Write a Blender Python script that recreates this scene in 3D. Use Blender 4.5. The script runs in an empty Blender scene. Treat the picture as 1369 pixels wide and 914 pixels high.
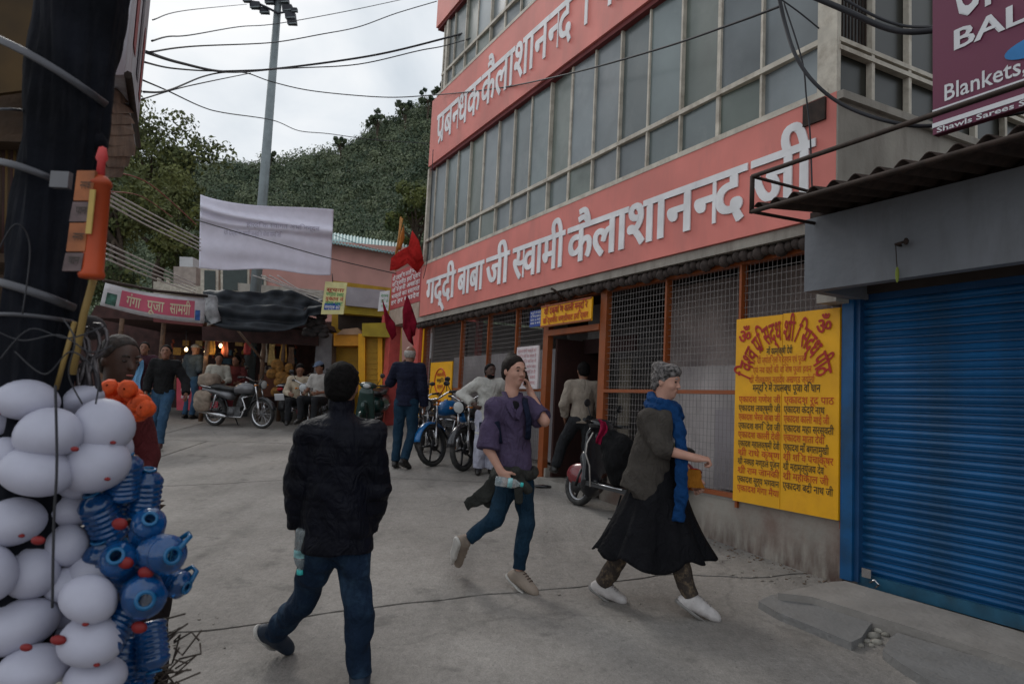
import bpy, bmesh, math, random
import numpy as np
from mathutils import Vector, Matrix
random.seed(7); RNG = np.random.default_rng(11)
SC = bpy.context.scene; COL = SC.collection
PI = math.pi

# ------------------------------------------------------------------ camera, world, sun, exposure
PITCH = math.atan(83/950); ROLL = math.atan(.05); FPX = 950.0
CAM = Vector((0, 0, 1.75))
FW = Vector((0, math.cos(PITCH), math.sin(PITCH)))
_u = Vector((0, -math.sin(PITCH), math.cos(PITCH))); _r = Vector((1, 0, 0))
UP = _u*math.cos(ROLL) - _r*math.sin(ROLL); RT = _r*math.cos(ROLL) + _u*math.sin(ROLL)
cd = bpy.data.cameras.new('camera'); co = bpy.data.objects.new('camera', cd); COL.objects.link(co)
cd.sensor_width = 36; cd.lens = 36*FPX/1369; cd.clip_end = 2000; cd.clip_start = .05
M3 = Matrix((RT, UP, -FW)).transposed(); co.matrix_world = Matrix.Translation(CAM) @ M3.to_4x4()
cd.dof.use_dof = True; cd.dof.focus_distance = 6.0; cd.dof.aperture_fstop = 4.0
SC.camera = co
SC.view_settings.view_transform = 'Standard'; SC.view_settings.look = 'None'
SC.view_settings.exposure = 0.0; SC.view_settings.gamma = 1

SUN_EL, SUN_AZ = math.radians(38), math.radians(-35)
w = bpy.data.worlds.new('World'); SC.world = w; w.use_nodes = True
nt = w.node_tree; nd = nt.nodes; lk = nt.links; nd.clear()
wo = nd.new('ShaderNodeOutputWorld'); bg = nd.new('ShaderNodeBackground'); bg.inputs[1].default_value = .1
sky = nd.new('ShaderNodeTexSky'); sky.sky_type = 'NISHITA'; sky.sun_disc = False
sky.sun_elevation = SUN_EL; sky.sun_rotation = SUN_AZ; sky.air_density = 1.2; sky.dust_density = 2
tc = nd.new('ShaderNodeTexCoord'); mp = nd.new('ShaderNodeMapping'); mp.inputs['Scale'].default_value = (1, 1, 2.2)
nz = nd.new('ShaderNodeTexNoise'); nz.inputs['Scale'].default_value = 2.6; nz.inputs['Detail'].default_value = 7
nz.inputs['Roughness'].default_value = .5; nz.inputs['Distortion'].default_value = .5
cr = nd.new('ShaderNodeValToRGB'); e = cr.color_ramp.elements
e[0].position = .32; e[0].color = (.60, .67, .74, 1); e[1].position = .68; e[1].color = (1.02, 1.03, 1.04, 1)
x_ = e.new(.5); x_.color = (.80, .85, .90, 1)
sc_ = nd.new('ShaderNodeVectorMath'); sc_.operation = 'SCALE'; sc_.inputs['Scale'].default_value = 10.0
mx = nd.new('ShaderNodeMixRGB'); mx.inputs[0].default_value = .95
lk.new(tc.outputs['Generated'], mp.inputs[0]); lk.new(mp.outputs[0], nz.inputs['Vector']); lk.new(nz.outputs[0], cr.inputs[0])
lk.new(cr.outputs[0], sc_.inputs[0]); lk.new(sky.outputs[0], mx.inputs[1]); lk.new(sc_.outputs[0], mx.inputs[2])
lk.new(mx.outputs[0], bg.inputs[0]); lk.new(bg.outputs[0], wo.inputs[0])
sd = bpy.data.lights.new('sun', 'SUN'); sd.energy = .9; sd.angle = math.radians(14); sd.color = (1, .96, .9)
so = bpy.data.objects.new('sun', sd); COL.objects.link(so)
so.rotation_euler = (PI/2 - SUN_EL, 0, -SUN_AZ + PI)

# ------------------------------------------------------------------ surveying helpers (photo pixel 1369x914 -> real place)
GA, GB = .047, .09
def G(x, y): return GA*x + GB*min(y, 45.0)
def ray(px, py): return RT*(px-684.5) - UP*(py-457) + FW*FPX
def at(px, py, Y): d = ray(px, py); return CAM + d*(Y/d.y)
def gnd(px, py, h=0.0):
    d = ray(px, py); g = Vector((-GA, -GB, 1)); return CAM + d*((h-CAM.z)/g.dot(d))
P0 = gnd(1125, 781); D = ray(187, 515); D.z = 0; D.normalize(); N = Vector((D.y*-1, D.x, 0)); ZZ = Vector((0, 0, 1))
P0z = Vector((P0.x, P0.y, 0))
def FP(t, z, o=0.0): return P0z + D*t + N*o + ZZ*z
def fac(px, py, o=0.0):
    d = ray(px, py); q = P0z + N*o; s = (q-CAM).dot(N)/d.dot(N); p = CAM + d*s
    return (p-P0z).dot(D), p.z
def hz(c): # srgb 0-255 -> linear rgba
    return tuple(((v/255)/12.92 if v/255 <= .04045 else ((v/255+.055)/1.055)**2.4) for v in c) + (1,)

# ------------------------------------------------------------------ materials
MATS = {}
def mat(name, col, rough=.7, metal=0, var=.12, vs=6, bump=0, bs=30, dirt=None, dfac=.5, ds=2.5, trans=0, alpha=1, emit=0, spec=.4, streak=0, coat=0, sheen=0, fold=0, orand=0):
    if name in MATS: return MATS[name]
    m = bpy.data.materials.new(name); m.use_nodes = True; t = m.node_tree; b = t.nodes['Principled BSDF']
    c = col if len(col) == 4 else tuple(col)+(1,)
    b.inputs['Roughness'].default_value = rough; b.inputs['Metallic'].default_value = metal
    b.inputs['Specular IOR Level'].default_value = spec
    if coat: b.inputs['Coat Weight'].default_value = coat
    if sheen: b.inputs['Sheen Weight'].default_value = sheen
    if trans: b.inputs['Transmission Weight'].default_value = trans
    b.inputs['Alpha'].default_value = alpha
    tc = t.nodes.new('ShaderNodeTexCoord')
    n1 = t.nodes.new('ShaderNodeTexNoise'); n1.inputs['Scale'].default_value = vs; n1.inputs['Detail'].default_value = 6
    t.links.new(tc.outputs['Object'], n1.inputs['Vector'])
    r1 = t.nodes.new('ShaderNodeMapRange'); r1.inputs[1].default_value = .3; r1.inputs[2].default_value = .7
    r1.inputs[3].default_value = 1-var*1.6; r1.inputs[4].default_value = 1+var
    t.links.new(n1.outputs[0], r1.inputs[0])
    mu = t.nodes.new('ShaderNodeVectorMath'); mu.operation = 'SCALE'; mu.inputs[0].default_value = c[:3]
    t.links.new(r1.outputs[0], mu.inputs['Scale']); out = mu.outputs[0]
    if dirt:
        n2 = t.nodes.new('ShaderNodeTexNoise'); n2.inputs['Scale'].default_value = ds; n2.inputs['Detail'].default_value = 9; n2.inputs['Roughness'].default_value = .65
        if streak:
            mp = t.nodes.new('ShaderNodeMapping'); mp.inputs['Scale'].default_value = (streak, streak, .5)
            t.links.new(tc.outputs['Object'], mp.inputs[0]); t.links.new(mp.outputs[0], n2.inputs['Vector'])
        else: t.links.new(tc.outputs['Object'], n2.inputs['Vector'])
        r2 = t.nodes.new('ShaderNodeMapRange'); r2.inputs[1].default_value = .48; r2.inputs[2].default_value = .68; r2.inputs[4].default_value = dfac
        t.links.new(n2.outputs[0], r2.inputs[0])
        mxx = t.nodes.new('ShaderNodeMixRGB'); mxx.inputs[2].default_value = tuple(dirt[:3])+(1,)
        t.links.new(r2.outputs[0], mxx.inputs[0]); t.links.new(out, mxx.inputs[1]); out = mxx.outputs[0]
    if orand:
        oi = t.nodes.new('ShaderNodeObjectInfo'); ro = t.nodes.new('ShaderNodeMapRange'); ro.inputs[3].default_value = 1-orand; ro.inputs[4].default_value = 1+orand
        vv = t.nodes.new('ShaderNodeVectorMath'); vv.operation = 'SCALE'; t.links.new(oi.outputs['Random'], ro.inputs[0]); t.links.new(out, vv.inputs[0]); t.links.new(ro.outputs[0], vv.inputs['Scale']); out = vv.outputs[0]
    t.links.new(out, b.inputs['Base Color'])
    if emit: b.inputs['Emission Color'].default_value = c; b.inputs['Emission Strength'].default_value = emit
    if bump:
        n3 = t.nodes.new('ShaderNodeTexNoise'); n3.inputs['Scale'].default_value = bs; n3.inputs['Detail'].default_value = 6
        t.links.new(tc.outputs['Object'], n3.inputs['Vector'])
        bp = t.nodes.new('ShaderNodeBump'); bp.inputs['Strength'].default_value = bump; bp.inputs['Distance'].default_value = .02
        t.links.new(n3.outputs[0], bp.inputs['Height']); t.links.new(bp.outputs[0], b.inputs['Normal'])
        if fold:
            n4 = t.nodes.new('ShaderNodeTexNoise'); n4.inputs['Scale'].default_value = 11; n4.inputs['Detail'].default_value = 3; n4.inputs['Distortion'].default_value = 1.6
            m4 = t.nodes.new('ShaderNodeMapping'); m4.inputs['Scale'].default_value = (1.2, 1.2, .7); m4.inputs['Rotation'].default_value = (.3, .5, 0)
            b4 = t.nodes.new('ShaderNodeBump'); b4.inputs['Strength'].default_value = fold; b4.inputs['Distance'].default_value = .05
            t.links.new(tc.outputs['Object'], m4.inputs[0]); t.links.new(m4.outputs[0], n4.inputs['Vector']); t.links.new(n4.outputs[0], b4.inputs['Height']); t.links.new(b4.outputs[0], bp.inputs['Normal'])
    MATS[name] = m; return m

def cl(name, col, **k): d = dict(rough=.85, var=.15, vs=7, bump=.25, bs=90, sheen=0, spec=.12, fold=.55); d.update(k); return mat(name, col, **d)
BANNER = mat('salmon_paint', (.70, .205, .17), .6, var=.10, vs=1.3, bump=.1, bs=8, dirt=(.50, .17, .145), dfac=.55, ds=1.6, streak=1.6)
WLET = mat('white_letter', (.80, .79, .80), .6, var=.1, vs=4)
MULL = mat('cream_paint', (.55, .50, .42), .6, var=.12, vs=8, dirt=(.25, .2, .15), dfac=.6, ds=6)
ORNG = mat('orange_paint', (.27, .065, .014), .5, var=.1, dirt=(.25, .09, .04), dfac=.5, ds=8)
YELL = mat('yellow_paint', (.82, .40, .004), .55, var=.09, vs=2.5, bump=.25, bs=5, dirt=(.58, .24, .01), dfac=.4, ds=3)
CONC = mat('concrete', (.27, .25, .225), .9, var=.15, vs=3, bump=.5, bs=25, dirt=(.12, .1, .09), dfac=.5, ds=2.5)
WASH = mat('plinth_render', (.34, .31, .27), .9, var=.12, vs=3, bump=.3, bs=20, dirt=(.13, .055, .04), dfac=.65, ds=1.5)
ROAD = mat('road_concrete', (.262, .242, .222), .85, var=.14, vs=1.2, bump=.45, bs=45, dirt=(.15, .135, .12), dfac=.6, ds=.55)
def road_mat():
    m = ROAD; t = m.node_tree; b = t.nodes['Principled BSDF']; N_ = t.nodes; L_ = t.links
    src = b.inputs['Base Color'].links[0].from_socket; tc = [n for n in N_ if n.type == 'TEX_COORD'][0]
    def mul(prev, tex, lo, hi, a, c):
        r = N_.new('ShaderNodeMapRange'); r.inputs[1].default_value = lo; r.inputs[2].default_value = hi; r.inputs[3].default_value = a; r.inputs[4].default_value = c
        L_.new(tex, r.inputs[0]); v = N_.new('ShaderNodeVectorMath'); v.operation = 'SCALE'; L_.new(prev, v.inputs[0]); L_.new(r.outputs[0], v.inputs['Scale']); return v.outputs[0]
    def noise(sc, de=4, ro=.6, mp=None):
        n = N_.new('ShaderNodeTexNoise'); n.inputs['Scale'].default_value = sc; n.inputs['Detail'].default_value = de; n.inputs['Roughness'].default_value = ro
        if mp: q = N_.new('ShaderNodeMapping'); q.inputs['Scale'].default_value = mp; L_.new(tc.outputs['Object'], q.inputs[0]); L_.new(q.outputs[0], n.inputs['Vector'])
        else: L_.new(tc.outputs['Object'], n.inputs['Vector'])
        return n.outputs[0]
    src = mul(src, noise(150, 3, .8), .3, .7, .74, 1.26)          # grit
    src = mul(src, noise(18, 6, .75), .35, .65, .84, 1.12)        # mottling
    src = mul(src, noise(3.2, 5, .6), .60, .68, 1, .72)           # damp spots
    src = mul(src, noise(1.1, 5, .55, (3.0, .45, 1)), .52, .7, 1, .8)   # tyre polish along the street
    vo = N_.new('ShaderNodeTexVoronoi'); vo.feature = 'DISTANCE_TO_EDGE'; vo.inputs['Scale'].default_value = .38
    nv = N_.new('ShaderNodeTexNoise'); nv.inputs['Scale'].default_value = 2.5; nv.inputs['Detail'].default_value = 6; ad = N_.new('ShaderNodeVectorMath'); ad.operation = 'MULTIPLY_ADD'; ad.inputs[1].default_value = (.5, .5, .5)
    L_.new(tc.outputs['Object'], nv.inputs['Vector']); L_.new(nv.outputs['Color'], ad.inputs[0]); L_.new(tc.outputs['Object'], ad.inputs[2]); L_.new(ad.outputs[0], vo.inputs['Vector'])
    src = mul(src, vo.outputs['Distance'], .002, .009, .86, 1)     # hairline cracks
    for (px, lo) in ((60, .72),):
        src = mul(src, noise(42, 2, .5), .70, .74, 1, .55)        # gum and oil spots
    L_.new(src, b.inputs['Base Color'])
road_mat()
DARKG = mat('dark_gap', (.05, .045, .04), .95)
BLUE = mat('blue_shutter_paint', (.003, .085, .235), .42, orand=.16, var=.25, vs=3, bump=.25, bs=7, dirt=(.016, .045, .07), dfac=.8, ds=2.0, spec=.4)
GREYW = mat('pale_grey_wall', (.175, .185, .205), .8, var=.12, vs=1.2, bump=.35, bs=9, dirt=(.10, .10, .105), dfac=.6, ds=1.3, streak=2.5)
STEEL = mat('steel_wire', (.27, .245, .235), .5, .3, var=.1)
RUST = mat('rusty_iron', (.035, .021, .016), .8, .2, var=.3, vs=20)
BLACK = mat('black_rubber', (.018, .018, .02), .6, var=.1)
BLKP = mat('black_gloss', (.015, .015, .018), .25, var=.05, coat=.4)
CHROME = mat('chrome', (.55, .55, .57), .22, 1, var=.05)
ALLOY = mat('alloy', (.3, .3, .31), .4, .8, var=.1)
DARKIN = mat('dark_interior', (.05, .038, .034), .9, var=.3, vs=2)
ROOMW = mat('grey_room_wall', (.36, .33, .32), .9, var=.2, vs=1.2, dirt=(.1, .09, .09), dfac=.6, ds=1.5)
WOOD = mat('brown_wood', (.11, .06, .035), .75, var=.3, vs=12, bump=.3)
CABLE = mat('black_cable', (.02, .02, .025), .6)
WHITEP = mat('white_plastic', (.66, .66, .68), .45, var=.05)
RED = mat('red_paint', (.5, .045, .045), .5, var=.1)
BLACKL = mat('black_letter', (.03, .022, .015), .6)
REDL = mat('dark_red_letter', (.40, .02, .015), .6)
ORAL = mat('faded_red_letter', (.50, .06, .012), .6)

# ------------------------------------------------------------------ mesh helpers
def tag(o, label=None, cat=None, group=None, kind=None):
    if label: o['label'] = label
    if cat: o['category'] = cat
    if group: o['group'] = group
    if kind: o['kind'] = kind
    return o
def empty(name, loc, label, cat, group=None, rz=0):
    o = bpy.data.objects.new(name, None); COL.objects.link(o); o.location = loc; o.rotation_euler = (0, 0, rz)
    o.empty_display_size = .1
    return tag(o, label, cat, group)
def V(*a): return Vector(a)
class MB:
    def __init__(s): s.v = []; s.f = []; s.sm = []
    def add(s, vs, fs, sm=False):
        k = len(s.v); s.v += [tuple(q) for q in vs]; s.f += [tuple(i+k for i in q) for q in fs]; s.sm += [sm]*len(fs); return s
    def hexa(s, o, a, b, c):      # box from corner o with edges a,b,c
        o, a, b, c = Vector(o), Vector(a), Vector(b), Vector(c)
        P = [o, o+a, o+a+b, o+b, o+c, o+a+c, o+a+b+c, o+b+c]
        F = [(0, 3, 2, 1), (4, 5, 6, 7), (0, 1, 5, 4), (1, 2, 6, 5), (2, 3, 7, 6), (3, 0, 4, 7)]
        if a.cross(b).dot(c) < 0: F = [q[::-1] for q in F]
        return s.add(P, F)
    def box(s, c, sz): x, y, z = sz; return s.hexa((c[0]-x/2, c[1]-y/2, c[2]-z/2), (x, 0, 0), (0, y, 0), (0, 0, z))
    def fbox(s, t0, t1, z0, z1, o0, o1): return s.hexa(FP(t0, z0, o0), D*(t1-t0), ZZ*(z1-z0), N*(o1-o0))
    def tube(s, pts, r, n=8, cap=True, sm=True, flat=None):
        pts = [Vector(p) for p in pts]; m = len(pts); rs = r if isinstance(r, (list, tuple)) else [r]*m
        vs = []; prev = None
        for i, p in enumerate(pts):
            d = (pts[min(i+1, m-1)] - pts[max(i-1, 0)]); d = d.normalized() if d.length > 1e-9 else Vector((0, 0, 1))
            if prev is None: a = d.orthogonal().normalized() if flat is None else (Vector(flat)-d*d.dot(Vector(flat))).normalized()
            else: a = (prev - d*prev.dot(d)); a = a.normalized() if a.length > 1e-6 else d.orthogonal().normalized()
            prev = a; b = d.cross(a)
            for k in range(n):
                w_ = 2*PI*k/n; rr = rs[i]; ra, rb = rr if isinstance(rr, tuple) else (rr, rr)
                vs.append(p + a*(ra*math.cos(w_)) + b*(rb*math.sin(w_)))
        fs = [(i*n+k, i*n+(k+1) % n, (i+1)*n+(k+1) % n, (i+1)*n+k) for i in range(m-1) for k in range(n)]
        k0 = len(s.v); s.add(vs, fs, sm)
        if cap: s.f += [tuple(k0+k for k in range(n))[::-1], tuple(k0+(m-1)*n+k for k in range(n))]; s.sm += [False, False]
        return s
    def lathe(s, prof, c, ax=(0, 0, 1), n=16, sm=True):
        ax = Vector(ax).normalized(); a = ax.orthogonal().normalized(); b = ax.cross(a); c = Vector(c)
        vs = [c + ax*z + (a*math.cos(2*PI*k/n) + b*math.sin(2*PI*k/n))*r for r, z in prof for k in range(n)]
        m = len(prof); fs = [(i*n+k, i*n+(k+1) % n, (i+1)*n+(k+1) % n, (i+1)*n+k) for i in range(m-1) for k in range(n)]
        return s.add(vs, fs, sm)
    def ell(s, c, r, n=12, m=8, R=None):
        c = Vector(c); vs = []
        for i in range(m+1):
            p = PI*i/m
            for k in range(n):
                q = Vector((r[0]*math.sin(p)*math.cos(2*PI*k/n), r[1]*math.sin(p)*math.sin(2*PI*k/n), -r[2]*math.cos(p)))
                vs.append(c + (R @ q if R else q))
        return s.add(vs, [(i*n+k, i*n+(k+1) % n, (i+1)*n+(k+1) % n, (i+1)*n+k) for i in range(m) for k in range(n)], True)
    def prism(s, poly, vec):
        vec = Vector(vec); n = len(poly); P = [Vector(p) for p in poly]
        return s.add(P + [p+vec for p in P], [tuple(range(n))[::-1], tuple(range(n, 2*n))] + [(i, (i+1) % n, n+(i+1) % n, n+i) for i in range(n)])
    def grid(s, fn, nu, nv, sm=True, thick=0):
        vs = [Vector(fn(i/nu, j/nv)) for j in range(nv+1) for i in range(nu+1)]
        fs = [(j*(nu+1)+i, j*(nu+1)+i+1, (j+1)*(nu+1)+i+1, (j+1)*(nu+1)+i) for j in range(nv) for i in range(nu)]
        return s.add(vs, fs, sm)
    def build(s, name, m, parent=None, loc=None, solid=0):
        me = bpy.data.meshes.new(name)
        off = Vector(loc) if loc is not None else (Vector(parent.get('_o', parent.location)) if parent is not None and not parent.get('_local') else Vector((0, 0, 0)))
        me.from_pydata([(a-off.x, b-off.y, c-off.z) for a, b, c in s.v], [], s.f)
        me.polygons.foreach_set('use_smooth', s.sm); me.materials.append(m); me.update()
        o = bpy.data.objects.new(name, me); COL.objects.link(o)
        if parent is not None: o.parent = parent; o['_o'] = tuple(off) ; o['_local'] = parent.get('_local', 0)
        elif loc is not None: o.location = loc; o['_o'] = tuple(off)
        if solid:
            md = o.modifiers.new('s', 'SOLIDIFY'); md.thickness = solid; md.offset = 0
        return o
# note: a child's vertices are written relative to its thing's base, so sub-parts of it share that frame
def sub(o): return o
def copy_tree(o, parent=None):
    c = o.copy(); COL.objects.link(c)
    if parent is not None: c.parent = parent
    for ch in list(o.children): copy_tree(ch, c)
    return c
def thing(mb, name, m, label, cat, group=None, solid=0, kind=None):
    if mb.v: c = Vector(np.mean(np.array(mb.v), axis=0)); c.z = min(q[2] for q in mb.v)
    else: c = Vector((0, 0, 0))
    o = mb.build(name, m, None, loc=c, solid=solid); return tag(o, label, cat, group, kind)

# ------------------------------------------------------------------ lettering
GL = {}
def glyph(ch, bold=0.0):
    key = (ch, bold)
    if key in GL: return GL[key]
    def mk(s):
        c = bpy.data.curves.new('g', 'FONT'); c.body = s; c.size = 1; c.resolution_u = 2; c.offset = bold; c.fill_mode = 'FRONT'
        o = bpy.data.objects.new('g', c); COL.objects.link(o); bpy.context.view_layer.update()
        me = bpy.data.meshes.new_from_object(o.evaluated_get(bpy.context.evaluated_depsgraph_get()))
        r = ([(v.co.x, v.co.y) for v in me.vertices], [tuple(p.vertices) for p in me.polygons])
        bpy.data.objects.remove(o); bpy.data.meshes.remove(me); bpy.data.curves.remove(c); return r
    a = mk(ch); b = mk(ch+'l'); l = mk('l')
    adv = (max(x for x, y in b[0]) - max(x for x, y in l[0])) if b[0] else .25
    if not a[0]: adv = .26 if ch == ' ' else 0
    GL[key] = (a[0], a[1], adv); return GL[key]
def clipx(vs, fs, xm):
    bm = bmesh.new(); bv = [bm.verts.new((x, y, 0)) for x, y in vs]
    for f in fs:
        try: bm.faces.new([bv[i] for i in f])
        except Exception: pass
    bmesh.ops.bisect_plane(bm, geom=bm.verts[:]+bm.edges[:]+bm.faces[:], plane_co=(xm, 0, 0), plane_no=(1, 0, 0), clear_outer=True)
    bm.verts.index_update(); r = ([(v.co.x, v.co.y) for v in bm.verts], [tuple(v.index for v in f.verts) for f in bm.faces]); bm.free(); return r
MARKS = set('ाीिुूेैोौं्ँः')
def layout(s, bold=0.0):
    extra = bold > .012; bold = min(bold, .012)
    """list of (verts, faces) per letter cluster, width.  x~ = half form, x^ = r-stroke below"""
    out = []; x = 0; i = 0; cur = None; nth = 0; joined = False
    while i < len(s):
        ch = s[i]; nx = s[i+1] if i+1 < len(s) else ''
        vs, fs, adv = glyph(ch, bold)
        if nx == '~' : xm = adv-.15; vs, fs = clipx(vs, fs, xm); adv = xm-.01; i += 1
        if nx == '^':
            k = len(vs); st = adv-.10
            vs = list(vs)+[(st, .24), (st, .15), (st-.27, -.02), (st-.31, .05)]; fs = list(fs)+[(k, k+3, k+2, k+1)]; i += 1
        if vs:
            nth += 1; vv = [(x+a, b, .0006*(nth % 4)) for a, b in vs]
            if cur is not None and (ch in MARKS or joined) and ch != 'ि': k = len(cur[0]); cur[0].extend(vv); cur[1].extend([tuple(q+k for q in f) for f in fs])
            else: cur = (vv, list(fs)); out.append(cur)
        joined = nx == '~' or ch == 'ि'
        if ch == ' ': cur = None; joined = False
        x += adv; i += 1
    if extra:
        for vv, ff in out:
            m = len(vv); vv += [(a+.034, b, c+.0023) for a, b, c in vv]; ff += [tuple(q+m for q in f) for f in list(ff)]
    return out, x
def letters(s, o, ax, az, nrm, width=None, height=1.0, depth=0, bold=0.0, per=False, warp=None):
    """lay a line from o along ax; returns list of MB (one per cluster if per)"""
    cl, W = layout(s, bold); sx = height if width is None else width/W; sz = height
    mbs = []; mb = MB(); o = Vector(o); ax = Vector(ax); az = Vector(az); nrm = Vector(nrm)
    flip = ax.cross(az).dot(nrm) < 0
    for vs, fs in cl:
        if per: mb = MB()
        P = [(o + ax*(x*sx) + az*(y*sz) + nrm*q) if warp is None else warp(x*sx, y*sz) + nrm*q for x, y, q in vs]
        FF = [f[::-1] if flip else f for f in fs]; m = len(P)
        if depth:
            ed = {}
            for f in FF:
                for a, b in zip(f, f[1:]+f[:1]): ed[(a, b)] = 1
            side = [(b, a, a+m, b+m) for (a, b) in ed if (b, a) not in ed]
            mb.add([p+nrm*depth for p in P]+P, FF+side)
        else: mb.add(P, FF)
        if per: mbs.append(mb)
    if not per: mbs = [mb]
    return mbs
# ================================================================== THE GROUND
def sheet(name, m, x0, x1, y0, y1, nx, ny, dz, fn=None):
    mb = MB(); mb.grid(lambda u, v: (x0+(x1-x0)*u, y0+(y1-y0)*v, G(x0+(x1-x0)*u, y0+(y1-y0)*v)+dz + (fn(x0+(x1-x0)*u, y0+(y1-y0)*v) if fn else 0)), nx, ny)
    return tag(mb.build(name, m), kind='structure')
EARTH = mat('dark_earth', (.10, .085, .07), .95, var=.3, vs=2, bump=.5)
sheet('ground', EARTH, -700, 700, -60, 900, 8, 384, -.055)
road = sheet('road', DARKG, -16, 14, -6, 26, 20, 20, -.03)
# concrete slabs between the cast joints (joint lines surveyed on the ground)
jl = []  # each joint: left point, right point, wobble
def gl(px, py): p = gnd(px, py); return (p.x, p.y)
J_ = [((-14, -5), (12, -5)), None]
rows = [[(-14, -5.5), (12, -5.5)], [gl(-400, 905), gl(215, 846), gl(330, 838), gl(520, 808), gl(700, 792), gl(905, 768), gl(1000, 772), gl(1500, 742)],
        [gl(-500, 662), gl(225, 650), gl(400, 641), gl(560, 640), gl(1000, 668), gl(1700, 700)],
        [gl(-500, 575), gl(215, 588), gl(400, 593), gl(640, 606), gl(900, 640), gl(1300, 660)],
        [gl(-500, 548), gl(215, 552), gl(520, 560), gl(800, 590), gl(1200, 620)], [(-15, 25), (12, 25)]]
rows = [[(float(a), float(b)) for a, b in r] for r in rows]
def yrow(r, x):
    for (a, b), (c, d) in zip(r, r[1:]):
        if a <= x <= c: return b+(d-b)*(x-a)/(c-a)
    return r[0][1] if x < r[0][0] else r[-1][1]
def slabpoly(lo, hi, x0, x1, gap=.014, first=False):
    pts = []; n = max(6, int((x1-x0)/.16)); wob = lambda x, s: .018*math.sin(x*5.1+s)+.011*math.sin(x*13.7+s*2)
    bot = [(x0+gap+(x1-x0-2*gap)*i/n, lo) for i in range(n+1)]; top = [(a, hi) for a, _ in bot]
    P = [(x, yrow(rows[l], x)+gap+wob(x, l*1.7)) for x, l in bot] + [(x, yrow(rows[l], x)-gap+wob(x, l*1.7)) for x, l in top][::-1]
    return P
for k in range(5):
    xs = {0: [-13, -1.9, 11], 1: [-13, -4.4, 11], 2: [-13, -5.1, 11], 3: [-14, -6.3, -.2, 11], 4: [-14, -3, 11]}[k]
    for a, b in zip(xs, xs[1:]):
        P = slabpoly(k, k+1, a, b); n = len(P)//2; mb = MB()
        top = [Vector((x, y, G(x, y)+.0+.004*((k+int(a)) % 2))) for x, y in P]
        lo_, hi_ = top[:n], top[n:][::-1]
        vs = [lo_[i].lerp(hi_[i], j/4) for j in range(5) for i in range(n)]
        for q in vs: q.z = G(q.x, q.y)+.004*((k+int(a)) % 2)
        mb.add(vs, [(j*n+i, j*n+i+1, (j+1)*n+i+1, (j+1)*n+i) for j in range(4) for i in range(n-1)])
        ring = [vs[i] for i in range(n)] + [vs[j*n+n-1] for j in range(1, 5)] + [vs[4*n+i] for i in range(n-2, -1, -1)] + [vs[j*n] for j in range(3, 0, -1)]
        r0 = len(mb.v); mb.add(ring+[p-Vector((0, 0, .05)) for p in ring], [(i, len(ring)+i, len(ring)+(i+1) % len(ring), (i+1) % len(ring)) for i in range(len(ring))])
        mb.build('slab', ROAD, road)

# raised apron and step in front of the blue shutter
def gz(px, py, h): p = gnd(px, py, h); return p
def prismg(name, pix, h, m, parent=None, label=None, cat=None, depth=.3):
    P = [gz(px, py, h) for px, py in pix]
    mb = MB(); mb.prism([p-Vector((0, 0, depth)) for p in P], (0, 0, depth)); return mb
STEP = mat('pale_step_stone', (.27, .25, .23), .85, var=.12, vs=4, bump=.4, bs=30, dirt=(.2, .18, .16), dfac=.5, ds=3)
APR = mat('apron_concrete', (.20, .195, .19), .85, var=.15, vs=2, bump=.5, bs=35, dirt=(.12, .11, .1), dfac=.5, ds=1.6)
ap = empty('shop_apron', gnd(1150, 850), 'raised grey concrete apron with a broken hole before the blue shutter', 'apron')
h = .05
edgeA = [(1014, 803), (1040, 818), (1090, 838), (1138, 858), (1152, 851), (1162, 836), (1172, 826), (1164, 812), (1050, 792), (1030, 795)]
prismg('slab', edgeA, h, APR).build('slab', APR, ap)
edgeB = [(1180, 868), (1205, 886), (1270, 925), (1420, 1010), (1520, 960), (1400, 905), (1200, 845), (1190, 852)]
prismg('slab', edgeB, h+.004, APR).build('slab', APR, ap)
st = prismg('step', [(1040, 792), (1112, 777), (1130, 776), (1450, 868), (1450, 912), (1369, 886), (1200, 832), (1085, 797)], .095, STEP, depth=.25)
o_ = thing(st, 'door_step', STEP, 'pale worn stone step running along the foot of the blue shutter', 'step')
gp = MB(); gp.tube([gnd(px, py, -.012) for px, py in ((1008, 802), (1030, 817), (1070, 834), (1120, 855), (1150, 868), (1190, 884), (1230, 908), (1300, 950))], [(.045, .016)]*8, 6, flat=(1, .3, 0)); thing(gp, 'drain_gap', mat('black_gap', (.02, .018, .016), .95), 'dark gap where the grey apron meets the road', 'gutter')  # dark strip laid along the joint of apron and road
rub = MB()
for px, py, r in ((1168, 850, .035), (1176, 843, .03), (1160, 857, .022), (1172, 858, .028), (1184, 848, .02), (1150, 862, .02), (1165, 862, .016)):
    p = gnd(px, py, .01); rub.ell(p, (r*1.3, r, r*.7), 7, 5)
thing(rub, 'rubble', mat('rubble', (.33, .31, .27), .95, var=.3, bump=.5), 'loose stones and litter lying in the broken hole of the apron', 'rubble', kind='stuff')
lit = MB()
for i in range(46):
    px, py = random.choice([(random.gauss(1015, 22), random.gauss(772, 7)), (random.gauss(1090, 50), random.gauss(776, 4)), (random.uniform(640, 1000), random.uniform(640, 880)), (random.uniform(230, 330), random.uniform(820, 890))])
    p = gnd(px, py, .008); r = random.uniform(.004, .012); lit.ell(p, (r*random.uniform(.8, 1.8), r, r*.5), 5, 4)
thing(lit, 'litter', mat('litter', (.32, .29, .25), .9, var=.4, vs=40), 'small stones and crumbs of litter scattered over the road', 'litter', kind='stuff')

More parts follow.
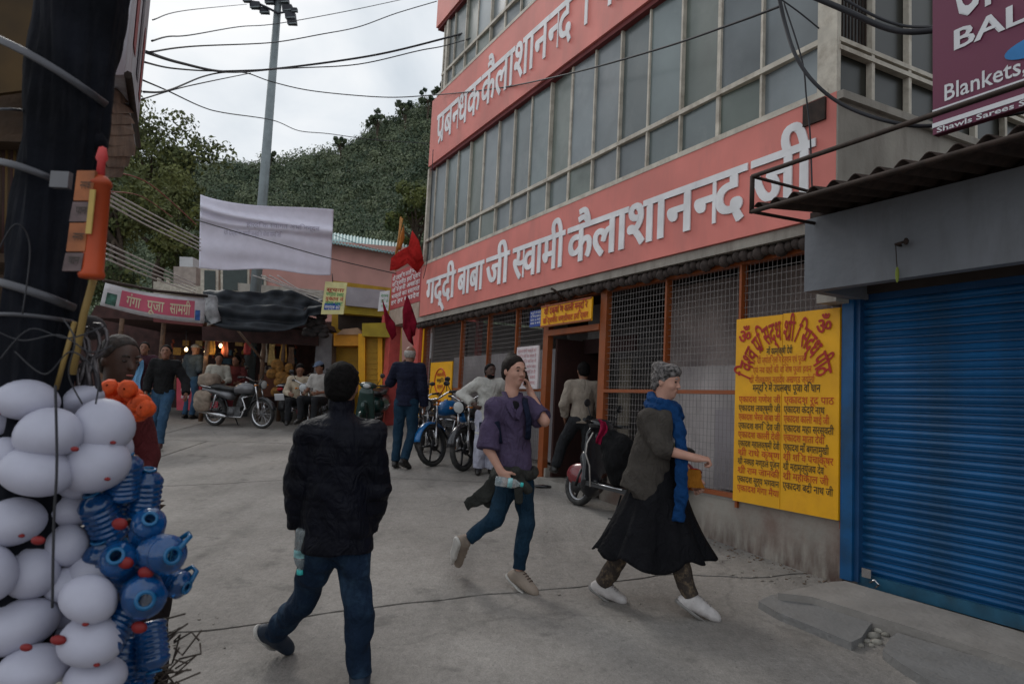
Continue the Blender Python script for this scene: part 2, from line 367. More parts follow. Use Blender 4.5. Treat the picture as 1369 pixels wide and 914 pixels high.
lit2 = MB()
for i in range(90):
    px = random.uniform(925, 1110); py = 781-(1125-px)*.34+random.uniform(2, 26)*random.random(); p = gnd(px, py, .006); r = random.uniform(.003, .011); lit2.ell(p, (r*random.uniform(.8, 2), r, r*.5), 5, 4)
thing(lit2, 'litter', mat('brown_grit', (.16, .11, .08), .95, var=.5, vs=40), 'brown grit and crumbs gathered along the foot of the plinth', 'litter', kind='stuff')
t_ = WASH.node_tree; bs_ = t_.nodes['Principled BSDF']; src_ = bs_.inputs['Base Color'].links[0].from_socket
tc_ = t_.nodes.new('ShaderNodeNewGeometry'); sx_ = t_.nodes.new('ShaderNodeSeparateXYZ'); mr_ = t_.nodes.new('ShaderNodeMapRange'); mr_.inputs[1].default_value = .92; mr_.inputs[2].default_value = .56
nn_ = t_.nodes.new('ShaderNodeTexNoise'); nn_.inputs['Scale'].default_value = 5; nn_.inputs['Detail'].default_value = 8; mm_ = t_.nodes.new('ShaderNodeMapping'); mm_.inputs['Scale'].default_value = (2.5, 2.5, .7)
m2_ = t_.nodes.new('ShaderNodeMath'); m2_.operation = 'MULTIPLY'; r2_ = t_.nodes.new('ShaderNodeMapRange'); r2_.inputs[1].default_value = .35; r2_.inputs[2].default_value = .6; mxc = t_.nodes.new('ShaderNodeMixRGB'); mxc.inputs[2].default_value = (.07, .032, .024, 1)
L2 = t_.links; L2.new(tc_.outputs['Position'], sx_.inputs[0]); L2.new(sx_.outputs[2], mr_.inputs[0]); L2.new(tc_.outputs['Position'], mm_.inputs[0]); L2.new(mm_.outputs[0], nn_.inputs['Vector']); L2.new(nn_.outputs[0], r2_.inputs[0])
L2.new(mr_.outputs[0], m2_.inputs[0]); L2.new(r2_.outputs[0], m2_.inputs[1]); L2.new(m2_.outputs[0], mxc.inputs[0]); L2.new(src_, mxc.inputs[1]); L2.new(mxc.outputs[0], bs_.inputs['Base Color'])

# ================================================================== TEMPLE BUILDING (facade runs along D, street side is +N)
TL = 9.1
base = FP(4, G(*FP(4, 0).xy), 0)
B = empty('temple_building', FP(4.5, .6, -.2), 'long salmon and glass temple building with caged ground floor and painted sign bands', 'building')
GLW = mat('grey_green_glass', (.125, .155, .155), .25, var=.22, vs=.9, spec=.7, bump=.12, bs=1.3, orand=.3, dirt=(.25, .27, .265), dfac=.5, ds=.8)
GLW2 = mat('hazy_blue_glass', (.165, .19, .20), .3, var=.25, vs=1.1, spec=.6, bump=.12, bs=1.1, orand=.3, dirt=(.30, .31, .32), dfac=.5, ds=.9)
GLW3 = mat('dusty_green_glass', (.125, .15, .13), .3, var=.25, vs=1.4, spec=.5, bump=.1, bs=1.6, orand=.3, dirt=(.24, .25, .23), dfac=.5, ds=1.1)
GLS = mat('dark_brown_glass', (.022, .023, .019), .3, var=.2, vs=1, spec=.5)
CREAM = mat('dirty_cream_plaster', (.34, .31, .27), .85, var=.15, vs=2, bump=.2, dirt=(.17, .14, .12), dfac=.6, ds=2, streak=3)
# ground floor shell
def fb(name, m, *a, parent=B): return MB().fbox(*a).build(name, m, parent)
fb('plinth', WASH, 3.02, -.02, .2, 1.03, -.25, .02)
fb('plinth', WASH, 8.7, 4.2, .4, .98, -.25, .02)
top_ = MB().fbox(3.02, -.02, 1.03, 1.05, -.25, .03); top_.build('coping', STEP, B)
fb('room_wall', ROOMW, 9.0, 0, .3, 3.3, -3.2, -3.1)
fb('added_board', mat('pale_added_board', (.55, .50, .49), .9, var=.3, vs=.8, dirt=(.25, .22, .22), dfac=.7, ds=1.2), 2.95, .0, .87, 2.25, -.72, -.68)  # added board, paler and nearer, to brighten the dim room behind the mesh
fb('added_board', mat('brown_added_board', (.40, .33, .31), .9, var=.3, vs=1.5, dirt=(.2, .16, .16), dfac=.7, ds=1.2), 2.95, .0, 2.25, 3.2, -.9, -.86)  # darker upper piece of the added brightening board
fb('room_wall', ROOMW, -.06, -.16, .3, 3.3, -3.2, -.02)
fb('room_wall', ROOMW, 9.1, 9.0, .3, 3.3, -3.2, -.26)
fb('room_floor', CONC, 9.0, 0, .5, .86, -3.1, -.26)
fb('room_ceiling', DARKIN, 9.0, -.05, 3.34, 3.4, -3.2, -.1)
for t in (.7, 2.3, 5.2, 6.6): fb('column', mat('pale_column', (.28, .26, .25), .8, var=.15, dirt=(.15, .14, .13)), t, t+.32, .86, 3.3, -1.7, -1.4)
# pale sheet hung inside the left cage
fb('curtain', mat('mauve_grey_sheet', (.40, .37, .38), .85, var=.2, vs=2), 8.6, 4.5, .98, 2.55, -.55, -.52)
fb('curtain', mat('lilac_grey_board', (.42, .38, .40), .85, var=.1, vs=3), 1.9, 0.1, 1.03, 1.8, -.60, -.57)
rb_ = empty('store_shelf', FP(1.4, .87, -1.2), 'dim storage rack with folded cloth behind the right cage', 'rack')
for k, z in enumerate((1.2, 1.6, 2.0, 2.4, 2.75)): MB().fbox(2.2, .3, z, z+.04, -1.35, -1.0).build('shelf', WOOD, rb_)
for t in (2.2, 1.25, .3): MB().fbox(t, t+.05, .87, 2.9, -1.35, -1.3).build('post', WOOD, rb_)
# orange frame
fr = [(8.75, 8.68), (7.05, 7.0), (6.05, 6.0), (5.15, 5.1), (4.36, 4.24), (3.10, 2.98), (2.0, 1.95), (1.02, .96), (.0, -.05)]
for a, b in fr:
    if a not in (4.36, 3.10): a, b = (a+b)/2+.013, (a+b)/2-.013
    fb('frame_post', ORNG, a, b, .98 if a not in (4.36, 3.10) else .86, 3.05, -.03, .045)
fb('frame_rail', ORNG, 8.75, -.05, 3.05, 3.1, -.03, .05)
fb('frame_rail', ORNG, 2.98, 0, 1.93, 1.965, -.02, .048)
fb('frame_rail', ORNG, 8.7, 4.36, 1.93, 1.965, -.02, .048)
fb('frame_rail', ORNG, 2.98, 0, 1.051, 1.09, -.02, .04)
fb('frame_rail', ORNG, 4.24, 3.1, 2.63, 2.70, -.02, .06)
# wire mesh
def mesh_panel(t0, t1, z0, z1):
    mb = MB(); n = int(abs(t1-t0)/.048); m = int((z1-z0)/.062)
    for i in range(1, n): t = t0+(t1-t0)*i/n; mb.fbox(t-.0016, t+.0016, z0, z1, .006, .009)
    for j in range(1, m): z = z0+(z1-z0)*j/m; mb.fbox(t0, t1, z-.0016, z+.0016, .010, .013)
    o = mb.build('wire_mesh', STEEL, B); o['kind'] = 'stuff'
mesh_panel(8.68, 4.36, .98, 3.05); mesh_panel(2.98, 0, 1.06, 3.05)
# doorway: black void, wooden inner jambs, threshold
fb('threshold', CONC, 4.24, 3.1, .55, .87, -.2, .18)
fb('door_leaf', mat('brown_door', (.035, .012, .010), .7, var=.2), 4.2, 4.16, .88, 2.6, -.75, -.05)
fb('curtain', mat('beige_curtain', (.22, .19, .15), .9, var=.2), 4.1, 3.86, .88, 2.4, -1.0, -.97)
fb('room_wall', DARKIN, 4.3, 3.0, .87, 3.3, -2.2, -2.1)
fb('lintel', mat('dark_maroon', (.03, .010, .010), .8), 4.2, 3.1, 2.44, 2.62, -.5, -.45)
# slab + dark rolled eave
fb('eave_slab', CREAM, 8.95, -.1, 3.15, 3.235, -.1, .17)
sc = MB(); n = 118
for i in range(n):
    t = 9.05-9.1*i/(n-1); r = .048+.010*math.sin(i*2.3)
    sc.ell(FP(t, 3.10+.012*math.sin(i*1.7), .11), (r, r, r*1.05), 7, 5)
o = sc.build('rolled_eave_trim', mat('dark_brown_trim', (.055, .04, .035), .85, var=.3, vs=20), B); o['kind'] = 'stuff'
fb('eave_batten', DARKIN, 9.05, -.1, 3.11, 3.149, -.04, .06)
# sign bands
def band(label_, t0, t1, z0, z1, o0=.0, o1=.20):
    s_ = MB().fbox(t0, t1, z0, z1, o0, o1).build('sign_band', BANNER, B); return s_
b1 = band('', 8.62, -.075, 3.24, 4.165); b2 = band('', 8.62, -.075, 6.02, 7.27)
b3 = band('', 8.66, -.03, 8.71, 10.2, -.2, .201)
fb('band_shadow_strip', mat('dark_red_shade', (.16, .03, .03), .7), 8.6, -.06, 5.96, 6.019, .0, .17)  # dark red strip painted in for the shadow below each band
fb('band_shadow_strip', mat('dark_red_shade', (.16, .03, .03), .7), 8.64, -.02, 8.66, 8.709, -.1, .17)
# lettering on the bands: positions read along the facade
def bandtext(par, words, zb, zh, mt, o=.20, depth=.012, bold=.022):
    for s, px0, px1, py in words:
        t0 = fac(px0, py, o)[0]; t1 = fac(px1, py, o)[0]
        for k, mb in enumerate(letters(s, FP(t0, zb, o+.001), -D, ZZ, N, width=abs(t1-t0), height=zh, depth=depth, bold=bold, per=True)): mb.build('letter', mt, par)
bandtext(b1, [('गद्दी', 570, 607, 400), ('बाबा', 612, 645, 388), ('जी', 650, 679, 375), ('स्वामी'.replace('स्', 'स~'), 686, 753, 355), ('कैलाशानन~द', 760, 994, 320), ('जी', 1006, 1086, 235)], 3.43, .68, WLET)
bandtext(b2, [('प^बन~धक', 585, 640, 170), ('कैलाशानन~द', 645, 762, 110), ('गिरि'.replace('गि', 'िग').replace('रि', 'िर'), 780, 860, 20), ('महाराज', 900, 1050, -120)], 6.32, .86, WLET, bold=.012)
# windows: first floor (z 4.30..6.16) and second floor (7.52..9.09)
def glazing(z0, z1, ztr, tmul):
    fb('sill', MULL, tmul[0], 0, z0, z0+.05, .0, .205)
    for i, (a, b) in enumerate(zip(tmul, tmul[1:])):
        for (za, zb) in ((z0+.05, ztr), (ztr+.06, z1)):
            mt = [GLW, GLW2, GLW3, GLW, GLW2][int((i*7+za*3) % 5)]
            c = FP((a+b)/2, (za+zb)/2, .10+.006*math.sin(i*2.1+za)); tilt = .012*math.sin(i*3.7+za*2)
            q = MB(); q.hexa(c-D*(a-b)/2-ZZ*(zb-za)/2-N*tilt, D*(a-b)+N*2*tilt*1, ZZ*(zb-za), -N*.012); q.build('pane', mt, B)
    for i, t in enumerate(tmul): wd = .024 if i % 5 else .042; fb('mullion', MULL, t+wd/2, t-wd/2, z0+.05, z1, .03, .128+.002*(i % 5))
    fb('transom', MULL, tmul[0], .1, ztr, ztr+.045, .04, .145)
TM = [8.9-.511*i for i in range(18)]
TM[0] = 8.72; TM[-1] = .12
glazing(4.165, 6.02, 4.63, TM); glazing(7.27, 8.71, 7.68, TM[1:])
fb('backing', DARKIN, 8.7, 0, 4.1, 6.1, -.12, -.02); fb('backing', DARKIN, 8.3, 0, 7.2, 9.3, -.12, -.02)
# corner post, side elevation (runs inwards along -N)
def SP(s, z, o=0): return FP(-.02-o, z, -s)
fb('corner_post', MULL, .10, -.072, 4.165, 11, .155, .198)
fb('corner_post', MULL, 8.77, 8.70, 4.165, 6.02, -.03, .15); fb('corner_post', MULL, 8.25, 8.16, 7.27, 8.66, -.03, .15)
def sbox(name, m, s0, s1, z0, z1, o0, o1): return MB().hexa(SP(s0, z0, o0), -N*(s1-s0), ZZ*(z1-z0), -D*(o1-o0)).build(name, m, B)
sbox('side_wall', CREAM, -.199, 7, 2.6, 4.10, -.1, .066)
sbox('side_sill', CREAM, -.199, 7, 4.10, 4.16, -.1, .11)
sm = [-.17, .22, .67, 1.12, 1.57, 2.02, 2.5, 3.0]
for k, s in enumerate(sm):
    if k: sbox('mullion', MULL, s-.018, s+.018, 4.16, 9, .0, .05)
    if k < 7:
        s2 = sm[k+1]
        for z0, z1 in ((4.16, 4.50), (4.60, 6.3), (6.36, 8.9)):
            sbox('pane', GLS, s+.022, s2-.022, z0, z1, -.02, -.005)
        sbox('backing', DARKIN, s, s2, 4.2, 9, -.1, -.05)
sbox('transom', MULL, -.17, 6, 4.50, 4.535, .0, .06); sbox('transom', MULL, -.17, 6, 4.565, 4.60, .0, .055)
# bits of clothes seen in the first side window
for i in range(9): sbox('grille_bar', RUST, -.13+.038*i, -.12+.038*i, 4.6, 6.3, .005, .015)
# side and rear body, roof
MB().hexa(FP(9.0, .3, -3.2), D*-9, -N*4, ZZ*9.5).build('rear_body', CREAM, B)
MB().hexa(FP(9.0, 3.4, -.13), D*-8.95, -N*3.1, ZZ*.1).build('floor_slab', CREAM, B)
MB().hexa(FP(9.0, 9.2, -.13), D*-8.95, -N*3.1, ZZ*.1).build('floor_slab', CREAM, B)
MB().hexa(FP(9.0, 3.5, -.13), D*.05, -N*3.1, ZZ*6).build('end_wall', CREAM, B)
# hook plate near the corner and its grille
MB().hexa(FP(.21, 3.98, .202), D*-.20, ZZ*.17, N*.02).build('vent_grille', RUST, B)
# red end pillar
PINKP = mat('pink_red_pillar', (.55, .085, .075), .6, var=.12, dirt=(.3, .05, .05), dfac=.5, ds=4)
t0 = fac(572, 470)[0]
fb('pillar', PINKP, 9.1, 8.78, .5, 3.2, -.1, .12)
pt = MB()
for i in range(6): pt.fbox(8.99, 8.90, 1.5+.2*i, 1.6+.2*i, .121, .125)
pt.build('painted_marks', mat('pale_marks', (.5, .3, .28), .6), B)
fb('yellow_jamb', YELL, 8.76, 8.70, .98, 3.04, .047, .06)

# ---- wall boards
def board(name, m, tl, tr, zb, zt, o, label, cat, th=.02, rim=None):
    e_ = empty(name, FP((tl+tr)/2, zb, o), label, cat)
    MB().fbox(tl, tr, zb, zt, o, o+th).build('panel', m, e_)
    if rim:
        for a in ((tl, tr, zb, zb+.02), (tl, tr, zt-.02, zt)): MB().fbox(*a, o+th, o+th+.008).build('rim', rim, e_)
    return e_
def ptext(par, s, tl, tr, zb, h, o, mt, bold=.01, name='lettering'):
    mb = letters(s, FP(tl, zb, o), -D, ZZ, N, width=abs(tl-tr), height=h, bold=bold)[0]; return mb.build(name, mt, par)
YB = empty('list_board', FP(.5, 1.04, .05), 'large yellow painted board with red arch and two columns of Hindi lines', 'sign')
tl, tr, zb, zt = 1.0, -.02, 1.04, 2.57; o = .05
MB().fbox(1.0, .505, zb, zt, o, o+.02).build('panel', YELL, YB); MB().fbox(.499, -.02, zb, zt+.005, o, o+.021).build('panel', YELL, YB)
oo = o+.024
for cx, z_, s_ in ((.90, 2.36, .17), (.115, 2.385, .18)): ptext(YB, 'ॐ', cx+.07, cx-.07, z_, s_, oo, REDL, .02)
# arched heading: each letter cluster turned along the arch
def arch(par, s, cx, cz, R, a0, a1, h, mt):
    cl, W = layout(s, .022)
    sweep = a1-a0; sx = abs(sweep)*R/W
    for vs, fs in cl:
        mb = MB(); P = []
        xc = sum(x for x, y, q in vs)/len(vs)*sx
        th = a0+sweep*(xc/(W*sx)); c, s2 = math.cos(th), math.sin(th)
        for x, y, q in vs:
            dx = (x*sx-xc)*1.22; r = R+y*h-.0
            # local tangent runs clockwise (reading direction)
            u = cx_ = (R*c) + (y*h)*c + dx*s2; v_ = (R*s2) + (y*h)*s2 - dx*c
            P.append(FP(cx-u, cz+v_*1.12, oo+q))
        mb.add(P, [f[::-1] for f in fs] if False else fs); mb.build('letter', mt, par)
arch(YB, 'विश~व प^सिद्ध श~ा^ी सिद्ध पीठ'.replace('वि', 'िव').replace('सि', 'िस'), .50, 1.99, .335, math.radians(170), math.radians(12), .215, REDL)
ptext(YB, 'माँ कामाक्षी देवी', .66, .40, 2.255, .075, oo, BLACKL)
for i, (s, a, b) in enumerate((('श~ा^ी ज्योतिर्लिंग दर्शन एवं पूजन', .76, .27), ('एवं नव ग^हों की विशेष पूजा हवन', .80, .22), ('श~ा^ी नीलकण्ठ महादेव अखण्ड ज्योति', .84, .18))): ptext(YB, s, a, b, 2.185-.08*i, .075, oo, ORAL, 0)
ptext(YB, 'मन्दिर में उपलब्ध पूजा विधान', .80, .14, 1.955, .085, oo, BLACKL)
Lc = ['एकादश गणेश जी', 'एकादश लक्ष्मी जी', 'एकादश भैरव बाबा जी', 'एकादश शनि देव जी', 'एकादश काली देवी', 'एकादश महालक्ष्मी देवी', 'श~ा^ी राधे कृष्ण', 'श~ा^ी नवग^ह मण्डल पूजन', 'श~ा^ी राम जानकी', 'एकादश सूर्य भगवान', 'एकादश गंगा मैया']
Rc = ['एकादश रूद^ पाठ', 'एकादश केदार नाथ', 'एकादश काली माई जी', 'एकादश महा सरस्वती', 'एकादश माता देवी', 'एकादश माँ बगलामुखी', 'श~ा^ी शिव पंचाक्षर', 'श~ा^ी महामृत्युंजय देव', 'श~ा^ी महाकाल जी', 'एकादश बद^ी नाथ जी']
for i, s in enumerate(Lc): ptext(YB, s, .95, .56+.05*((i*3) % 3-1), 1.865-.0735*i, .075, oo, BLACKL if i % 2 else ORAL, .006)
for i, s in enumerate(Rc): ptext(YB, s, .475, .06+.04*((i*5) % 3-1), 1.865-.0735*i, .08, oo, BLACKL if i % 2 else ORAL, .006)

b_ = board('door_sign', YELL, 4.28, 3.14, 2.73, 3.0, .12, 'yellow orange sign with red Hindi lettering above the temple doorway', 'sign', rim=ORNG)
ptext(b_, 'श~ा^ी दक्षिण काली मन्दिर', 4.2, 3.22, 2.885, .12, .145, REDL, .02); ptext(b_, 'सिद्धपीठ चण्डीघाट हरिद्वार', 4.22, 3.2, 2.775, .10, .145, ORAL, .025)
MB().tube([FP(3.7, 3.0, .13), FP(3.7, 3.12, .3), FP(3.72, 3.14, .34)], .014, 6).build('bracket', RUST, b_)
b_ = board('number_plate', mat('blue_enamel', (.02, .06, .30), .4), 4.68, 4.36, 2.77, 2.98, .06, 'small dark blue enamel sign with white lines left of the door', 'sign')
for i in range(4): ptext(b_, ['मन्दिर में प^वेश', 'निषेध समय', 'प^ातः 6 बजे', 'सायं 9 बजे'][i], 4.65, 4.39, 2.935-.045*i, .04, .083, WHITEP, .01)
b_ = board('notice_board', mat('pale_notice', (.62, .55, .56), .6), 5.0, 4.40, 1.96, 2.52, .06, 'pale pinkish notice board with faint red lines left of the doorway', 'sign')
for i in range(7): ptext(b_, ['सूचना सभी भक्तों को', 'सूचित किया जाता है', 'कि मन्दिर परिसर में', 'मोबाइल फोन का', 'प^योग वर्जित है', 'कृपया शान्ति बनाये', 'रखें धन्यवाद'][i], 4.96, 4.46, 2.44-.07*i, .06, .083, mat('faint_red_print', (.5, .2, .22), .6), 0)
p0 = fac(575, 527, .06); p1 = fac(607, 472, .06)
b_ = board('yellow_notice', YELL, p0[0], p1[0], 1.6, 2.4, .06, 'yellow notice board with a red ring and black lines beside the red pillar', 'sign')
tc_ = (p0[0]+p1[0])/2; rg = MB(); rg.tube([FP(tc_+.24*math.cos(a*PI/12), 2.08+.21*math.sin(a*PI/12), .084) for a in range(25)], .012, 5, cap=False); rg.build('red_ring', ORAL, b_)
for i in range(5): ptext(b_, ['काली', 'मन्दिर', 'दर्शन', 'भण्डारा', 'हरिद्वार'][i], tc_+.17-.02*i, tc_-.17+.02*i, 2.16-.10*i if i < 3 else 2.16-.115*i, .085, .084, [ORAL, BLACKL, ORAL, BLACKL, ORAL][i], .015)

# ================================================================== BLUE SHOP
S = empty('blue_shop', FP(-1.5, .5, -.2), 'low shop with closed blue roller shutter and pale overhanging fascia', 'shop')
SL = -4.6
fbs = lambda name, m, *a: MB().fbox(*a).build(name, m, S)
fbs('jamb', BLUE, -.03, -.125, .64, 2.66, -.1, .06)
fbs('guide_rail', mat('dark_blue_rail', (.01, .06, .16), .5), -.126, -.16, .64, 2.66, -.1, .035)
zs0, zs1 = .70, 2.62; nsl = 34; pitch_ = (zs1-zs0)/nsl
def slat(z):
    mb = MB(); prof = [(0, 0), (.0, .006), (.012, .016), (.02, .030), (.014, .044), (.0, .052)]
    prof = [(a*.9, b/.052*(pitch_-.006)) for a, b in prof]
    vs = [FP(t, z+b, -.02+a) for t in (-.14, SL) for a, b in prof]; k = len(prof)
    mb.add(vs, [(i, i+1, k+i+1, k+i) for i in range(k-1)]); return mb
bm0 = slat(0); 
for j in range(nsl):
    if j == 0: first = slat(zs0).build('shutter_slat', BLUE, S)
    else:
        c = first.copy(); COL.objects.link(c); c.location = first.location + Vector((0, 0, j*pitch_)); c.rotation_euler = (0, 0, 0)
fbs('shutter_backing', mat('dark_blue_rail', (.01, .06, .16), .5), -.12, SL, .64, 2.7, -.12, -.028)
fbs('bottom_bar', mat('worn_teal_bar', (.015, .09, .16), .5, var=.3, dirt=(.03, .04, .04), dfac=.7), -.14, SL, .62, .70, -.04, .018)
# lock
lo = empty('padlock', FP(-.26, .68, .03), 'silver padlock hooked at the lower left corner of blue shutter', 'padlock')
MB().hexa(FP(-.20, .69, .035), D*-.07, ZZ*.06, N*.02).build('lock_body', CHROME, lo)
MB().tube([FP(-.26, .665+.03*0, .05), FP(-.30, .69, .055), FP(-.33, .665, .055), FP(-.30, .64, .05)], .008, 6).build('shackle', CHROME, lo)
# fascia box: front face stands proud, underside dark
f0 = fac(1075, 390, .55); f1 = (f0[0], 3.13)
ftl = f0[0]; fz0, fz1 = f0[1], f1[1]
fbs('fascia', GREYW, ftl, SL, fz0, fz1, .47, .55)
fbs('fascia_return', GREYW, ftl, ftl-.08, fz0, fz1, -.02, .469)
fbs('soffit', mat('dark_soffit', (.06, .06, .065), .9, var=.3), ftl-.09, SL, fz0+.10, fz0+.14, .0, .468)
fbs('lintel', mat('dusty_yellow_lintel', (.30, .2, .03), .8, var=.2), -.0, -.13, 2.665, fz0+.2, -.1, .0)
fbs('lintel', DARKIN, -.13, SL, 2.665, fz0+.2, -.1, -.003)
fbs('shop_wall', DARKIN, -.2, SL, .6, fz1+.2, -.6, -.5)
for t in (-.9, -2.2): 
    lm = MB(); lm.ell(FP(t, fz0+.09, .25), (.22, .07, .02), 14, 6, R=Matrix.Rotation(math.atan2(D.y, D.x), 3, 'Z')); lm.build('ceiling_lamp', mat('unlit_tube', (.3, .3, .3), .5), S)
fbs('roof_slab', RUST, ftl, SL, fz1+.002, fz1+.06, -.6, .5)
# small tap/hook and its green tag on the fascia
hk = empty('wall_hook', FP(*fac(1203, 327, .56), .56), 'small iron hook with a hanging green thread on the pale fascia', 'hook')
a = fac(1203, 328, .56); b = fac(1217, 324, .56); c = fac(1203, 372, .56)
MB().tube([FP(*a, .55), FP(*a, .60), FP(*b, .60)], .008, 6).ell(FP(*b, .60), (.015, .015, .022), 8, 6).build('hook', RUST, hk)
MB().tube([FP(*a, .60), FP(*c, .58)], .003, 5).build('thread', RUST, hk)
MB().ell(FP(c[0], c[1]+.02, .585), (.012, .012, .05), 8, 6).build('green_tassel', mat('dull_green', (.2, .24, .04), .8), hk)
# corrugated canopy with pipe frame
CN = empty('canopy_frame', FP(-1.5, 3.4, .8), 'dark corrugated canopy with rusty pipe frame above the blue shop', 'canopy')
CO = 1.15; ca = fac(1005, 277, CO); cz = ca[1]-.01; ct = ca[0]
cb = fac(1003, 237, CO)
print('fascia', f0, f1, 'canopy', ca, cb)
nco = 60
cs = MB(); L_ = ct-SL
zin = fz1+.14
def cor(u, v):
    t = ct-L_*u; return FP(t, cz+.015+(zin-cz-.015)*v + .022*math.sin(u*L_/.105*2*PI*.75), CO-.02-(CO+.35)*v)
cs.grid(cor, 400, 3); o = cs.build('corrugated_sheet', RUST, CN, solid=.006)
tb = lambda pts, r=.016: MB().tube(pts, r, 8).build('pipe', RUST, CN)
tb([FP(ct, cz-.02, CO), FP(SL, cz-.02, CO)], .016); tb([FP(ct, cb[1], CO), FP(SL, cb[1], CO)], .015)
tb([FP(ct, cz-.03, CO), FP(ct, cb[1], CO)], .016)
tb([FP(ct, cb[1], CO), FP(ct, cb[1], .5)], .011); tb([FP(ct, cz-.02, CO), FP(ct, cz-.0, .56)], .012)
tb([FP(ct-.5, cb[1]-.1, .4), FP(SL, cb[1]-.1, .4)], .012)
for t in (-1.9, -2.9, -3.8): tb([FP(t, cz-.02, CO), FP(t, cb[1], CO)], .011)
# maroon hoarding
h0 = fac(1247, 181, .75); h1 = fac(1258, 0, .75); h2 = fac(1369, 140, .75)
HB = empty('hoarding', FP(h0[0]-1, h0[1], .75), 'maroon shop hoarding with white English lettering above the canopy', 'sign')
MAR = mat('maroon_vinyl', (.145, .022, .06), .45, var=.06, vs=2, dirt=(.11, .02, .035), dfac=.4, ds=2)
ht, hzb = h0[0], h0[1]; hzt = h1[1]+.6
MB().fbox(ht, SL, hzb, hzt, .70, .75).build('panel', MAR, HB)
def strip(px, py0, py1, m, th): 
    za, zb_ = fac(px, py0, .75)[1], fac(px, py1, .75)[1]; MB().fbox(ht, SL, zb_, za, .751, .751+th).build('stripe', m, HB)
strip(1250, 147, 156, WHITEP, .003); strip(1250, 165, 171, WHITEP, .003)
def htext(s, px0, px1, pyb, pyt, bold, pxh, slant=0):
    t0, zb_ = fac(px0, pyb, .754); t1 = fac(px1, pyb, .754)[0]; zt_ = fac(px0, pyt, .754)[1]
    H = (zt_-zb_)/.72
    for mb in letters(s, FP(t0, zb_, .754), -D, ZZ, N, width=abs(t1-t0), height=H, bold=bold, per=True): mb.build('letter', WHITEP, HB)
htext('BALAJI', 1272, 1452, 69, 42, .035, 0); htext('UNI', 1275, 1375, 27, -52, .05, 0)
htext('Blankets, Pullovers', 1261, 1530, 136, 114, .012, 0); htext('Shawls Sarees Suits Towels Bedsheets', 1252, 1600, 178, 171, .02, 0)
e0 = fac(1374, 64, .756); el = MB(); k = 28; el.add([FP(e0[0]+.13*math.cos(2*PI*i/k)*1.3-.06, e0[1]+.055*math.sin(2*PI*i/k), .757) for i in range(k)], [tuple(range(k))]); el.build('blue_oval', mat('sign_blue', (.02, .2, .5), .5), HB)
# street blocks seen only from the side: shop body behind the hoarding
fbs('upper_wall', CREAM, ht-.1, SL, fz1+.28, 8, -1.2, -.8)
# ================================================================== HILL, FOREST, TREES
HL = mat('hill_soil', (.045, .06, .03), .95, var=.35, vs=.05, dirt=(.09, .09, .05), dfac=.6, ds=.03)
ridge = [(-500, 232), (-100, 225), (150, 222), (250, 214), (300, 212), (350, 212), (400, 205), (440, 196), (480, 180), (510, 162), (545, 142), (590, 134), (700, 100), (1000, 80), (1500, 140)]
YR = 150.0
RP = [at(px, py+16, YR) for px, py in ridge]
def ridge_z(x):
    for a, b in zip(RP, RP[1:]):
        if a.x <= x <= b.x: return a.z+(b.z-a.z)*(x-a.x)/(b.x-a.x)
    return RP[0].z if x < RP[0].x else RP[-1].z
def hill_z(x, y):
    v = min(max((y-32)/(YR-32), 0), 1); g0 = G(x, 32)-1.0
    xr = x*YR/max(y, 40)  # the slope swings round with the valley
    zr = ridge_z(x*(YR/y) if y > 60 else x*(YR/60))
    zr = zr*(.55+.45*v)*1.0
    return g0+(zr-g0)*(v**1.15) + 1.6*math.sin(x*.11+y*.05)*math.sin(y*.09)*min(v*4, 1)*(1-v) - (0 if y <= YR else (y-YR)*.35)
mb = MB(); mb.grid(lambda u, v: (-190+480*u, 32+190*v, hill_z(-190+480*u, 32+190*v)), 110, 60)
tag(mb.build('hill', HL), kind='structure')
def leafmat(name, a, b):
    m = mat(name, a, .7, var=.0); t = m.node_tree; bs = t.nodes['Principled BSDF']; g = t.nodes.new('ShaderNodeNewGeometry')
    r = t.nodes.new('ShaderNodeValToRGB'); r.color_ramp.elements[0].color = tuple(a)+(1,); r.color_ramp.elements[1].color = tuple(b)+(1,)
    tc = t.nodes.new('ShaderNodeTexCoord'); n_ = t.nodes.new('ShaderNodeTexNoise'); n_.inputs['Scale'].default_value = .22
    ad = t.nodes.new('ShaderNodeMath'); ad.operation = 'MULTIPLY_ADD'; at_ = t.nodes.new('ShaderNodeAttribute'); at_.attribute_name = 'tone'; a2 = t.nodes.new('ShaderNodeMath'); a2.operation = 'MULTIPLY_ADD'; a2.inputs[1].default_value = .75; n_.inputs['Detail'].default_value = 3; ad.inputs[1].default_value = .12
    t.links.new(tc.outputs['Object'], n_.inputs['Vector']); t.links.new(g.outputs['Random Per Island'], ad.inputs[0]); t.links.new(n_.outputs[0], ad.inputs[2])
    sb = t.nodes.new('ShaderNodeMath'); sb.operation = 'SUBTRACT'; sb.inputs[1].default_value = .45; n_.inputs['Roughness'].default_value = .7
    t.links.new(at_.outputs['Fac'], a2.inputs[0]); t.links.new(ad.outputs[0], a2.inputs[2]); t.links.new(a2.outputs[0], sb.inputs[0]); t.links.new(sb.outputs[0], r.inputs[0]); t.links.new(r.outputs[0], bs.inputs['Base Color']); return m
LF = leafmat('forest_leaves', (.026, .052, .030), (.155, .180, .098)); LF2 = leafmat('dark_tree_leaves', (.022, .040, .012), (.16, .17, .05)); LF3 = leafmat('yellow_green_leaves', (.03, .05, .012), (.13, .14, .03)); BARK = mat('bark', (.07, .05, .035), .9, var=.3, vs=8, bump=.5)
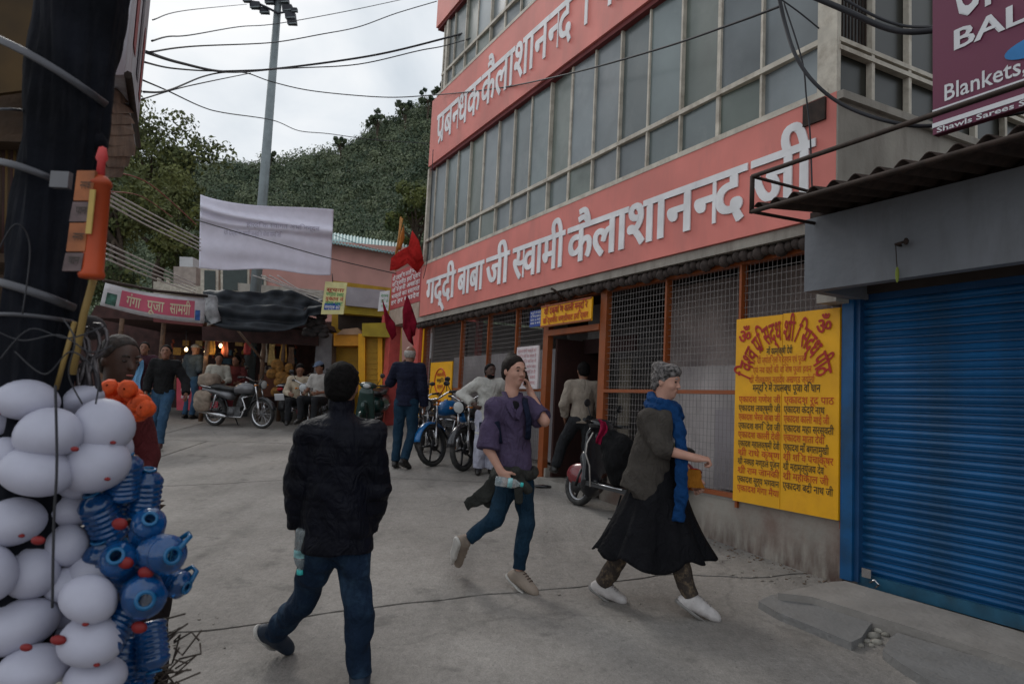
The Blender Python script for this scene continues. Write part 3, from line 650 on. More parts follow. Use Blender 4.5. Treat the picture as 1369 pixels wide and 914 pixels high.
def leaves(cents, radii, per, size, rng, squash=.75, jit=.6):
    """clumps of small bent leaf faces spread through blobs"""
    C = np.repeat(np.array(cents, float), per, 0); R_ = np.repeat(np.array(radii, float), per); n = len(C)
    d = rng.normal(size=(n, 3)); d /= np.linalg.norm(d, axis=1)[:, None]; rad = R_*(.55+.5*rng.random(n)); d[:, 2] *= squash
    P = C+d*rad[:, None]; nrm = d+rng.normal(size=(n, 3))*jit; nrm /= np.linalg.norm(nrm, axis=1)[:, None]
    a = np.cross(nrm, rng.normal(size=(n, 3))); a /= np.linalg.norm(a, axis=1)[:, None]+1e-9; b = np.cross(nrm, a)
    s = (size*(.6+.8*rng.random(n)))[:, None] if np.isscalar(size) else (np.repeat(np.array(size, float), per)*(.6+.8*rng.random(n)))[:, None]
    vs = np.stack([P-a*s, P-b*s*.55+nrm*s*.15, P+a*s, P+b*s*.55+nrm*s*.15], 1).reshape(-1, 3); F = np.arange(n*4).reshape(n, 4); return vs, F
def np_top(name, vs, F, m, label=None, cat=None, group=None, kind=None, smooth=False, tone=None):
    c = vs.mean(0); c[2] = vs[:, 2].min(); o = np_obj0(name, vs, F, m, c, smooth, tone=tone); return tag(o, label, cat, group, kind)
def np_obj0(name, vs, F, m, c, smooth=False, parent=None, tone=None):
    me = bpy.data.meshes.new(name); n = len(F); k = F.shape[1]
    me.vertices.add(len(vs)); me.vertices.foreach_set('co', (vs-np.array(c)).astype(np.float32).ravel())
    me.loops.add(n*k); me.loops.foreach_set('vertex_index', F.astype(np.int32).ravel()); me.polygons.add(n)
    me.polygons.foreach_set('loop_start', np.arange(0, n*k, k, dtype=np.int32)); me.polygons.foreach_set('loop_total', np.full(n, k, np.int32))
    me.polygons.foreach_set('use_smooth', np.full(n, smooth)); me.materials.append(m); me.update(calc_edges=True)
    if tone is not None: ta = me.attributes.new('tone', 'FLOAT', 'FACE'); ta.data.foreach_set('value', tone.astype(np.float32))
    o = bpy.data.objects.new(name, me); COL.objects.link(o)
    if parent is not None: o.parent = parent
    else: o.location = tuple(c)
    return o
rng = np.random.default_rng(5)
cs_, rs_, sz_ = [], [], []
while len(cs_) < 3200:
    y = 36+118*rng.random()**.8; x = y*(-.62+.62*rng.random())
    z = hill_z(x, y); r = rng.uniform(.9, 2.7)*(.55+y/190)
    cs_.append((x, y, z+r*.5)); rs_.append(r); sz_.append(.035+y*.0014)
vs, F = leaves(cs_, rs_, 170, np.array(sz_)*1.1, rng, jit=.28)
np_top('forest', vs, F, LF, tone=np.repeat(rng.random(3200), 170), kind='stuff', label='dense dark green wood covering the hillside behind the street', cat='forest')
def tree(label, base, crown, r, blobs, leafsize, per, m, trunk_r, group=None, spread=(1, 1, .8), seed=1, shape='round'):
    rg = np.random.default_rng(seed); root = empty('tree', base, label, 'tree', group); base = Vector(base); crown = Vector(crown)
    tb_ = MB(); n = 7; pts = [base.lerp(crown, i/n)+Vector((.12*r*math.sin(i*1.3+seed), .1*r*math.cos(i*1.7), 0))*(i/n) for i in range(n+1)]
    tb_.tube(pts, [trunk_r*(1-.75*i/n) for i in range(n+1)], 8); C_ = []; R_ = []
    for i in range(blobs):
        d = rg.normal(size=3); d /= np.linalg.norm(d); k = rg.random()**.4
        if shape == 'layer': p = crown+Vector((d[0]*spread[0]*r*k, d[1]*spread[1]*r*k, (rg.integers(-2, 3)/2)*spread[2]*r*.8+d[2]*.08*r))
        else: p = crown+Vector((d[0]*spread[0], d[1]*spread[1], d[2]*spread[2]))*(r*k)
        C_.append(tuple(p)); R_.append(r*rg.uniform(.16, .34)); 
        if i < 16: s0 = pts[3+i % (n-3)]; tb_.tube([s0, s0.lerp(p, .5)+Vector((0, 0, .06*r)), p], [trunk_r*.4, trunk_r*.22, trunk_r*.06], 5, cap=False)
    tb_.build('trunk', BARK, root)
    vs, F = leaves(C_, R_, per, leafsize, rg); c = np_obj0('crown', vs, F, m, base, parent=root, tone=np.repeat(rg.random(blobs), per)); return root
b = at(215, 420, 30); tree('large dark leafy tree rising behind the left stalls beside the signboard', b, at(212, 235, 30), 3.3, 46, .10, 230, LF2, .30, seed=3, spread=(.85, .8, 1.0))
b = at(160, 420, 24); tree('bushy dark tree just right of the orange tube on the left', b, at(150, 285, 24), 2.6, 34, .09, 210, LF2, .2, seed=9, spread=(.9, .8, 1.1))
b = at(555, 380, 26); tree('yellow-green bushy tree beside the left end of the temple building', b, at(560, 290, 26), 1.5, 26, .07, 200, LF3, .15, seed=4)
b = at(240, 400, 30); tree('low olive tree below the large tree over the stall roofs', b, at(228, 312, 30), 2.1, 26, .09, 190, LF3, .15, seed=6, spread=(1.1, .8, .8))
for i, (px, top, wd) in enumerate(((505, 148, 22), (542, 132, 20), (572, 118, 20), (360, 196, 13), (455, 176, 13), (590, 108, 16))):
    Yt = 140; cz_ = at(px, top+12, Yt); bz = at(px, top+45, Yt); r_ = wd/950*Yt*.75
    tree(['thin wind-shaped tree standing alone on the ridge skyline', 'flat-crowned tree on the ridge, second left of the temple', 'sparse tree on the ridge nearest the salmon building', 'small tree on the skyline just right of the light mast', 'small round tree midway along the ridge', 'pale sparse treetop against the salmon band on skyline'][i], bz, cz_, r_, 12, .32, 60, LF, .25, seed=20+i, shape='layer', spread=(1, 1, .6))

# ================================================================== FAR HOUSES
PINKW = mat('pink_house_wall', (.46, .24, .21), .8, var=.08, vs=1.5, dirt=(.35, .2, .17), dfac=.4, ds=1)
TEALR = mat('pale_teal_sheet', (.24, .36, .36), .6, var=.1)
def quadY(mb, pts, Yb, th=.12):
    P = [at(px, py, Yb) for px, py in pts]; mb.prism(P, (0, th, 0)); return mb
def flat(par, name, m, pts, Yb, th=.12): return quadY(MB(), pts, Yb, th).build(name, m, par)
ph_ = empty('pink_house', at(450, 560, 23), 'pink plastered house with pale teal sheet roof behind the stalls', 'house')
a, b, c, d = at(318, 360, 23), at(560, 360, 23), at(560, 332, 23), at(318, 312, 23)
hz0 = 0
MB().prism([Vector((a.x, 23, .5)), Vector((b.x, 23, .5)), c, d], (0, 5, 0)).build('wall', PINKW, ph_)
rf = MB(); e0, e1 = at(430, 325, 22.6), at(560, 345, 22.6); e2, e3 = at(560, 330, 26), at(430, 306, 26)
e0 = at(300, 300, 22.6)
nn = 60
def rfn(u, v):
    p = e0.lerp(e1, u).lerp(at(300, 288, 26).lerp(e2, u), v); p.z += .03*math.sin(u*nn*2*PI); return p
rf.grid(rfn, nn*4, 2); rf.build('roof', TEALR, ph_, solid=.02)
flat(ph_, 'cornice', CREAM, [(318, 392), (430, 400), (520, 414), (520, 408), (430, 388), (318, 378)], 22.7, .25)
for (x0, x1, y0, y1) in ((298, 330, 350, 388), (340, 352, 372, 390)):
    f_ = flat(ph_, 'window', MULL, [(x0-3, y1+4), (x1+3, y1+5), (x1+3, y0-4), (x0-3, y0-4)], 22.88, .1)
    flat(ph_, 'pane', mat('dark_green_pane', (.03, .045, .04), .25), [(x0, y1), (x1, y1), (x1, y0), (x0, y0)], 22.84, .03).parent = f_
wh_ = empty('white_house', at(245, 560, 25), 'small pale cream house with cluttered rooftop beyond the cables', 'house')
flat(wh_, 'wall', mat('cream_wall', (.44, .37, .33), .85, dirt=(.25, .2, .18)), [(232, 470), (262, 470), (262, 357), (232, 356)], 25, 3)
flat(wh_, 'parapet', MULL, [(205, 392), (300, 398), (300, 386), (205, 376)], 24.6, .2); flat(wh_, 'tank', WHITEP, [(240, 356), (258, 357), (258, 344), (240, 343)], 25, .8)
flat(wh_, 'wall', mat('cream_wall', (.44, .37, .33)), [(200, 470), (330, 470), (330, 398), (200, 392)], 24.9, .1)
for px in (210, 222, 268, 281, 292): flat(wh_, 'baluster', MULL, [(px, 388), (px+4, 388), (px+4, 372), (px, 371)], 24.7, .1)
for x0 in (270, 300): flat(wh_, 'window_frame', MULL, [(x0-2, 394), (x0+22, 395), (x0+22, 358), (x0-2, 357)], 24.4, .15)
for x0 in (273, 303): flat(wh_, 'pane', mat('dark_green_pane', (.03, .045, .04)), [(x0, 390), (x0+15, 391), (x0+15, 362), (x0, 361)], 24.38, .018)

# ================================================================== YELLOW SHOPS AND RED GATE
YS = empty('yellow_shop', at(480, 560, 15.2), 'yellow painted shop with closed yellow shutters next to the red gate', 'shop')
YSH = mat('ochre_shutter', (.42, .235, .01), .6, var=.12, dirt=(.28, .14, .01), dfac=.5, ds=3); YOL = mat('olive_yellow_trim', (.36, .26, .015), .6)
flat(YS, 'wall', mat('mustard_wall', (.38, .22, .02), .8), [(438, 590), (524, 590), (524, 385), (445, 375)], 15.9, 1.5)
flat(YS, 'shutter', YSH, [(448, 590), (484, 590), (484, 458), (448, 455)], 15.4, .08); flat(YS, 'shutter', YSH, [(486, 590), (522, 590), (520, 450), (487, 450)], 14.9, .08)
flat(YS, 'pillar', YELL, [(479, 590), (488, 590), (488, 446), (479, 446)], 14.8, .5); flat(YS, 'pillar', YELL, [(505, 590), (511, 590), (511, 447), (505, 447)], 14.78, .1)
flat(YS, 'shutter_box', mat('amber_box', (.62, .26, .012), .55), [(446, 462), (482, 462), (482, 447), (446, 445)], 14.9, .5)
flat(YS, 'shutter_box', YOL, [(484, 449), (524, 451), (524, 431), (484, 432)], 14.5, .5)
flat(YS, 'lintel_beam', YOL, [(450, 418), (524, 424), (524, 412), (450, 408)], 15.0, .5)
flat(YS, 'parapet_cloth', mat('lilac_grey_cloth', (.34, .32, .35), .85, var=.15, vs=3), [(462, 408), (514, 413), (514, 388), (462, 383)], 14.9, .15)
flat(YS, 'ledge', mat('peach_ledge', (.42, .27, .18), .8), [(450, 447), (484, 447), (478, 438), (458, 440)], 14.85, .3)
flat(YS, 'dark_recess', DARKIN, [(452, 440), (520, 440), (520, 422), (452, 418)], 15.3, .2)
for i in range(17):
    y = 466+i*7.2
    flat(YS, 'shutter_rib', YSH, [(449, y+1.2), (483, y+1.2), (483, y-.6), (449, y-.6)], 15.385, .02)
    flat(YS, 'shutter_rib', YSH, [(489, y+1.2-10), (504, y+1.2-10), (504, y-.6-10), (489, y-.6-10)], 14.885, .02)
o_ = at(490, 528, 14.86)
letters('काली', at(489, 529, 14.88), (1, 0, 0), (0, 0, 1), (0, -1, 0), width=.36, height=.26, bold=.01)[0].build('lettering', ORAL, YS)
ys2 = empty('notice_sign', at(445, 420, 13.6), 'pale yellow hanging sign with green, red and blue lines above the stall', 'sign')
flat(ys2, 'panel', mat('pale_yellow_board', (.66, .62, .30), .6), [(429, 420), (459, 420), (464, 378), (435, 376)], 13.6, .03)
for i, (t_, m_) in enumerate((('सूचना', REDL), ('भण्डारा प्रसाद'.replace('प्र', 'प^'), mat('green_print', (.05, .3, .1))), ('दुकान नं', REDL), ('गंगा घाट', mat('green_print', (.05, .3, .1))))):
    letters(t_, at(436-i*.6, 389+i*6, 13.59), (1, 0, -.02), (.1, 0, 1), (0, -1, 0), width=.34, height=.10, bold=.01)[0].build('lettering', m_, ys2)
flat(ys2, 'blue_band', mat('sign_blue2', (.03, .08, .35)), [(433, 414), (454, 414), (455, 405), (434, 405)], 13.595, .004)
letters('सम्पर्क करें', at(434, 412, 13.585), (1, 0, -.02), (.1, 0, 1), (0, -1, 0), width=.28, height=.09, bold=.01)[0].build('lettering', WHITEP, ys2)
MB().tube([at(445, 377, 13.6), at(444, 366, 13.7)], .01, 5).build('hanger', RUST, ys2)

RG = empty('red_gate', FP(9.9, .9, 0), 'narrow red gateway with a lettered maroon board next to the temple', 'gate')
g0 = lambda px, py: fac(px, py, .0)
def gbox(name, m, px0, px1, py0, py1, o0, o1, par=RG):
    t0, za = fac(px0, py0, o1); t1, zb_ = fac(px1, py1, o1); return MB().fbox(t0, t1, min(za, zb_), max(za, zb_), o0, o1).build(name, m, par)
MRB = mat('maroon_board', (.42, .05, .055), .55, var=.08)
tA = fac(522, 400, .1)[0]; tB = fac(563, 400, .1)[0]; zA = fac(542, 408, .1)[1]; zB = fac(542, 362, .1)[1]
MB().fbox(tA, tB+.02, zA, zB+.06, .0, .1).build('sign_panel', MRB, RG)
for i, s in enumerate(('श~ा^ी दक्षिण काली मन्दिर', 'सिद्धपीठ हरिद्वार', 'निरंजनी अखाड़ा', 'भक्तों का स~वागत', 'हर हर महादेव')):
    hh_ = (zB-zA)/5.6; ptext(RG, s, tA-.08, tB+.12, zB-.0-hh_*(i+.85), hh_*.95, .105, WLET, .012)
MB().fbox(tA-.05, tB+.03, zA-.35, zA-.02, -.3, .12).build('lintel', mat('peach_lintel', (.40, .30, .24), .85, var=.15), RG)
MB().fbox(tA+.1, tA-.22, .5, zA-.3, -.1, .12).build('pillar', PINKP, RG); MB().fbox(tA+.18, tA-.0, zA-.3, zA-.1, -.1, .2).build('bracket', PINKP, RG)
MB().fbox(tA-.25, tB+.02, .5, zA-.3, -.9, -.85).build('dark_door', mat('deep_maroon_door', (.045, .015, .015), .8), RG)
MB().fbox(tA-.5, tA-.62, .8, zA-.3, -.85, -.8).build('door_stile', WOOD, RG); MB().fbox(tA-.25, tA-.3, .8, zA-.3, -.85, -.75).build('door_stile', WOOD, RG)
MB().fbox(tA-.62, tA-1.1, zA-1.0, zA-.5, -.5, -.45).build('white_cloth', mat('white_cloth', (.5, .5, .52)), RG)
MB().fbox(tA+.3, tB+.02, 2.2, zB, -1.2, -1.1).build('back_wall', PINKP, RG)
RC = cl('red_flag_cloth', (.42, .02, .018)); RC2 = cl('maroon_flag_cloth', (.19, .006, .02))
def flag(label, pts, Yb, m, pole=None):
    """pts: outline; built as a rippled cloth fan"""
    P = [at(px, py, Yb+.06*math.sin(i*2.1)) for i, (px, py) in enumerate(pts)]; c = sum(P, Vector((0, 0, 0)))/len(P)
    root = empty('flag', c, label, 'flag'); mb = MB(); n = len(P)
    inner = [p.lerp(c, .5)+Vector((0, .05*math.sin(i*3), 0)) for i, p in enumerate(P)]
    k = mb.add(P+inner+[c+Vector((0, -.04, 0))], [(i, (i+1) % n, n+(i+1) % n, n+i) for i in range(n)]+[(n+i, n+(i+1) % n, 2*n) for i in range(n)], True)
    mb.build('cloth', m, root, solid=.01)
    if pole: MB().tube([at(*pole[0], Yb+.05), at(*pole[1], Yb+.05)], .018, 6).build('pole', mat('bamboo', (.45, .2, .05), .7), root)
    return root
flag('bright red cloth bundle tied to bamboo above the maroon board', [(521, 362), (523, 345), (535, 335), (548, 328), (553, 318), (562, 330), (567, 352), (558, 365), (545, 352), (532, 360)], 12.6, RC, ((528, 345), (538, 292)))
flag('thin orange and red pennant on a bamboo stick on top of gate', [(529, 335), (534, 318), (540, 300), (541, 318), (536, 334)], 12.8, mat('orange_cloth', (.5, .17, .03), .8), ((529, 362), (536, 290)))
flag('small pointed red cloth standing on top of the red gate', [(545, 335), (551, 308), (560, 322), (566, 345), (556, 350)], 12.5, RC)
flag('maroon triangular flag hanging left of the gate doorway', [(511, 400), (519, 420), (528, 432), (530, 448), (524, 455), (516, 438)], 12.0, RC2)
flag('maroon pointed flag hanging before the gate doorway', [(544, 393), (551, 412), (557, 430), (555, 448), (548, 452), (553, 462), (546, 456), (539, 440), (538, 415)], 11.8, RC2)
gs = empty('small_sign', at(510, 412, 14), 'small white notice with green marks fixed beside the red gate', 'sign'); flat(gs, 'panel', WHITEP, [(505, 416), (519, 415), (521, 388), (508, 390)], 13.9, .03)
for i in range(3): letters(['राम', 'हरि ॐ', 'नमः'][i], at(509, 397+i*7, 13.89), (1, 0, 0), (0, 0, 1), (0, -1, 0), width=.15, height=.09)[0].build('lettering', mat('green_print', (.05, .3, .1)), gs)

# ================================================================== STALLS ALONG THE LEFT
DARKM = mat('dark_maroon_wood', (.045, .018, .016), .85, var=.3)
ST = empty('souvenir_stall', gnd(290, 562), 'dim open-fronted souvenir stall with wooden posts under a black tarp', 'stall')
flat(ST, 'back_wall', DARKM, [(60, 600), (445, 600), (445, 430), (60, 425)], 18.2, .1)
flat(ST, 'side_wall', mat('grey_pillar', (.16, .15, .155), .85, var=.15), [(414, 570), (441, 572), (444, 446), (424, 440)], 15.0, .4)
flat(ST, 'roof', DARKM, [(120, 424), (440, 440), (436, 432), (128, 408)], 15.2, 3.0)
for px in (150, 207, 268, 345, 372): 
    p = gnd(px, 563); q_ = at(px, 425, p.y); MB().tube([Vector((p.x, p.y, G(p.x, p.y)-.02)), Vector((p.x, p.y, q_.z))], .05, 8).build('post', WOOD, ST)
MB().tube([at(312, 435, 14.6), at(350, 480, 14.6)], .025, 6).build('brace', WOOD, ST)
flat(ST, 'fascia_board', DARKM, [(270, 455), (425, 462), (425, 442), (270, 436)], 14.9, .06)
flat(ST, 'fascia_board', mat('faded_red_board', (.12, .03, .03), .8), [(205, 430), (270, 436), (270, 426), (205, 416)], 15.0, .06)
for (x0, x1, y0, y1, m) in ((236, 262, 505, 548, mat('pink_red_cloth', (.42, .06, .09), .8)), (262, 300, 500, 545, mat('pink_red_cloth', (.42, .06, .09), .8)), (345, 372, 500, 530, mat('brown_cloth', (.14, .05, .03), .8))):
    flat(ST, 'counter_cloth', m, [(x0, y1), (x1, y1), (x1, y0), (x0, y0)], 15.6, .5)
flat(ST, 'counter', WOOD, [(130, 520), (235, 520), (235, 500), (130, 498)], 16.0, .9); flat(ST, 'counter', WOOD, [(372, 545), (415, 545), (415, 505), (372, 503)], 15.3, .9)
pst = MB()
for i in range(8): p = at(242+i % 3*6, 512+i//3*10, 15.58); pst.hexa(p, (.05+.02*(i % 2), 0, 0), (0, -.005, 0), (0, 0, .06))
pst.build('white_print', mat('pale_print', (.5, .4, .42), .7), ST)
cols = [((.40, .20, .03), 'ochre'), ((.30, .03, .03), 'red'), ((.12, .06, .03), 'brown'), ((.42, .28, .10), 'tan'), ((.25, .05, .02), 'rust'), ((.03, .08, .12), 'teal'), ((.40, .34, .28), 'cream')]
rq = random.Random(3); cnt = 0; ORD = 'first second third fourth fifth sixth seventh eighth ninth tenth eleventh twelfth thirteenth'.split(); SHF = ['top', 'second', 'third', 'bottom']
for row, y in enumerate((462, 474, 486, 498)):
    for k in range(13):
        px = 232+k*13.5+rq.uniform(-2, 2)
        if 330 < px < 340: continue
        c_, nm = rq.choice(cols); Yg = 16.4+rq.uniform(0, .8); m_ = mat('goods_'+nm, c_, .7, var=.25, vs=20)
        w_, h_ = rq.uniform(.07, .12), rq.uniform(.09, .17); p = at(px, y, Yg); mb = MB()
        kind = rq.choice('bjg')
        if kind == 'b': mb.hexa(p, (w_*1.6, 0, 0), (0, .1, 0), (0, 0, h_))
        elif kind == 'j': mb.lathe([(0, 0), (w_*.6, 0), (w_*.7, h_*.5), (w_*.5, h_*.8), (w_*.3, h_*.85), (w_*.35, h_), (0, h_)], p, n=10)
        else:
            for j in range(5): mb.ell(p+Vector((.02*math.sin(j*2), 0, h_-j*.045)), (.032, .03, .026), 7, 5)
        nmk = {'b': 'goods_packet', 'j': 'goods_jar', 'g': 'bead_string'}[kind]
        thing(mb, nmk, m_, {'b': f'{nm} packet, {ORD[k]} from the left on the {SHF[row]} shelf of the stall', 'j': f'{nm} jar, {ORD[k]} from the left on the {SHF[row]} shelf of the stall', 'g': f'{nm} string of beads, {ORD[k]} from the left in the {SHF[row]} row of the stall'}[kind], {'b': 'packet', 'j': 'jar', 'g': 'beads'}[kind], f'{nm} {nmk.replace("_", " ")}s inside the souvenir stall')
        cnt += 1
hang = [(282, 452, 'ochre'), (300, 455, 'rust'), (330, 452, 'red'), (352, 462, 'cream'), (362, 466, 'tan'), (378, 462, 'ochre'), (388, 470, 'brown')]
for i, (px, py, nm) in enumerate(hang):
    p = at(px, py+22, 15.2); mb = MB(); mb.grid(lambda u, v: p+Vector(((u-.5)*.14*(1+.2*math.sin(v*6)), .02*math.sin(u*9+v*4), .45*v)), 5, 8)
    thing(mb, 'hanging_cloth', MATS.get('goods_'+nm) or mat('goods_'+nm, dict((b, a) for a, b in cols)[nm]), f'{nm} cloth strip, {ORD[i]} from the left under the stall eave', 'cloth', f'{nm} cloth strips hanging from the stall eave', solid=.01)
pl = [(368, 492), (381, 500), (375, 516)]
for i, (px, py) in enumerate(pl):
    mb = MB(); [mb.ell(at(px+6*math.cos(j*2.4+i), py+8*math.sin(j*1.9+i), 15.1), (.10+.02*(j%2), .07, .11), 10, 7) for j in range(5)]; thing(mb, 'straw_bag', mat('straw_gold', (.26, .12, .025), .8, var=.4, vs=12, bump=.5), ['golden straw bag hung highest beside the stall post', 'golden straw bag hung just right of the others', 'lowest golden brown straw bag at the stall'][i], 'bag')
for i, (px, py) in enumerate(((295, 462), (249, 467), (275, 470))):
    rt_ = empty('bulb', at(px, py, 15.3), ['brightest bare bulb glowing in the middle of stall', 'warm bare bulb glowing above the grey-capped man', 'small dim warm bulb between the two brighter ones'][i], 'lamp')
    MB().ell(at(px, py, 15.3), (.035, .035, .045), 10, 8).build('glass', mat('bulb_glow', (1, .72, .38), emit=5), rt_); MB().tube([at(px, py-2, 15.3), at(px, 440, 15.3)], .006, 5).build('wire', CABLE, rt_)
    ld = bpy.data.lights.new('bulb_light', 'POINT'); ld.energy = 2.5; ld.color = (1, .68, .35); ld.shadow_soft_size = .06; lo_ = bpy.data.objects.new('bulb_light', ld); COL.objects.link(lo_); lo_.location = at(px, py+5, 15.15)-rt_.location; lo_.parent = rt_
# tarp
TARP = mat('black_tarp', (.014, .018, .024), .6, var=.3, spec=.3, bump=.5, bs=9)
def tarp(u, v):
    px = 274+168*u; top = 389+8*u+3*math.sin(u*7); bot = 432-14*u+22*math.sin(u*PI)**1.0*(1 if u < .8 else .8)-(8 if u > .8 else 0)+30*max(0, u-.75)
    p = at(px, top+(bot-top)*v, 14.6-.5*math.sin(v*PI*.5)+.0)
    fold = .06*math.sin(v*13+2.5*math.sin(u*4))+.03*math.sin(v*31+4*math.sin(u*3+1))*math.sin(u*PI)+.09*abs(math.sin(u*6.5+v*2.2))**1.5+.025*math.sin(u*37+v*15)*(1-v)
    return p+Vector((0, -fold*1.1-.12*math.sin(u*PI*2), fold*.35))
mb = MB(); mb.grid(tarp, 70, 26); thing(mb, 'tarp', TARP, 'black plastic tarp draped in folds over the stall front', 'tarp', solid=.012)
mb = MB(); mb.grid(lambda u, v: at(271+18*u+6*v, 393+2*u+42*v-8*u*v, 14.0-.1*math.sin(u*PI))+Vector((0, .04*math.sin(v*9), 0)), 6, 12); thing(mb, 'cloth', mat('grey_white_cloth', (.3, .3, .31), .8, var=.3, vs=9), 'dirty white cloth corner hanging between pink banner and black tarp', 'cloth', solid=.01)
mb = MB()
for i in range(26): p = at(420+rq.uniform(-12, 16), 428+rq.uniform(-14, 22), 14.4); mb.ell(p, (.12, .1, .07), 7, 5)
thing(mb, 'rags', mat('dark_rags', (.03, .025, .025), .9, var=.5, vs=8), 'dark heap of rags and sheets piled on the stall corner', 'rags', kind='stuff')
# pink banner sign over the stall
PB = empty('stall_banner', at(205, 420, 13.5), 'long pink banner with white Hindi words and white border above stall', 'banner')
def pbp(u, v, o=0): 
    a_ = at(134, 408, 12.6).lerp(at(272, 432, 13.8), u); b_ = at(141, 378, 12.6).lerp(at(273, 398, 13.8), u); p = a_.lerp(b_, v); return p+Vector((0, -o+.03*math.sin(u*8), -.06*math.sin(u*PI)))
PNK = mat('pink_vinyl', (.52, .10, .16), .5, var=.12, vs=2); 
MB().grid(lambda u, v: pbp(u, v), 24, 4).build('panel', mat('white_vinyl', (.52, .50, .52), .5), PB, solid=.02)
MB().grid(lambda u, v: pbp(.16+.74*u, .18+.68*v, .02), 24, 3).build('pink_field', PNK, PB)
for s, u0, u1 in (('गंगा', .22, .36), ('पूजा', .43, .60), ('सामग^ी', .66, .86)):
    cl_, W_ = layout(s, .012); mb = MB()
    for vs_, fs_ in cl_: mb.add([pbp(u0+(u1-u0)*x/W_, .28+.62*y, .03+q) for x, y, q in vs_], fs_)
    mb.build('lettering', mat('pale_yellow_print', (.62, .55, .38), .6), PB)
MB().grid(lambda u, v: pbp(.04+.09*u, .12+.5*v, .025), 3, 3).build('green_picture', mat('picture_green', (.05, .13, .10), .6, var=.6, vs=9), PB)
MB().grid(lambda u, v: pbp(.91+.05*u, .1+.4*v, .025), 3, 3).build('blue_picture', mat('picture_blue', (.03, .10, .30), .6, var=.5, vs=9), PB)
MB().tube([pbp(0, 1)+Vector((-.05, 0, .04)), pbp(.5, 1)+Vector((0, 0, .05)), pbp(1, 1)+Vector((.05, 0, .04))], .03, 6).build('top_rail', RUST, PB)

# ================================================================== MAST, HANGING CLOTH, CABLES
mast = empty('light_mast', gnd(333, 575) if 0 else at(331, 560, 17.5), 'tall grey tapering mast with a cluster of dark floodlights on top', 'mast')
GMET = mat('galvanised_mast', (.20, .23, .24), .5, .5, var=.1); FLD = mat('floodlight_housing', (.02, .022, .03), .5)
a, b = at(328, 560, 17.5), at(374, -25, 17.5); b = Vector((a.x+(b.x-a.x), a.y, b.z))
MB().tube([a, a.lerp(b, .5), b], [.15, .12, .085], 14).build('pole', GMET, mast)
MB().tube([at(338, 2, 17.5), at(352, 8, 17.4), at(372, 18, 17.4), at(384, 16, 17.4), at(392, 24, 17.5)], .028, 6).build('crossarm', FLD, mast)
MB().tube([at(340, -16, 17.5), at(400, -14, 17.5)], .028, 6).build('crossarm', FLD, mast)
for i, (px, py, s_) in enumerate(((342, 8, 1), (354, 15, .9), (331, 0, .8), (361, 2, .9), (385, 12, 1), (389, 22, 1), (391, 30, .9), (380, 1, 1), (366, -5, 1), (394, 14, .6))):
    p = at(px, py, 17.4+.1*math.sin(i*2)); f_ = MB(); f_.hexa(p-Vector((.12, .08, .08))*s_, Vector((.24, .05, .03))*s_, Vector((0, .14, 0))*s_, Vector((-.03, 0, .16))*s_).build('floodlight', FLD, mast)
    # flared rim
    MB().tube([p+Vector((-.11, -.09, -.10))*s_, p+Vector((.13, -.09, -.07))*s_], .02*s_, 6).build('lamp_rim', GMET, mast)
WCL = cl('lilac_white_sheet', (.70, .69, .80), var=.04, bump=.1, fold=0)
def sheetp(u, v, o=0):
    tl_, tr_, bl_, br_ = (268, 260), (446, 280), (266, 358), (442, 367); top = (tl_[0]+(tr_[0]-tl_[0])*u, tl_[1]+(tr_[1]-tl_[1])*u+9*math.sin(u*PI)**.8*(1-u)*1.2); bot = (bl_[0]+(br_[0]-bl_[0])*u, bl_[1]+(br_[1]-bl_[1])*u-1*math.sin(u*PI)+2*math.sin(u*9))
    px, py = top[0]+(bot[0]-top[0])*v, top[1]+(bot[1]-top[1])*v
    w_ = .12*math.exp(-((v-.16-.16*u)/.05)**2)+.09*math.exp(-((v-.30-.08*u)/.05)**2)+.022*math.sin(v*9+u*3+1.5*math.sin(u*3))*(1-.4*v)+.012*math.sin(v*21-u*4)
    return at(px, py, 12.2+1.2*u-w_-o)
SH = empty('hanging_sheet', at(355, 367, 12.8), 'large blank lilac-white cloth banner strung above the street', 'banner')
mb = MB(); mb.grid(sheetp, 80, 50); mb.build('cloth', WCL, SH, solid=.008)
fp = MB()
for r_, (v0, a_, b_) in enumerate(((.28, .35, .9), (.42, .18, .62))):
    cl_, W_ = layout('श~ा^ी दक्षिण काली मन्दिर सेवा समिति' if r_ else 'हार्दिक स~वागत अभिनन्दन', 0)
    for vs_, fs_ in cl_: fp.add([sheetp(a_+(b_-a_)*x/W_, v0+.06-.10*y, .02) for x, y, q in vs_], fs_)
fp.build('faint_lettering', mat('faint_lilac_print', (.44, .42, .52), .8), SH)
CN_ = 0
def cable(label, pts, r=.008, name='cable', m=CABLE, group=None, cat='cable'):
    P = [at(px, py, Yb) for px, py, Yb in pts]; Q = []
    for i in range(len(P)-1):
        p0, p1, p2, p3 = P[max(i-1, 0)], P[i], P[i+1], P[min(i+2, len(P)-1)]
        for k in range(8):
            t = k/8; Q.append(.5*((2*p1)+(p2-p0)*t+(2*p0-5*p1+4*p2-p3)*t*t+(3*p1-p0-3*p2+p3)*t**3))
    Q.append(P[-1]); mb = MB(); mb.tube(Q, r, 6); return thing(mb, name, m, label, cat, group)
cable('thin cable from the left signboard to the top of mast', [(204, 27, 6), (250, 14, 10), (330, 6, 17)], .006)
cable('uppermost sky cable passing behind the mast toward upper right', [(203, 55, 6), (225, 49, 8), (255, 47, 10), (320, 36, 13), (370, 32, 15), (460, 16, 17), (545, -2, 19)], .009)
cable('sky cable crossing the mast and rising to the roof band', [(200, 70, 6), (260, 62, 8), (365, 57, 11), (430, 46, 12), (480, 36, 13), (530, 18, 13.5), (584, 2, 14)], .009)
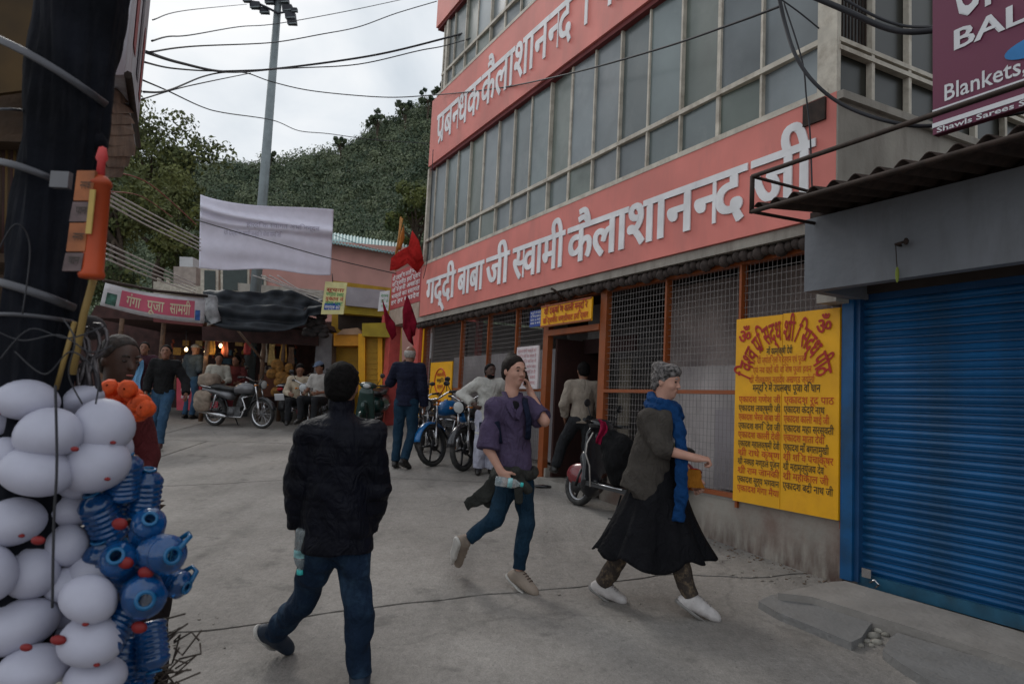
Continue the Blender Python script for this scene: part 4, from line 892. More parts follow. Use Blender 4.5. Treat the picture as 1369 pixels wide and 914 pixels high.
cable('thick black cable in mid sky running to the upper windows', [(196, 70, 6), (240, 84, 8), (300, 96, 10), (360, 93, 12), (450, 82, 12), (520, 70, 12.2), (600, 50, 12.2), (690, 25, 10.5), (790, -5, 9)], .018)
cable('second thick cable twisted just below the first in mid sky', [(192, 83, 6), (235, 92, 8), (300, 95, 10), (400, 91, 12), (480, 86, 12), (560, 68, 12.1), (600, 60, 12.1), (700, 30, 10.3), (800, 4, 8.8)], .010)
cable('cable looping down over the hill and up across the salmon band', [(192, 123, 6), (225, 121, 7), (270, 103, 9), (300, 97, 10), (330, 98, 11), (365, 110, 12), (420, 122, 12.5), (510, 130, 12.6), (570, 128, 12.6), (660, 119, 10.4), (760, 99, 8.2), (880, 66, 6.6), (980, 32, 5.6), (1045, 8, 5.1)], .010)
cable('low sagging cable passing the mast over the hill ridge', [(190, 107, 6), (225, 122, 8), (270, 143, 10), (300, 151, 11), (365, 161, 13), (400, 175, 15), (440, 179, 16), (500, 187, 17), (575, 192, 18)], .009)
cable('short sky cable slanting up from left signboard to crossing', [(189, 133, 6), (240, 118, 8), (290, 107, 9), (335, 98, 11)], .007)
for i in range(4): cable(f'white conduit {"uppermost of four|second from top of four|third from top of four|lowest of four".split("|")[i]} behind the orange tube, upper bundle', [(140, 252+i*6, 7), (200, 284+i*6.3, 9.5), (268, 320+i*5, 12)], .011, 'conduit', mat('white_conduit', (.55, .52, .50), .6), 'white conduits in the upper bundle')
for i in range(4): cable(f'white conduit {"uppermost|second from top|third from top|lowest".split("|")[i]} in the lower bundle above the pink banner', [(142, 325+i*7, 7), (200, 352+i*6, 9.5), (262, 380+i*4, 12)], .010, 'conduit', MATS['white_conduit'], 'white conduits in the lower bundle')
for i in range(4): cable(f'pale conduit {"uppermost|second from top|third from top|lowest".split("|")[i]} slanting before the pink house wall', [(338+i*11, 368, 13.3), (385+i*6, 385+i, 13.6), (432, 402-i*5+3, 13.9)], .011, 'conduit', MATS['white_conduit'], 'pale conduits before the pink house')
cable('red-brown wire slanting down behind the orange tube', [(138, 228, 7), (200, 246, 9), (262, 300, 12)], .008, 'wire', mat('red_wire', (.25, .05, .03)))
cable('thin red wire above the white conduits', [(146, 256, 7), (190, 263, 9), (230, 290, 11)], .006, 'wire', mat('red_wire', (.25, .05, .03)))
cable('thin cable crossing the front of the hanging white cloth', [(262, 294, 11.0), (330, 314, 11.0), (440, 345, 11.6), (530, 366, 12.0)], .008)
cable('upper thin wire across the hillside above the pink house', [(446, 314, 14), (490, 330, 14), (528, 338, 13)], .006)
cable('vertical wire running down the left corner of temple', [(579, 200, 12.4), (573, 330, 12.4), (566, 372, 12.4)], .007)
cable('black cable looping from the upper windows past the corner', [(1040, -12, 5.0), (1049, 30, 5.0), (1064, 75, 4.9), (1090, 112, 4.8), (1130, 142, 4.7), (1190, 163, 4.5), (1250, 168, 4.4), (1369, 150, 4.2)], .014)
cable('second thin cable hanging straight down over the last sign letter', [(1048, 4, 5.0), (1072, 80, 4.95), (1078, 130, 4.95), (1083, 180, 4.95), (1086, 262, 4.95)], .006)
cable('heavy black cable drooping before the side windows', [(1085, -5, 4.6), (1130, 14, 4.5), (1180, 36, 4.4), (1215, 43, 4.3), (1257, 40, 4.2)], .020)
cable('thinner cable just above the heavy drooping one', [(1120, -6, 4.6), (1170, 22, 4.5), (1210, 35, 4.4), (1257, 36, 4.2)], .010)
cable('faint cable from the window corner to the side elevation', [(1045, 0, 5.2), (1070, 18, 5.2), (1103, 45, 5.2)], .006)
# ================================================================== NEAR LEFT: KIOSK POST AND SIGNS
LP_ = empty('wooden_post', gnd(60, 1250), 'massive dark weathered post bound with metal straps at the left edge', 'post')
DW = mat('charred_post', (.007, .008, .012), .9, spec=.12, var=.35, vs=5, bump=.6, bs=14, dirt=(.016, .016, .02), dfac=.5, ds=5, streak=8)
Yp = 2.05
pp = [at(28, 760, Yp), at(38, 560, Yp), at(58, 380, Yp), at(78, 240, Yp), at(95, 110, Yp), at(112, 0, Yp), at(124, -90, Yp)]
pp = [Vector((pp[0].x-.0, Yp, -.1))]+pp
def postfn(u, v):
    k = v*(len(pp)-1); i = min(int(k), len(pp)-2); p = pp[i].lerp(pp[i+1], k-i); rr = [.112, .102, .097, .095, .098, .107, .115, .122]; r = rr[i]+(rr[i+1]-rr[i])*(k-i); a = 2*PI*u
    r += .008*math.sin(a*5+3*math.sin(v*9))+.005*math.sin(a*11+v*14)+.004*math.sin(a*3+v*31)+.003*math.sin(a*23+v*40); return p+Vector((r*math.cos(a), r*math.sin(a), 0))
MB().grid(postfn, 72, 90).build('trunk', DW, LP_)
MET = mat('dull_metal_strap', (.08, .08, .09), .45, .6, var=.2)
def strap(a_, b_, dip, w_, r0=.118):
    P_ = []
    for k in range(9):
        u = k/8; px = a_[0]+(b_[0]-a_[0])*u; py = a_[1]+(b_[1]-a_[1])*u; P_.append(at(px, py-dip*math.sin(u*PI), Yp-.135*math.sin(u*PI)**.5-.005))
    MB().tube(P_, [(w_, .004)]*9, 8, flat=(0, .2, 1)).build('strap', MET, LP_)
strap((-30, 40), (142, 140), 8, .011); strap((-20, 212), (88, 248), 5, .010); strap((-20, 372), (100, 412), 3, .012); strap((-20, 150), (32, 148), 3, .004); strap((-30, 420), (98, 430), 4, .006)
MB().box(tuple(at(82, 241, Yp-.14)), (.05, .02, .045)).build('buckle', mat('pale_buckle', (.14, .14, .15), .5, .4), LP_)
MB().ell(at(115, 190, Yp+.02), (.06, .06, .05), 10, 8).build('knot', DW, LP_)
K = empty('kiosk', gnd(-60, 1100), 'dark cluttered kiosk with brown boards filling the left edge', 'kiosk')
BRN = mat('dark_brown_board', (.05, .026, .012), .85, var=.4, vs=4, bump=.3)
flat(K, 'back_board', BRN, [(-260, 1000), (40, 1000), (60, 560), (60, -80), (-260, -80)], 2.9, .04)
flat(K, 'side_shelf', BRN, [(-200, 340), (30, 352), (30, 340), (-200, 328)], 2.4, .3); flat(K, 'side_shelf', BRN, [(-200, 182), (34, 190), (34, 180), (-200, 172)], 2.4, .3)
flat(K, 'amber_panel', mat('amber_panel', (.06, .032, .007), .8, var=.4, vs=3), [(-40, 130), (36, 120), (52, -20), (-40, -20)], 2.7, .02)
for i in range(9): MB().tube([at(4+i*3.6, 195, 2.5), at(2+i*3.6, 340+8*math.sin(i*3), 2.5)], [.012, .010], 6).build('hanging_strip', [BRN, DARKM, mat('amber_strip', (.10, .055, .012))][i % 3], K)
LS = empty('side_signboard', at(185, 200, 5.5), 'tall white and red hoarding seen edge-on above the left pavement', 'sign')
s0, s1 = at(166, 100, 3.4), at(182, 195, 5.6); t0_, t1_ = at(166, -60, 3.4), at(215, -60, 5.6); t1_ = Vector((s1.x, s1.y, 4.6)); t0_ = Vector((s0.x, s0.y, 5.0))
m_ = mat('white_hoarding', (.42, .42, .46), .6, var=.25, vs=1.5, dirt=(.2, .12, .13), dfac=.6, ds=2, streak=2)
MB().prism([s0, s1, Vector((s1.x, s1.y, 5.4)), t0_], (-.12, .02, 0)).build('panel', m_, LS)
for k_ in range(3):
    a_ = .2+.28*k_; b_ = a_+.12; z0_, z1_ = .25, 4.2; lo1 = s0.lerp(s1, a_); lo2 = s0.lerp(s1, b_); q0 = Vector((lo1.x, lo1.y, lo1.z+.3)); q1 = Vector((lo2.x, lo2.y, lo2.z+.3))
    MB().prism([q0+Vector((.004, 0, 0)), q1+Vector((.004, 0, 0)), Vector((q1.x+.004, q1.y, 4.4)), Vector((q0.x+.004, q0.y, 4.4))], (.003, 0, 0)).build('printed_stripe', [mat('red_print', (.3, .05, .05)), mat('grey_print', (.10, .09, .11)), mat('red_print', (.3, .05, .05))][k_], LS)
MB().tube([s0+Vector((.02, 0, 0)), s1+Vector((.02, 0, 0))], .02, 6).build('lower_rail', RUST, LS)
SO = empty('brown_awning', at(150, 180, 4.5), 'brown plank awning hanging below the white hoarding on left', 'awning')
BP = mat('faded_brown_plank', (.16, .10, .065), .85, var=.25, vs=8, bump=.3)
for k_ in range(8):
    y0_ = 118+k_*14.5; MB().prism([at(150-k_*1.5, y0_+13.6, 3.5), at(178-max(0, k_-5)*9, y0_+13.6, 4.2), at(164+min(k_*3, 16)-max(0, k_-5)*8, y0_, 4.2), at(150-k_*1.5, y0_, 3.5)], (-.02, .06, 0)).build('plank', BP, SO)
# orange tube and hanging packets on the post
OT = empty('orange_cylinder', at(128, 370, 1.95), 'orange-red plastic cylinder hung upright beside the dark post', 'container')
ORP = mat('orange_red_plastic', (.38, .05, .008), .5, var=.15)
a_, b_ = at(122, 372, 1.9), at(134, 236, 1.9); L_ = (b_-a_).length
MB().lathe([(0, 0), (.030, .0), (.033, .010), (.029, .022), (.028, L_*.9), (.032, L_*.91), (.030, L_*.95), (.018, L_), (0, L_+.004)], a_, b_-a_, 20).build('tube', ORP, OT)
MB().lathe([(0, 0), (.012, 0), (.010, .04), (.016, .05), (.010, .08), (0, .085)], b_, b_-a_, 12).build('valve', RED, OT)
MB().hexa(at(114, 312, 1.86), (.014, 0, 0), (0, .005, 0), (0, 0, .12)).build('tag_label', mat('yellow_tag', (.5, .35, .1)), OT)
PK = empty('packet_strip', at(95, 365, 1.88), 'strip of orange and brown printed packets hanging on the post', 'packets')
pm = [mat('orange_packet', (.32, .10, .03), .5, var=.3, vs=15), mat('grey_brown_packet', (.12, .08, .08), .5, var=.4, vs=18)]
for i, (y0, y1) in enumerate(((228, 268), (270, 296), (298, 336), (338, 362))):
    x0 = 103-(y0-228)*.14; MB().prism([at(x0-5, y1, 1.87), at(x0+20, y1, 1.87), at(x0+24, y0, 1.87), at(x0, y0, 1.87)], (0, .012, 0)).build('packet', pm[i % 2], PK)
    letters('नमक' if i % 2 == 0 else 'पान', at(x0+3, y0+.6*(y1-y0), 1.865), (1, 0, 0), (.1, 0, 1), (0, -1, 0), width=.03, height=.03, bold=.01)[0].build('lettering', BLACKL, PK)
bam = MB(); bam.tube([at(97, 500, 2.0), at(112, 420, 1.98), at(126, 370, 1.96)], .010, 8); bam.tube([at(75, 520, 2.0), at(100, 430, 1.98)], .007, 8)
thing(bam, 'bamboo_stick', mat('yellow_bamboo', (.26, .17, .05), .6), 'pair of yellowish bamboo sticks below the orange cylinder', 'stick')
tools = MB()
for i, (px, py) in enumerate(((92, 462), (104, 468), (118, 460), (84, 452), (128, 455))):
    c_ = at(px, py, 2.1); tools.tube([c_+Vector((.035*math.cos(a*PI/5), 0, .05*math.sin(a*PI/5))) for a in range(11)], .006, 6, cap=False); tools.tube([c_+Vector((0, 0, -.05)), c_+Vector((.02, .01, -.15))], .009, 6); tools.tube([c_+Vector((0, 0, -.05)), c_+Vector((-.025, .01, -.14))], .009, 6)
thing(tools, 'steel_tongs', mat('dull_steel', (.10, .09, .095), .4, .7), 'bunch of dull steel tongs hanging under the straps', 'tongs', kind='stuff')
for i, pts_ in enumerate((((-10, 440), (30, 455), (80, 448), (120, 470), (150, 462)), ((20, 470), (60, 500), (95, 470), (130, 500), (128, 540)), ((84, 425), (100, 455), (92, 500), (110, 540)), ((-10, 350), (20, 300), (40, 330), (30, 420)), ((0, 480), (40, 440), (90, 452), (140, 436)))):
    cable(f'{["topmost tangled", "looping slack", "hanging kinked", "far left drooping", "crossing taut"][i]} wire among the clutter on the dark post', [(a, b, 1.84+.02*math.sin(j*2+i)) for j, (a, b) in enumerate(pts_)], .002, 'wire', CABLE)
for i, (px, py, r_) in enumerate(((70, 440, .075), (120, 438, .05), (22, 500, .1), (60, 505, .07))):
    mb = MB(); mb.ell(at(px, py, 2.2+.05*i), (r_, r_*.8, r_*.8), 14, 10); thing(mb, 'dark_bundle', mat('dark_bundle', (.025, .02, .022), .8, var=.5, vs=15, bump=.4), ['dark cloth bundle strapped to post below the lower strap', 'small dark knotted bundle right of the post', 'large dark bundle in the far left corner', 'dark bundle directly above the white containers'][i], 'bundle')
# ================================================================== WHITE CONTAINERS, BLUE BOTTLES, GARLANDS
WB = mat('milky_white_plastic', (.43, .43, .52), .42, var=.12, vs=4, spec=.4, bump=.08, bs=9, dirt=(.42, .42, .52), dfac=.5, ds=5); REDT = mat('red_tape', (.20, .010, .010), .6)
wb = [(36, 537, 42, 28, 0), (100, 540, 40, 20, 30), (66, 582, 45, 35, 10), (138, 573, 42, 38, 15), (48, 632, 48, 34, -10), (128, 622, 46, 40, 20), (8, 612, 34, 26, 0), (18, 700, 42, 32, 20), (90, 680, 48, 26, 0), (88, 730, 30, 28, -20), (40, 768, 38, 34, 0), (118, 802, 38, 30, -25), (25, 838, 52, 36, 25), (122, 858, 42, 34, 0), (44, 895, 46, 30, 10), (128, 905, 40, 26, 5), (92, 782, 34, 24, 0), (68, 850, 26, 24, 0), (-20, 770, 40, 40, 0), (-15, 560, 44, 36, 0), (150, 600, 28, 26, 0)]
for bx, by in ((62, 560), (100, 590), (60, 660), (10, 655), (108, 640), (60, 735), (10, 735), (80, 810), (10, 880), (90, 880), (70, 700), (125, 770), (5, 800), (60, 800)): wb.append((bx, by, 34, 30, bx % 40-20))
desc = ['topmost left', 'flattened one at the top right of', 'second row left', 'large round one at the upper right of', 'broad one left of the rope in', 'large one at the right edge of', 'small one at the far left of', 'tilted one left of the rope in', 'broad low one in the middle of', 'small one right of the rope in', 'round one left of the rope, low in', 'egg-shaped one pointing right in', 'wide one at lower left of', 'round one with red mark at lower right of', 'bottom left one of', 'bottom right one of', 'half hidden one behind the egg-shaped one in', 'small hidden one low in the middle of', 'one cut by the left frame edge, low in', 'one cut by left frame edge, high in', 'half hidden one behind the right edge of']
DEEP = ['topmost left', 'upper right', 'broad upper left', 'far left upper', 'upper right edge', 'middle', 'far left middle', 'egg-shaped low', 'bottom left', 'bottom middle', 'central low', 'lower right edge', 'far left lower', 'lower left round']
for i, (px, py, rx, ry, ang) in enumerate(wb):
    Yb = 1.95+.05*math.sin(i*2.7)+(.14 if i in (1, 8, 9, 16, 17, 20) else .17 if i > 20 else 0); p = at(px, py, Yb); s_ = Yb/950*.93; R_ = Matrix.Rotation(math.radians(-ang), 3, 'Y')
    root = empty('white_balloon', p-Vector((0, 0, ry*s_)), f'milky white balloon, {desc[i]} the hanging bunch' if i < 21 else f'milky white balloon wedged deep between the {DEEP[i-21]} front ones of the bunch', 'balloon', 'white balloons in the hanging bunch')
    mb = MB(); n, m = 22, 14; vs = []
    for a in range(m+1):
        ph2 = PI*a/m
        for k in range(n):
            q_ = Vector((rx*s_*math.sin(ph2)*math.cos(2*PI*k/n)*1.02, rx*s_*.92*math.sin(ph2)*math.sin(2*PI*k/n), -ry*s_*1.04*math.cos(ph2)*(1-.10*math.cos(ph2)))); vs.append(p+R_ @ q_)
    mb.add(vs, [(a*n+k, a*n+(k+1) % n, (a+1)*n+(k+1) % n, (a+1)*n+k) for a in range(m) for k in range(n)], True); mb.build('skin', WB, root)
    e_ = p+R_ @ Vector((rx*s_*.55*(1 if i % 2 else -1), -rx*s_*.55, -ry*s_*.62)); k2 = MB(); k2.ell(e_, (.009, .006, .005), 8, 6)
    if i in (0, 3, 5, 7, 10, 11, 13, 15): k2.build('red_knot', REDT, root)
for i, (px, py, r_) in enumerate(((51, 722, .02), (78, 855, .022), (35, 865, .017), (60, 640, .02), (100, 600, .012))):
    mb = MB(); mb.ell(at(px, py, 1.86), (r_*.95, r_*.5, r_*.55), 10, 8); thing(mb, 'red_tape_knot', REDT, ['red tape wad left of the rope in the middle of bunch', 'red tape wad between the lowest balloons right of rope', 'small red tape wad at the bottom left balloons', 'red tape wad under the broad balloon', 'tiny red tape wad in upper bunch'][i], 'tape')
cable('thin dark cord hanging in front of the white balloons', [(74, 515, 1.72), (76, 620, 1.72), (72, 700, 1.72), (70, 812, 1.72)], .0032, 'cord', CABLE, cat='cord')
BB = mat('blue_translucent_plastic', (.005, .085, .28), .10, var=.3, vs=12, trans=.45, spec=.8, bump=.3, bs=14); BC = mat('blue_bottle_rim', (.008, .14, .33), .18, trans=.3)
def jug(px, py, Yb, r_, L_, dirv, label, open_=False):
    p = at(px, py, Yb); d = Vector(dirv).normalized(); root = empty('blue_jug', p, label, 'jug', 'blue plastic jugs in the hanging bunch')
    pr = [(0, 0), (r_*.8, 0), (r_, .008)]; nr = 6
    for k in range(nr): z = L_*(.12+.62*k/nr); pr += [(r_, z), (r_*.90, z+L_*.03), (r_*.90, z+L_*.05), (r_, z+L_*.09)]
    pr += [(r_*.98, L_*.78), (r_*.7, L_*.88), (r_*.38, L_*.93), (r_*.36, L_)]
    MB().lathe(pr, p, d, 20).build('body', BB, root)
    MB().lathe([(r_*.36, L_*.955), (r_*.48, L_*.96), (r_*.48, L_*.99), (r_*.30, L_), (r_*.30, L_*.93)], p, d, 16).build('neck_ring', BC, root)
    if open_:
        a = d.orthogonal().normalized(); MB().tube([p+d*L_*.5+a*r_*.95, p+d*L_*.62+a*r_*1.5, p+d*L_*.85+a*r_*1.3, p+d*L_*.95+a*r_*.4], .007, 6).build('handle', BC, root)
jl_ = [(205, 738, 2.0, .052, .12, (.75, -.65, .1)), (190, 790, 2.0, .055, .12, (.5, -.85, .05)), (165, 665, 2.1, .05, .14, (.1, -.3, 1)), (190, 690, 2.15, .045, .15, (.15, -.2, 1)), (150, 720, 2.1, .05, .16, (-.2, -.4, .8)), (170, 760, 2.05, .05, .15, (.2, -.8, .4)), (145, 790, 2.1, .05, .16, (-.1, -.3, 1)), (200, 830, 2.1, .045, .14, (.3, -.2, -1)), (165, 850, 2.1, .055, .17, (0, -.2, -1)), (150, 690, 2.2, .05, .15, (.3, -.1, 1)), (185, 880, 2.15, .05, .15, (.1, -.2, -1)), (130, 760, 2.2, .05, .15, (0, -.5, .8)), (215, 770, 2.1, .04, .10, (.9, -.3, -.2)), (172, 812, 2.0, .045, .14, (-.1, -.6, -.6)), (150, 840, 2.2, .05, .2, (0, 0, -1)), (168, 905, 2.1, .055, .2, (0, 0, -1)), (195, 715, 2.05, .045, .12, (.4, -.7, .5))]
jd = ['open-mouthed one sticking out farthest to the right, upper', 'large round-mouthed one facing the street, lower', 'topmost ribbed', 'upright ribbed one at the upper right', 'leaning one beside the white balloons', 'front one in the centre', 'ribbed one left of centre', 'inverted one at lower right', 'inverted wide one at the bottom', 'rear one near the top', 'bottom right inverted', 'hidden one on the left', 'short one between the two big mouths', 'slanting one under the centre', 'hidden long one low on the left', 'lowest one touching the frame edge', 'small one above the open mouth']
for i, a in enumerate(jl_): jug(*a, f'blue translucent plastic jug, {jd[i]} of the bunch', i % 6 == 0)
for i, (px, py) in enumerate(((168, 752), (186, 838), (160, 700), (195, 765))):
    mb = MB(); mb.ell(at(px, py, 1.93), (.022, .012, .016), 8, 6); thing(mb, 'loose_cap', REDT, ['dark red cap among the blue jugs near the centre', 'dark red cap low in the blue bunch', 'dark red cap near the top of the blue bunch', 'dark red cap beside the open jug mouth'][i], 'cap')
GAR = ['at the top left corner', 'beside the corner one', 'at the upper centre', 'high on the right slope', 'at the right shoulder', 'at the far right tip', 'at the lower right', 'at the bottom centre', 'in the very middle', 'at the middle left', 'at the bottom left', 'on the very top', 'right of the middle', 'at the lowest point']
OG = mat('orange_marigold', (.72, .085, .012), .7, var=.25, vs=30)
for i in range(14):
    px, py = [(148, 520), (158, 524), (168, 530), (180, 530), (190, 538), (196, 546), (186, 552), (175, 548), (164, 540), (153, 534), (150, 545), (172, 520), (184, 542), (160, 550)][i]
    mb = MB(); c_ = at(px, py, 2.6+.04*math.sin(i)); 
    mb.lathe([(.004, -.022), (.026, -.02), (.034, 0), (.028, .012), (.034, .018), (.02, .026), (.004, .03)], c_, (.4*math.sin(i*2), -1, .5*math.cos(i)), 9)
    thing(mb, 'marigold', OG, f'bright orange garland flower {GAR[i]} of the heap beside the white balloons', 'flower', 'orange garland flowers beside the balloons')
net = MB(); rn = random.Random(4)
for i in range(34):
    px, py = rn.uniform(178, 240), rn.uniform(850, 925); p = at(px, py, 2.2); net.tube([p, p+Vector((rn.uniform(-.08, .08), 0, rn.uniform(-.06, .06))), p+Vector((rn.uniform(-.1, .1), 0, rn.uniform(-.1, .1)))], .003, 5)
thing(net, 'netting', mat('brown_twine', (.06, .045, .035)), 'tangled brown twine netting hanging below the blue jugs', 'netting', kind='stuff')
# ================================================================== FIGURES: implicit bodies meshed as one surface
def vn(a): a = np.asarray(a, float); return a/(np.linalg.norm(a)+1e-12)
class Field:
    def __init__(s, lo, hi, h):
        s.lo = np.array(lo, float); s.h = h; s.n = np.ceil((np.array(hi)-s.lo)/h).astype(int)+1
        s.f = np.full(s.n, .5, np.float32); s.ax = [s.lo[i]+h*np.arange(s.n[i]) for i in range(3)]
    def sl(s, lo, hi):
        a = np.maximum(((np.array(lo)-s.lo)/s.h).astype(int), 0); b = np.minimum(((np.array(hi)-s.lo)/s.h).astype(int)+2, s.n)
        if (b <= a).any(): return None
        S = tuple(slice(a[i], b[i]) for i in range(3))
        X = s.ax[0][S[0]][:, None, None]; Y = s.ax[1][S[1]][None, :, None]; Z = s.ax[2][S[2]][None, None, :]
        return S, X, Y, Z
    def put(s, S, d, k, subt=False):
        g = s.f[S]
        if subt: s.f[S] = np.maximum(g, -d); return
        if k <= 0: s.f[S] = np.minimum(g, d); return
        h = np.clip(.5+.5*(g-d)/k, 0, 1); s.f[S] = g*(1-h)+d*h-k*h*(1-h)
    def cap(s, a, b, ra, rb=None, k=.02, flat=None, fk=.7, cut=None, cut0=None, subt=False):
        a = np.array(a, float); b = np.array(b, float); rb = ra if rb is None else rb; m = max(ra, rb)*1.15+k*1.5+.01
        q = s.sl(np.minimum(a, b)-m, np.maximum(a, b)+m)
        if q is None: return
        S, X, Y, Z = q; ab = b-a; L = np.dot(ab, ab)+1e-12
        dx, dy, dz = X-a[0], Y-a[1], Z-a[2]; t = (dx*ab[0]+dy*ab[1]+dz*ab[2])/L; tc = np.clip(t, 0, 1)
        ex, ey, ez = dx-tc*ab[0], dy-tc*ab[1], dz-tc*ab[2]
        if flat is not None:
            f = vn(flat); w = ex*f[0]+ey*f[1]+ez*f[2]; g = (1/fk-1); ex = ex+g*w*f[0]; ey = ey+g*w*f[1]; ez = ez+g*w*f[2]
        d = np.sqrt(ex*ex+ey*ey+ez*ez)-(ra+(rb-ra)*tc)
        if flat is not None: d = d*(.5+.5*fk)
        Ln = math.sqrt(L)
        if cut is not None: d = np.maximum(d, (t-1)*Ln-cut)
        if cut0 is not None: d = np.maximum(d, -t*Ln-cut0)
        s.put(S, d, k, subt)
    def ell(s, c, r, R=None, k=.02, subt=False):
        c = np.array(c, float); m = max(r)+k*1.5+.01; q = s.sl(c-m, c+m)
        if q is None: return
        S, X, Y, Z = q; dx, dy, dz = X-c[0], Y-c[1], Z-c[2]
        if R is None: R = np.eye(3)
        u = [R[i][0]*dx+R[i][1]*dy+R[i][2]*dz for i in range(3)]  # rows of R: local axes
        g = np.sqrt(sum((u[i]/r[i])**2 for i in range(3))); g2 = np.sqrt(sum((u[i]/r[i]**2)**2 for i in range(3)))
        s.put(S, g*(g-1)/np.maximum(g2, 1e-6), k, subt)
    def plane(s, p, n):   # keep the side opposite to n
        n = vn(n); X = s.ax[0][:, None, None]; Y = s.ax[1][None, :, None]; Z = s.ax[2][None, None, :]
        s.f = np.maximum(s.f, ((X-p[0])*n[0]+(Y-p[1])*n[1]+(Z-p[2])*n[2]).astype(np.float32))
    def mesh(s, wr=0, freq=14, seed=0, quilt=None):
        f = s.f; ins = f < 0
        n0, n1, n2 = f.shape
        act = np.zeros((n0-1, n1-1, n2-1), np.int8)
        for i in (0, 1):
            for j in (0, 1):
                for k in (0, 1): act += ins[i:n0-1+i, j:n1-1+j, k:n2-1+k]
        C = np.argwhere((act > 0) & (act < 8)); idx = np.full(act.shape, -1, np.int32); idx[C[:, 0], C[:, 1], C[:, 2]] = np.arange(len(C))
        acc = np.zeros((len(C), 3)); cnt = np.zeros(len(C))
        cor = [(i, j, k) for i in (0, 1) for j in (0, 1) for k in (0, 1)]
        val = {c: f[C[:, 0]+c[0], C[:, 1]+c[1], C[:, 2]+c[2]] for c in cor}
        for c in cor:
            for a in range(3):
                if c[a]: continue
                c2 = list(c); c2[a] = 1; c2 = tuple(c2); A, Bv = val[c], val[c2]; m = (A < 0) != (Bv < 0)
                t = np.where(m, A/(A-Bv+1e-20), 0); P = np.tile(np.array(c, float), (len(C), 1)); P[:, a] += t
                acc += P*m[:, None]; cnt += m
        vs = s.lo+s.h*(C+acc/np.maximum(cnt, 1)[:, None])
        F = []
        for a in range(3):
            b, c = (a+1) % 3, (a+2) % 3
            sl0 = [slice(None)]*3; sl1 = [slice(None)]*3; sl0[a] = slice(0, -1); sl1[a] = slice(1, None)
            A = ins[tuple(sl0)]; Bq = ins[tuple(sl1)]; E_ = np.argwhere(A != Bq)
            ok = (E_[:, b] > 0) & (E_[:, c] > 0) & (E_[:, b] < f.shape[b]-1) & (E_[:, c] < f.shape[c]-1); E_ = E_[ok]
            if not len(E_): continue
            q = []
            for (ob, oc) in ((1, 1), (0, 1), (0, 0), (1, 0)):
                I = E_.copy(); I[:, b] -= ob; I[:, c] -= oc; q.append(idx[I[:, 0], I[:, 1], I[:, 2]])
            Q = np.stack(q, 1); flip = ~A[E_[:, 0], E_[:, 1], E_[:, 2]]; Q[flip] = Q[flip][:, ::-1]; F.append(Q)
        F = np.concatenate(F); F = F[(F >= 0).all(1)]
        if wr or quilt:
            fn = np.cross(vs[F[:, 1]]-vs[F[:, 0]], vs[F[:, 3]]-vs[F[:, 0]]); vnn = np.zeros_like(vs)
            for i in range(4): np.add.at(vnn, F[:, i], fn)
            vnn /= np.linalg.norm(vnn, axis=1)[:, None]+1e-12
            x, y, z = (vs.T)*freq; r = seed*1.7
            x2, y2, z2 = x*2.3, y*2.3, z*2.1
            wv = .35*np.sin(z2*1.5+x2*.6+2*np.sin(y2*.7+r)+1.4*np.sin(x2*.5))+np.sin(z*1.3+2.2*np.sin(x*.9+r)+1.5*np.sin(y*1.1+r*2))*.5+np.sin(x*1.7+y*1.3+2*np.sin(z*.8+r))*.3+np.sin((x-y+z)*2.4+1.3*np.sin(z*1.9-r))*.25
            vs = vs+vnn*(wr*np.minimum(wv, .5)[:, None])
            if quilt is not None: vs = vs-vnn*(quilt[1]*np.exp(-((np.abs(((vs[:, 2]/quilt[0]) % 1)-.5)-.5)/.10)**2))[:, None]
        return vs, F
def np_obj(name, vs, F, m, parent, smooth=True, off=None):
    me = bpy.data.meshes.new(name); off = np.array(parent.get('_o', parent.location) if off is None else off)
    n = len(F); k = F.shape[1]
    me.vertices.add(len(vs)); me.vertices.foreach_set('co', (vs-off).astype(np.float32).ravel())
    me.loops.add(n*k); me.loops.foreach_set('vertex_index', F.astype(np.int32).ravel())
    me.polygons.add(n); me.polygons.foreach_set('loop_start', np.arange(0, n*k, k, dtype=np.int32)); me.polygons.foreach_set('loop_total', np.full(n, k, np.int32))
    me.polygons.foreach_set('use_smooth', np.full(n, smooth)); me.materials.append(m); me.update(calc_edges=True)
    o = bpy.data.objects.new(name, me); COL.objects.link(o)
    if parent is not None: o.parent = parent; o['_o'] = tuple(float(q) for q in off)
    return o
def fr3(f, up=(0, 0, 1)):   # rows: side(right), forward, up
    f = vn(f); s_ = vn(np.cross(f, up)); return np.array([s_, f, np.cross(s_, f)])
def A3(v): return np.array(v, float)

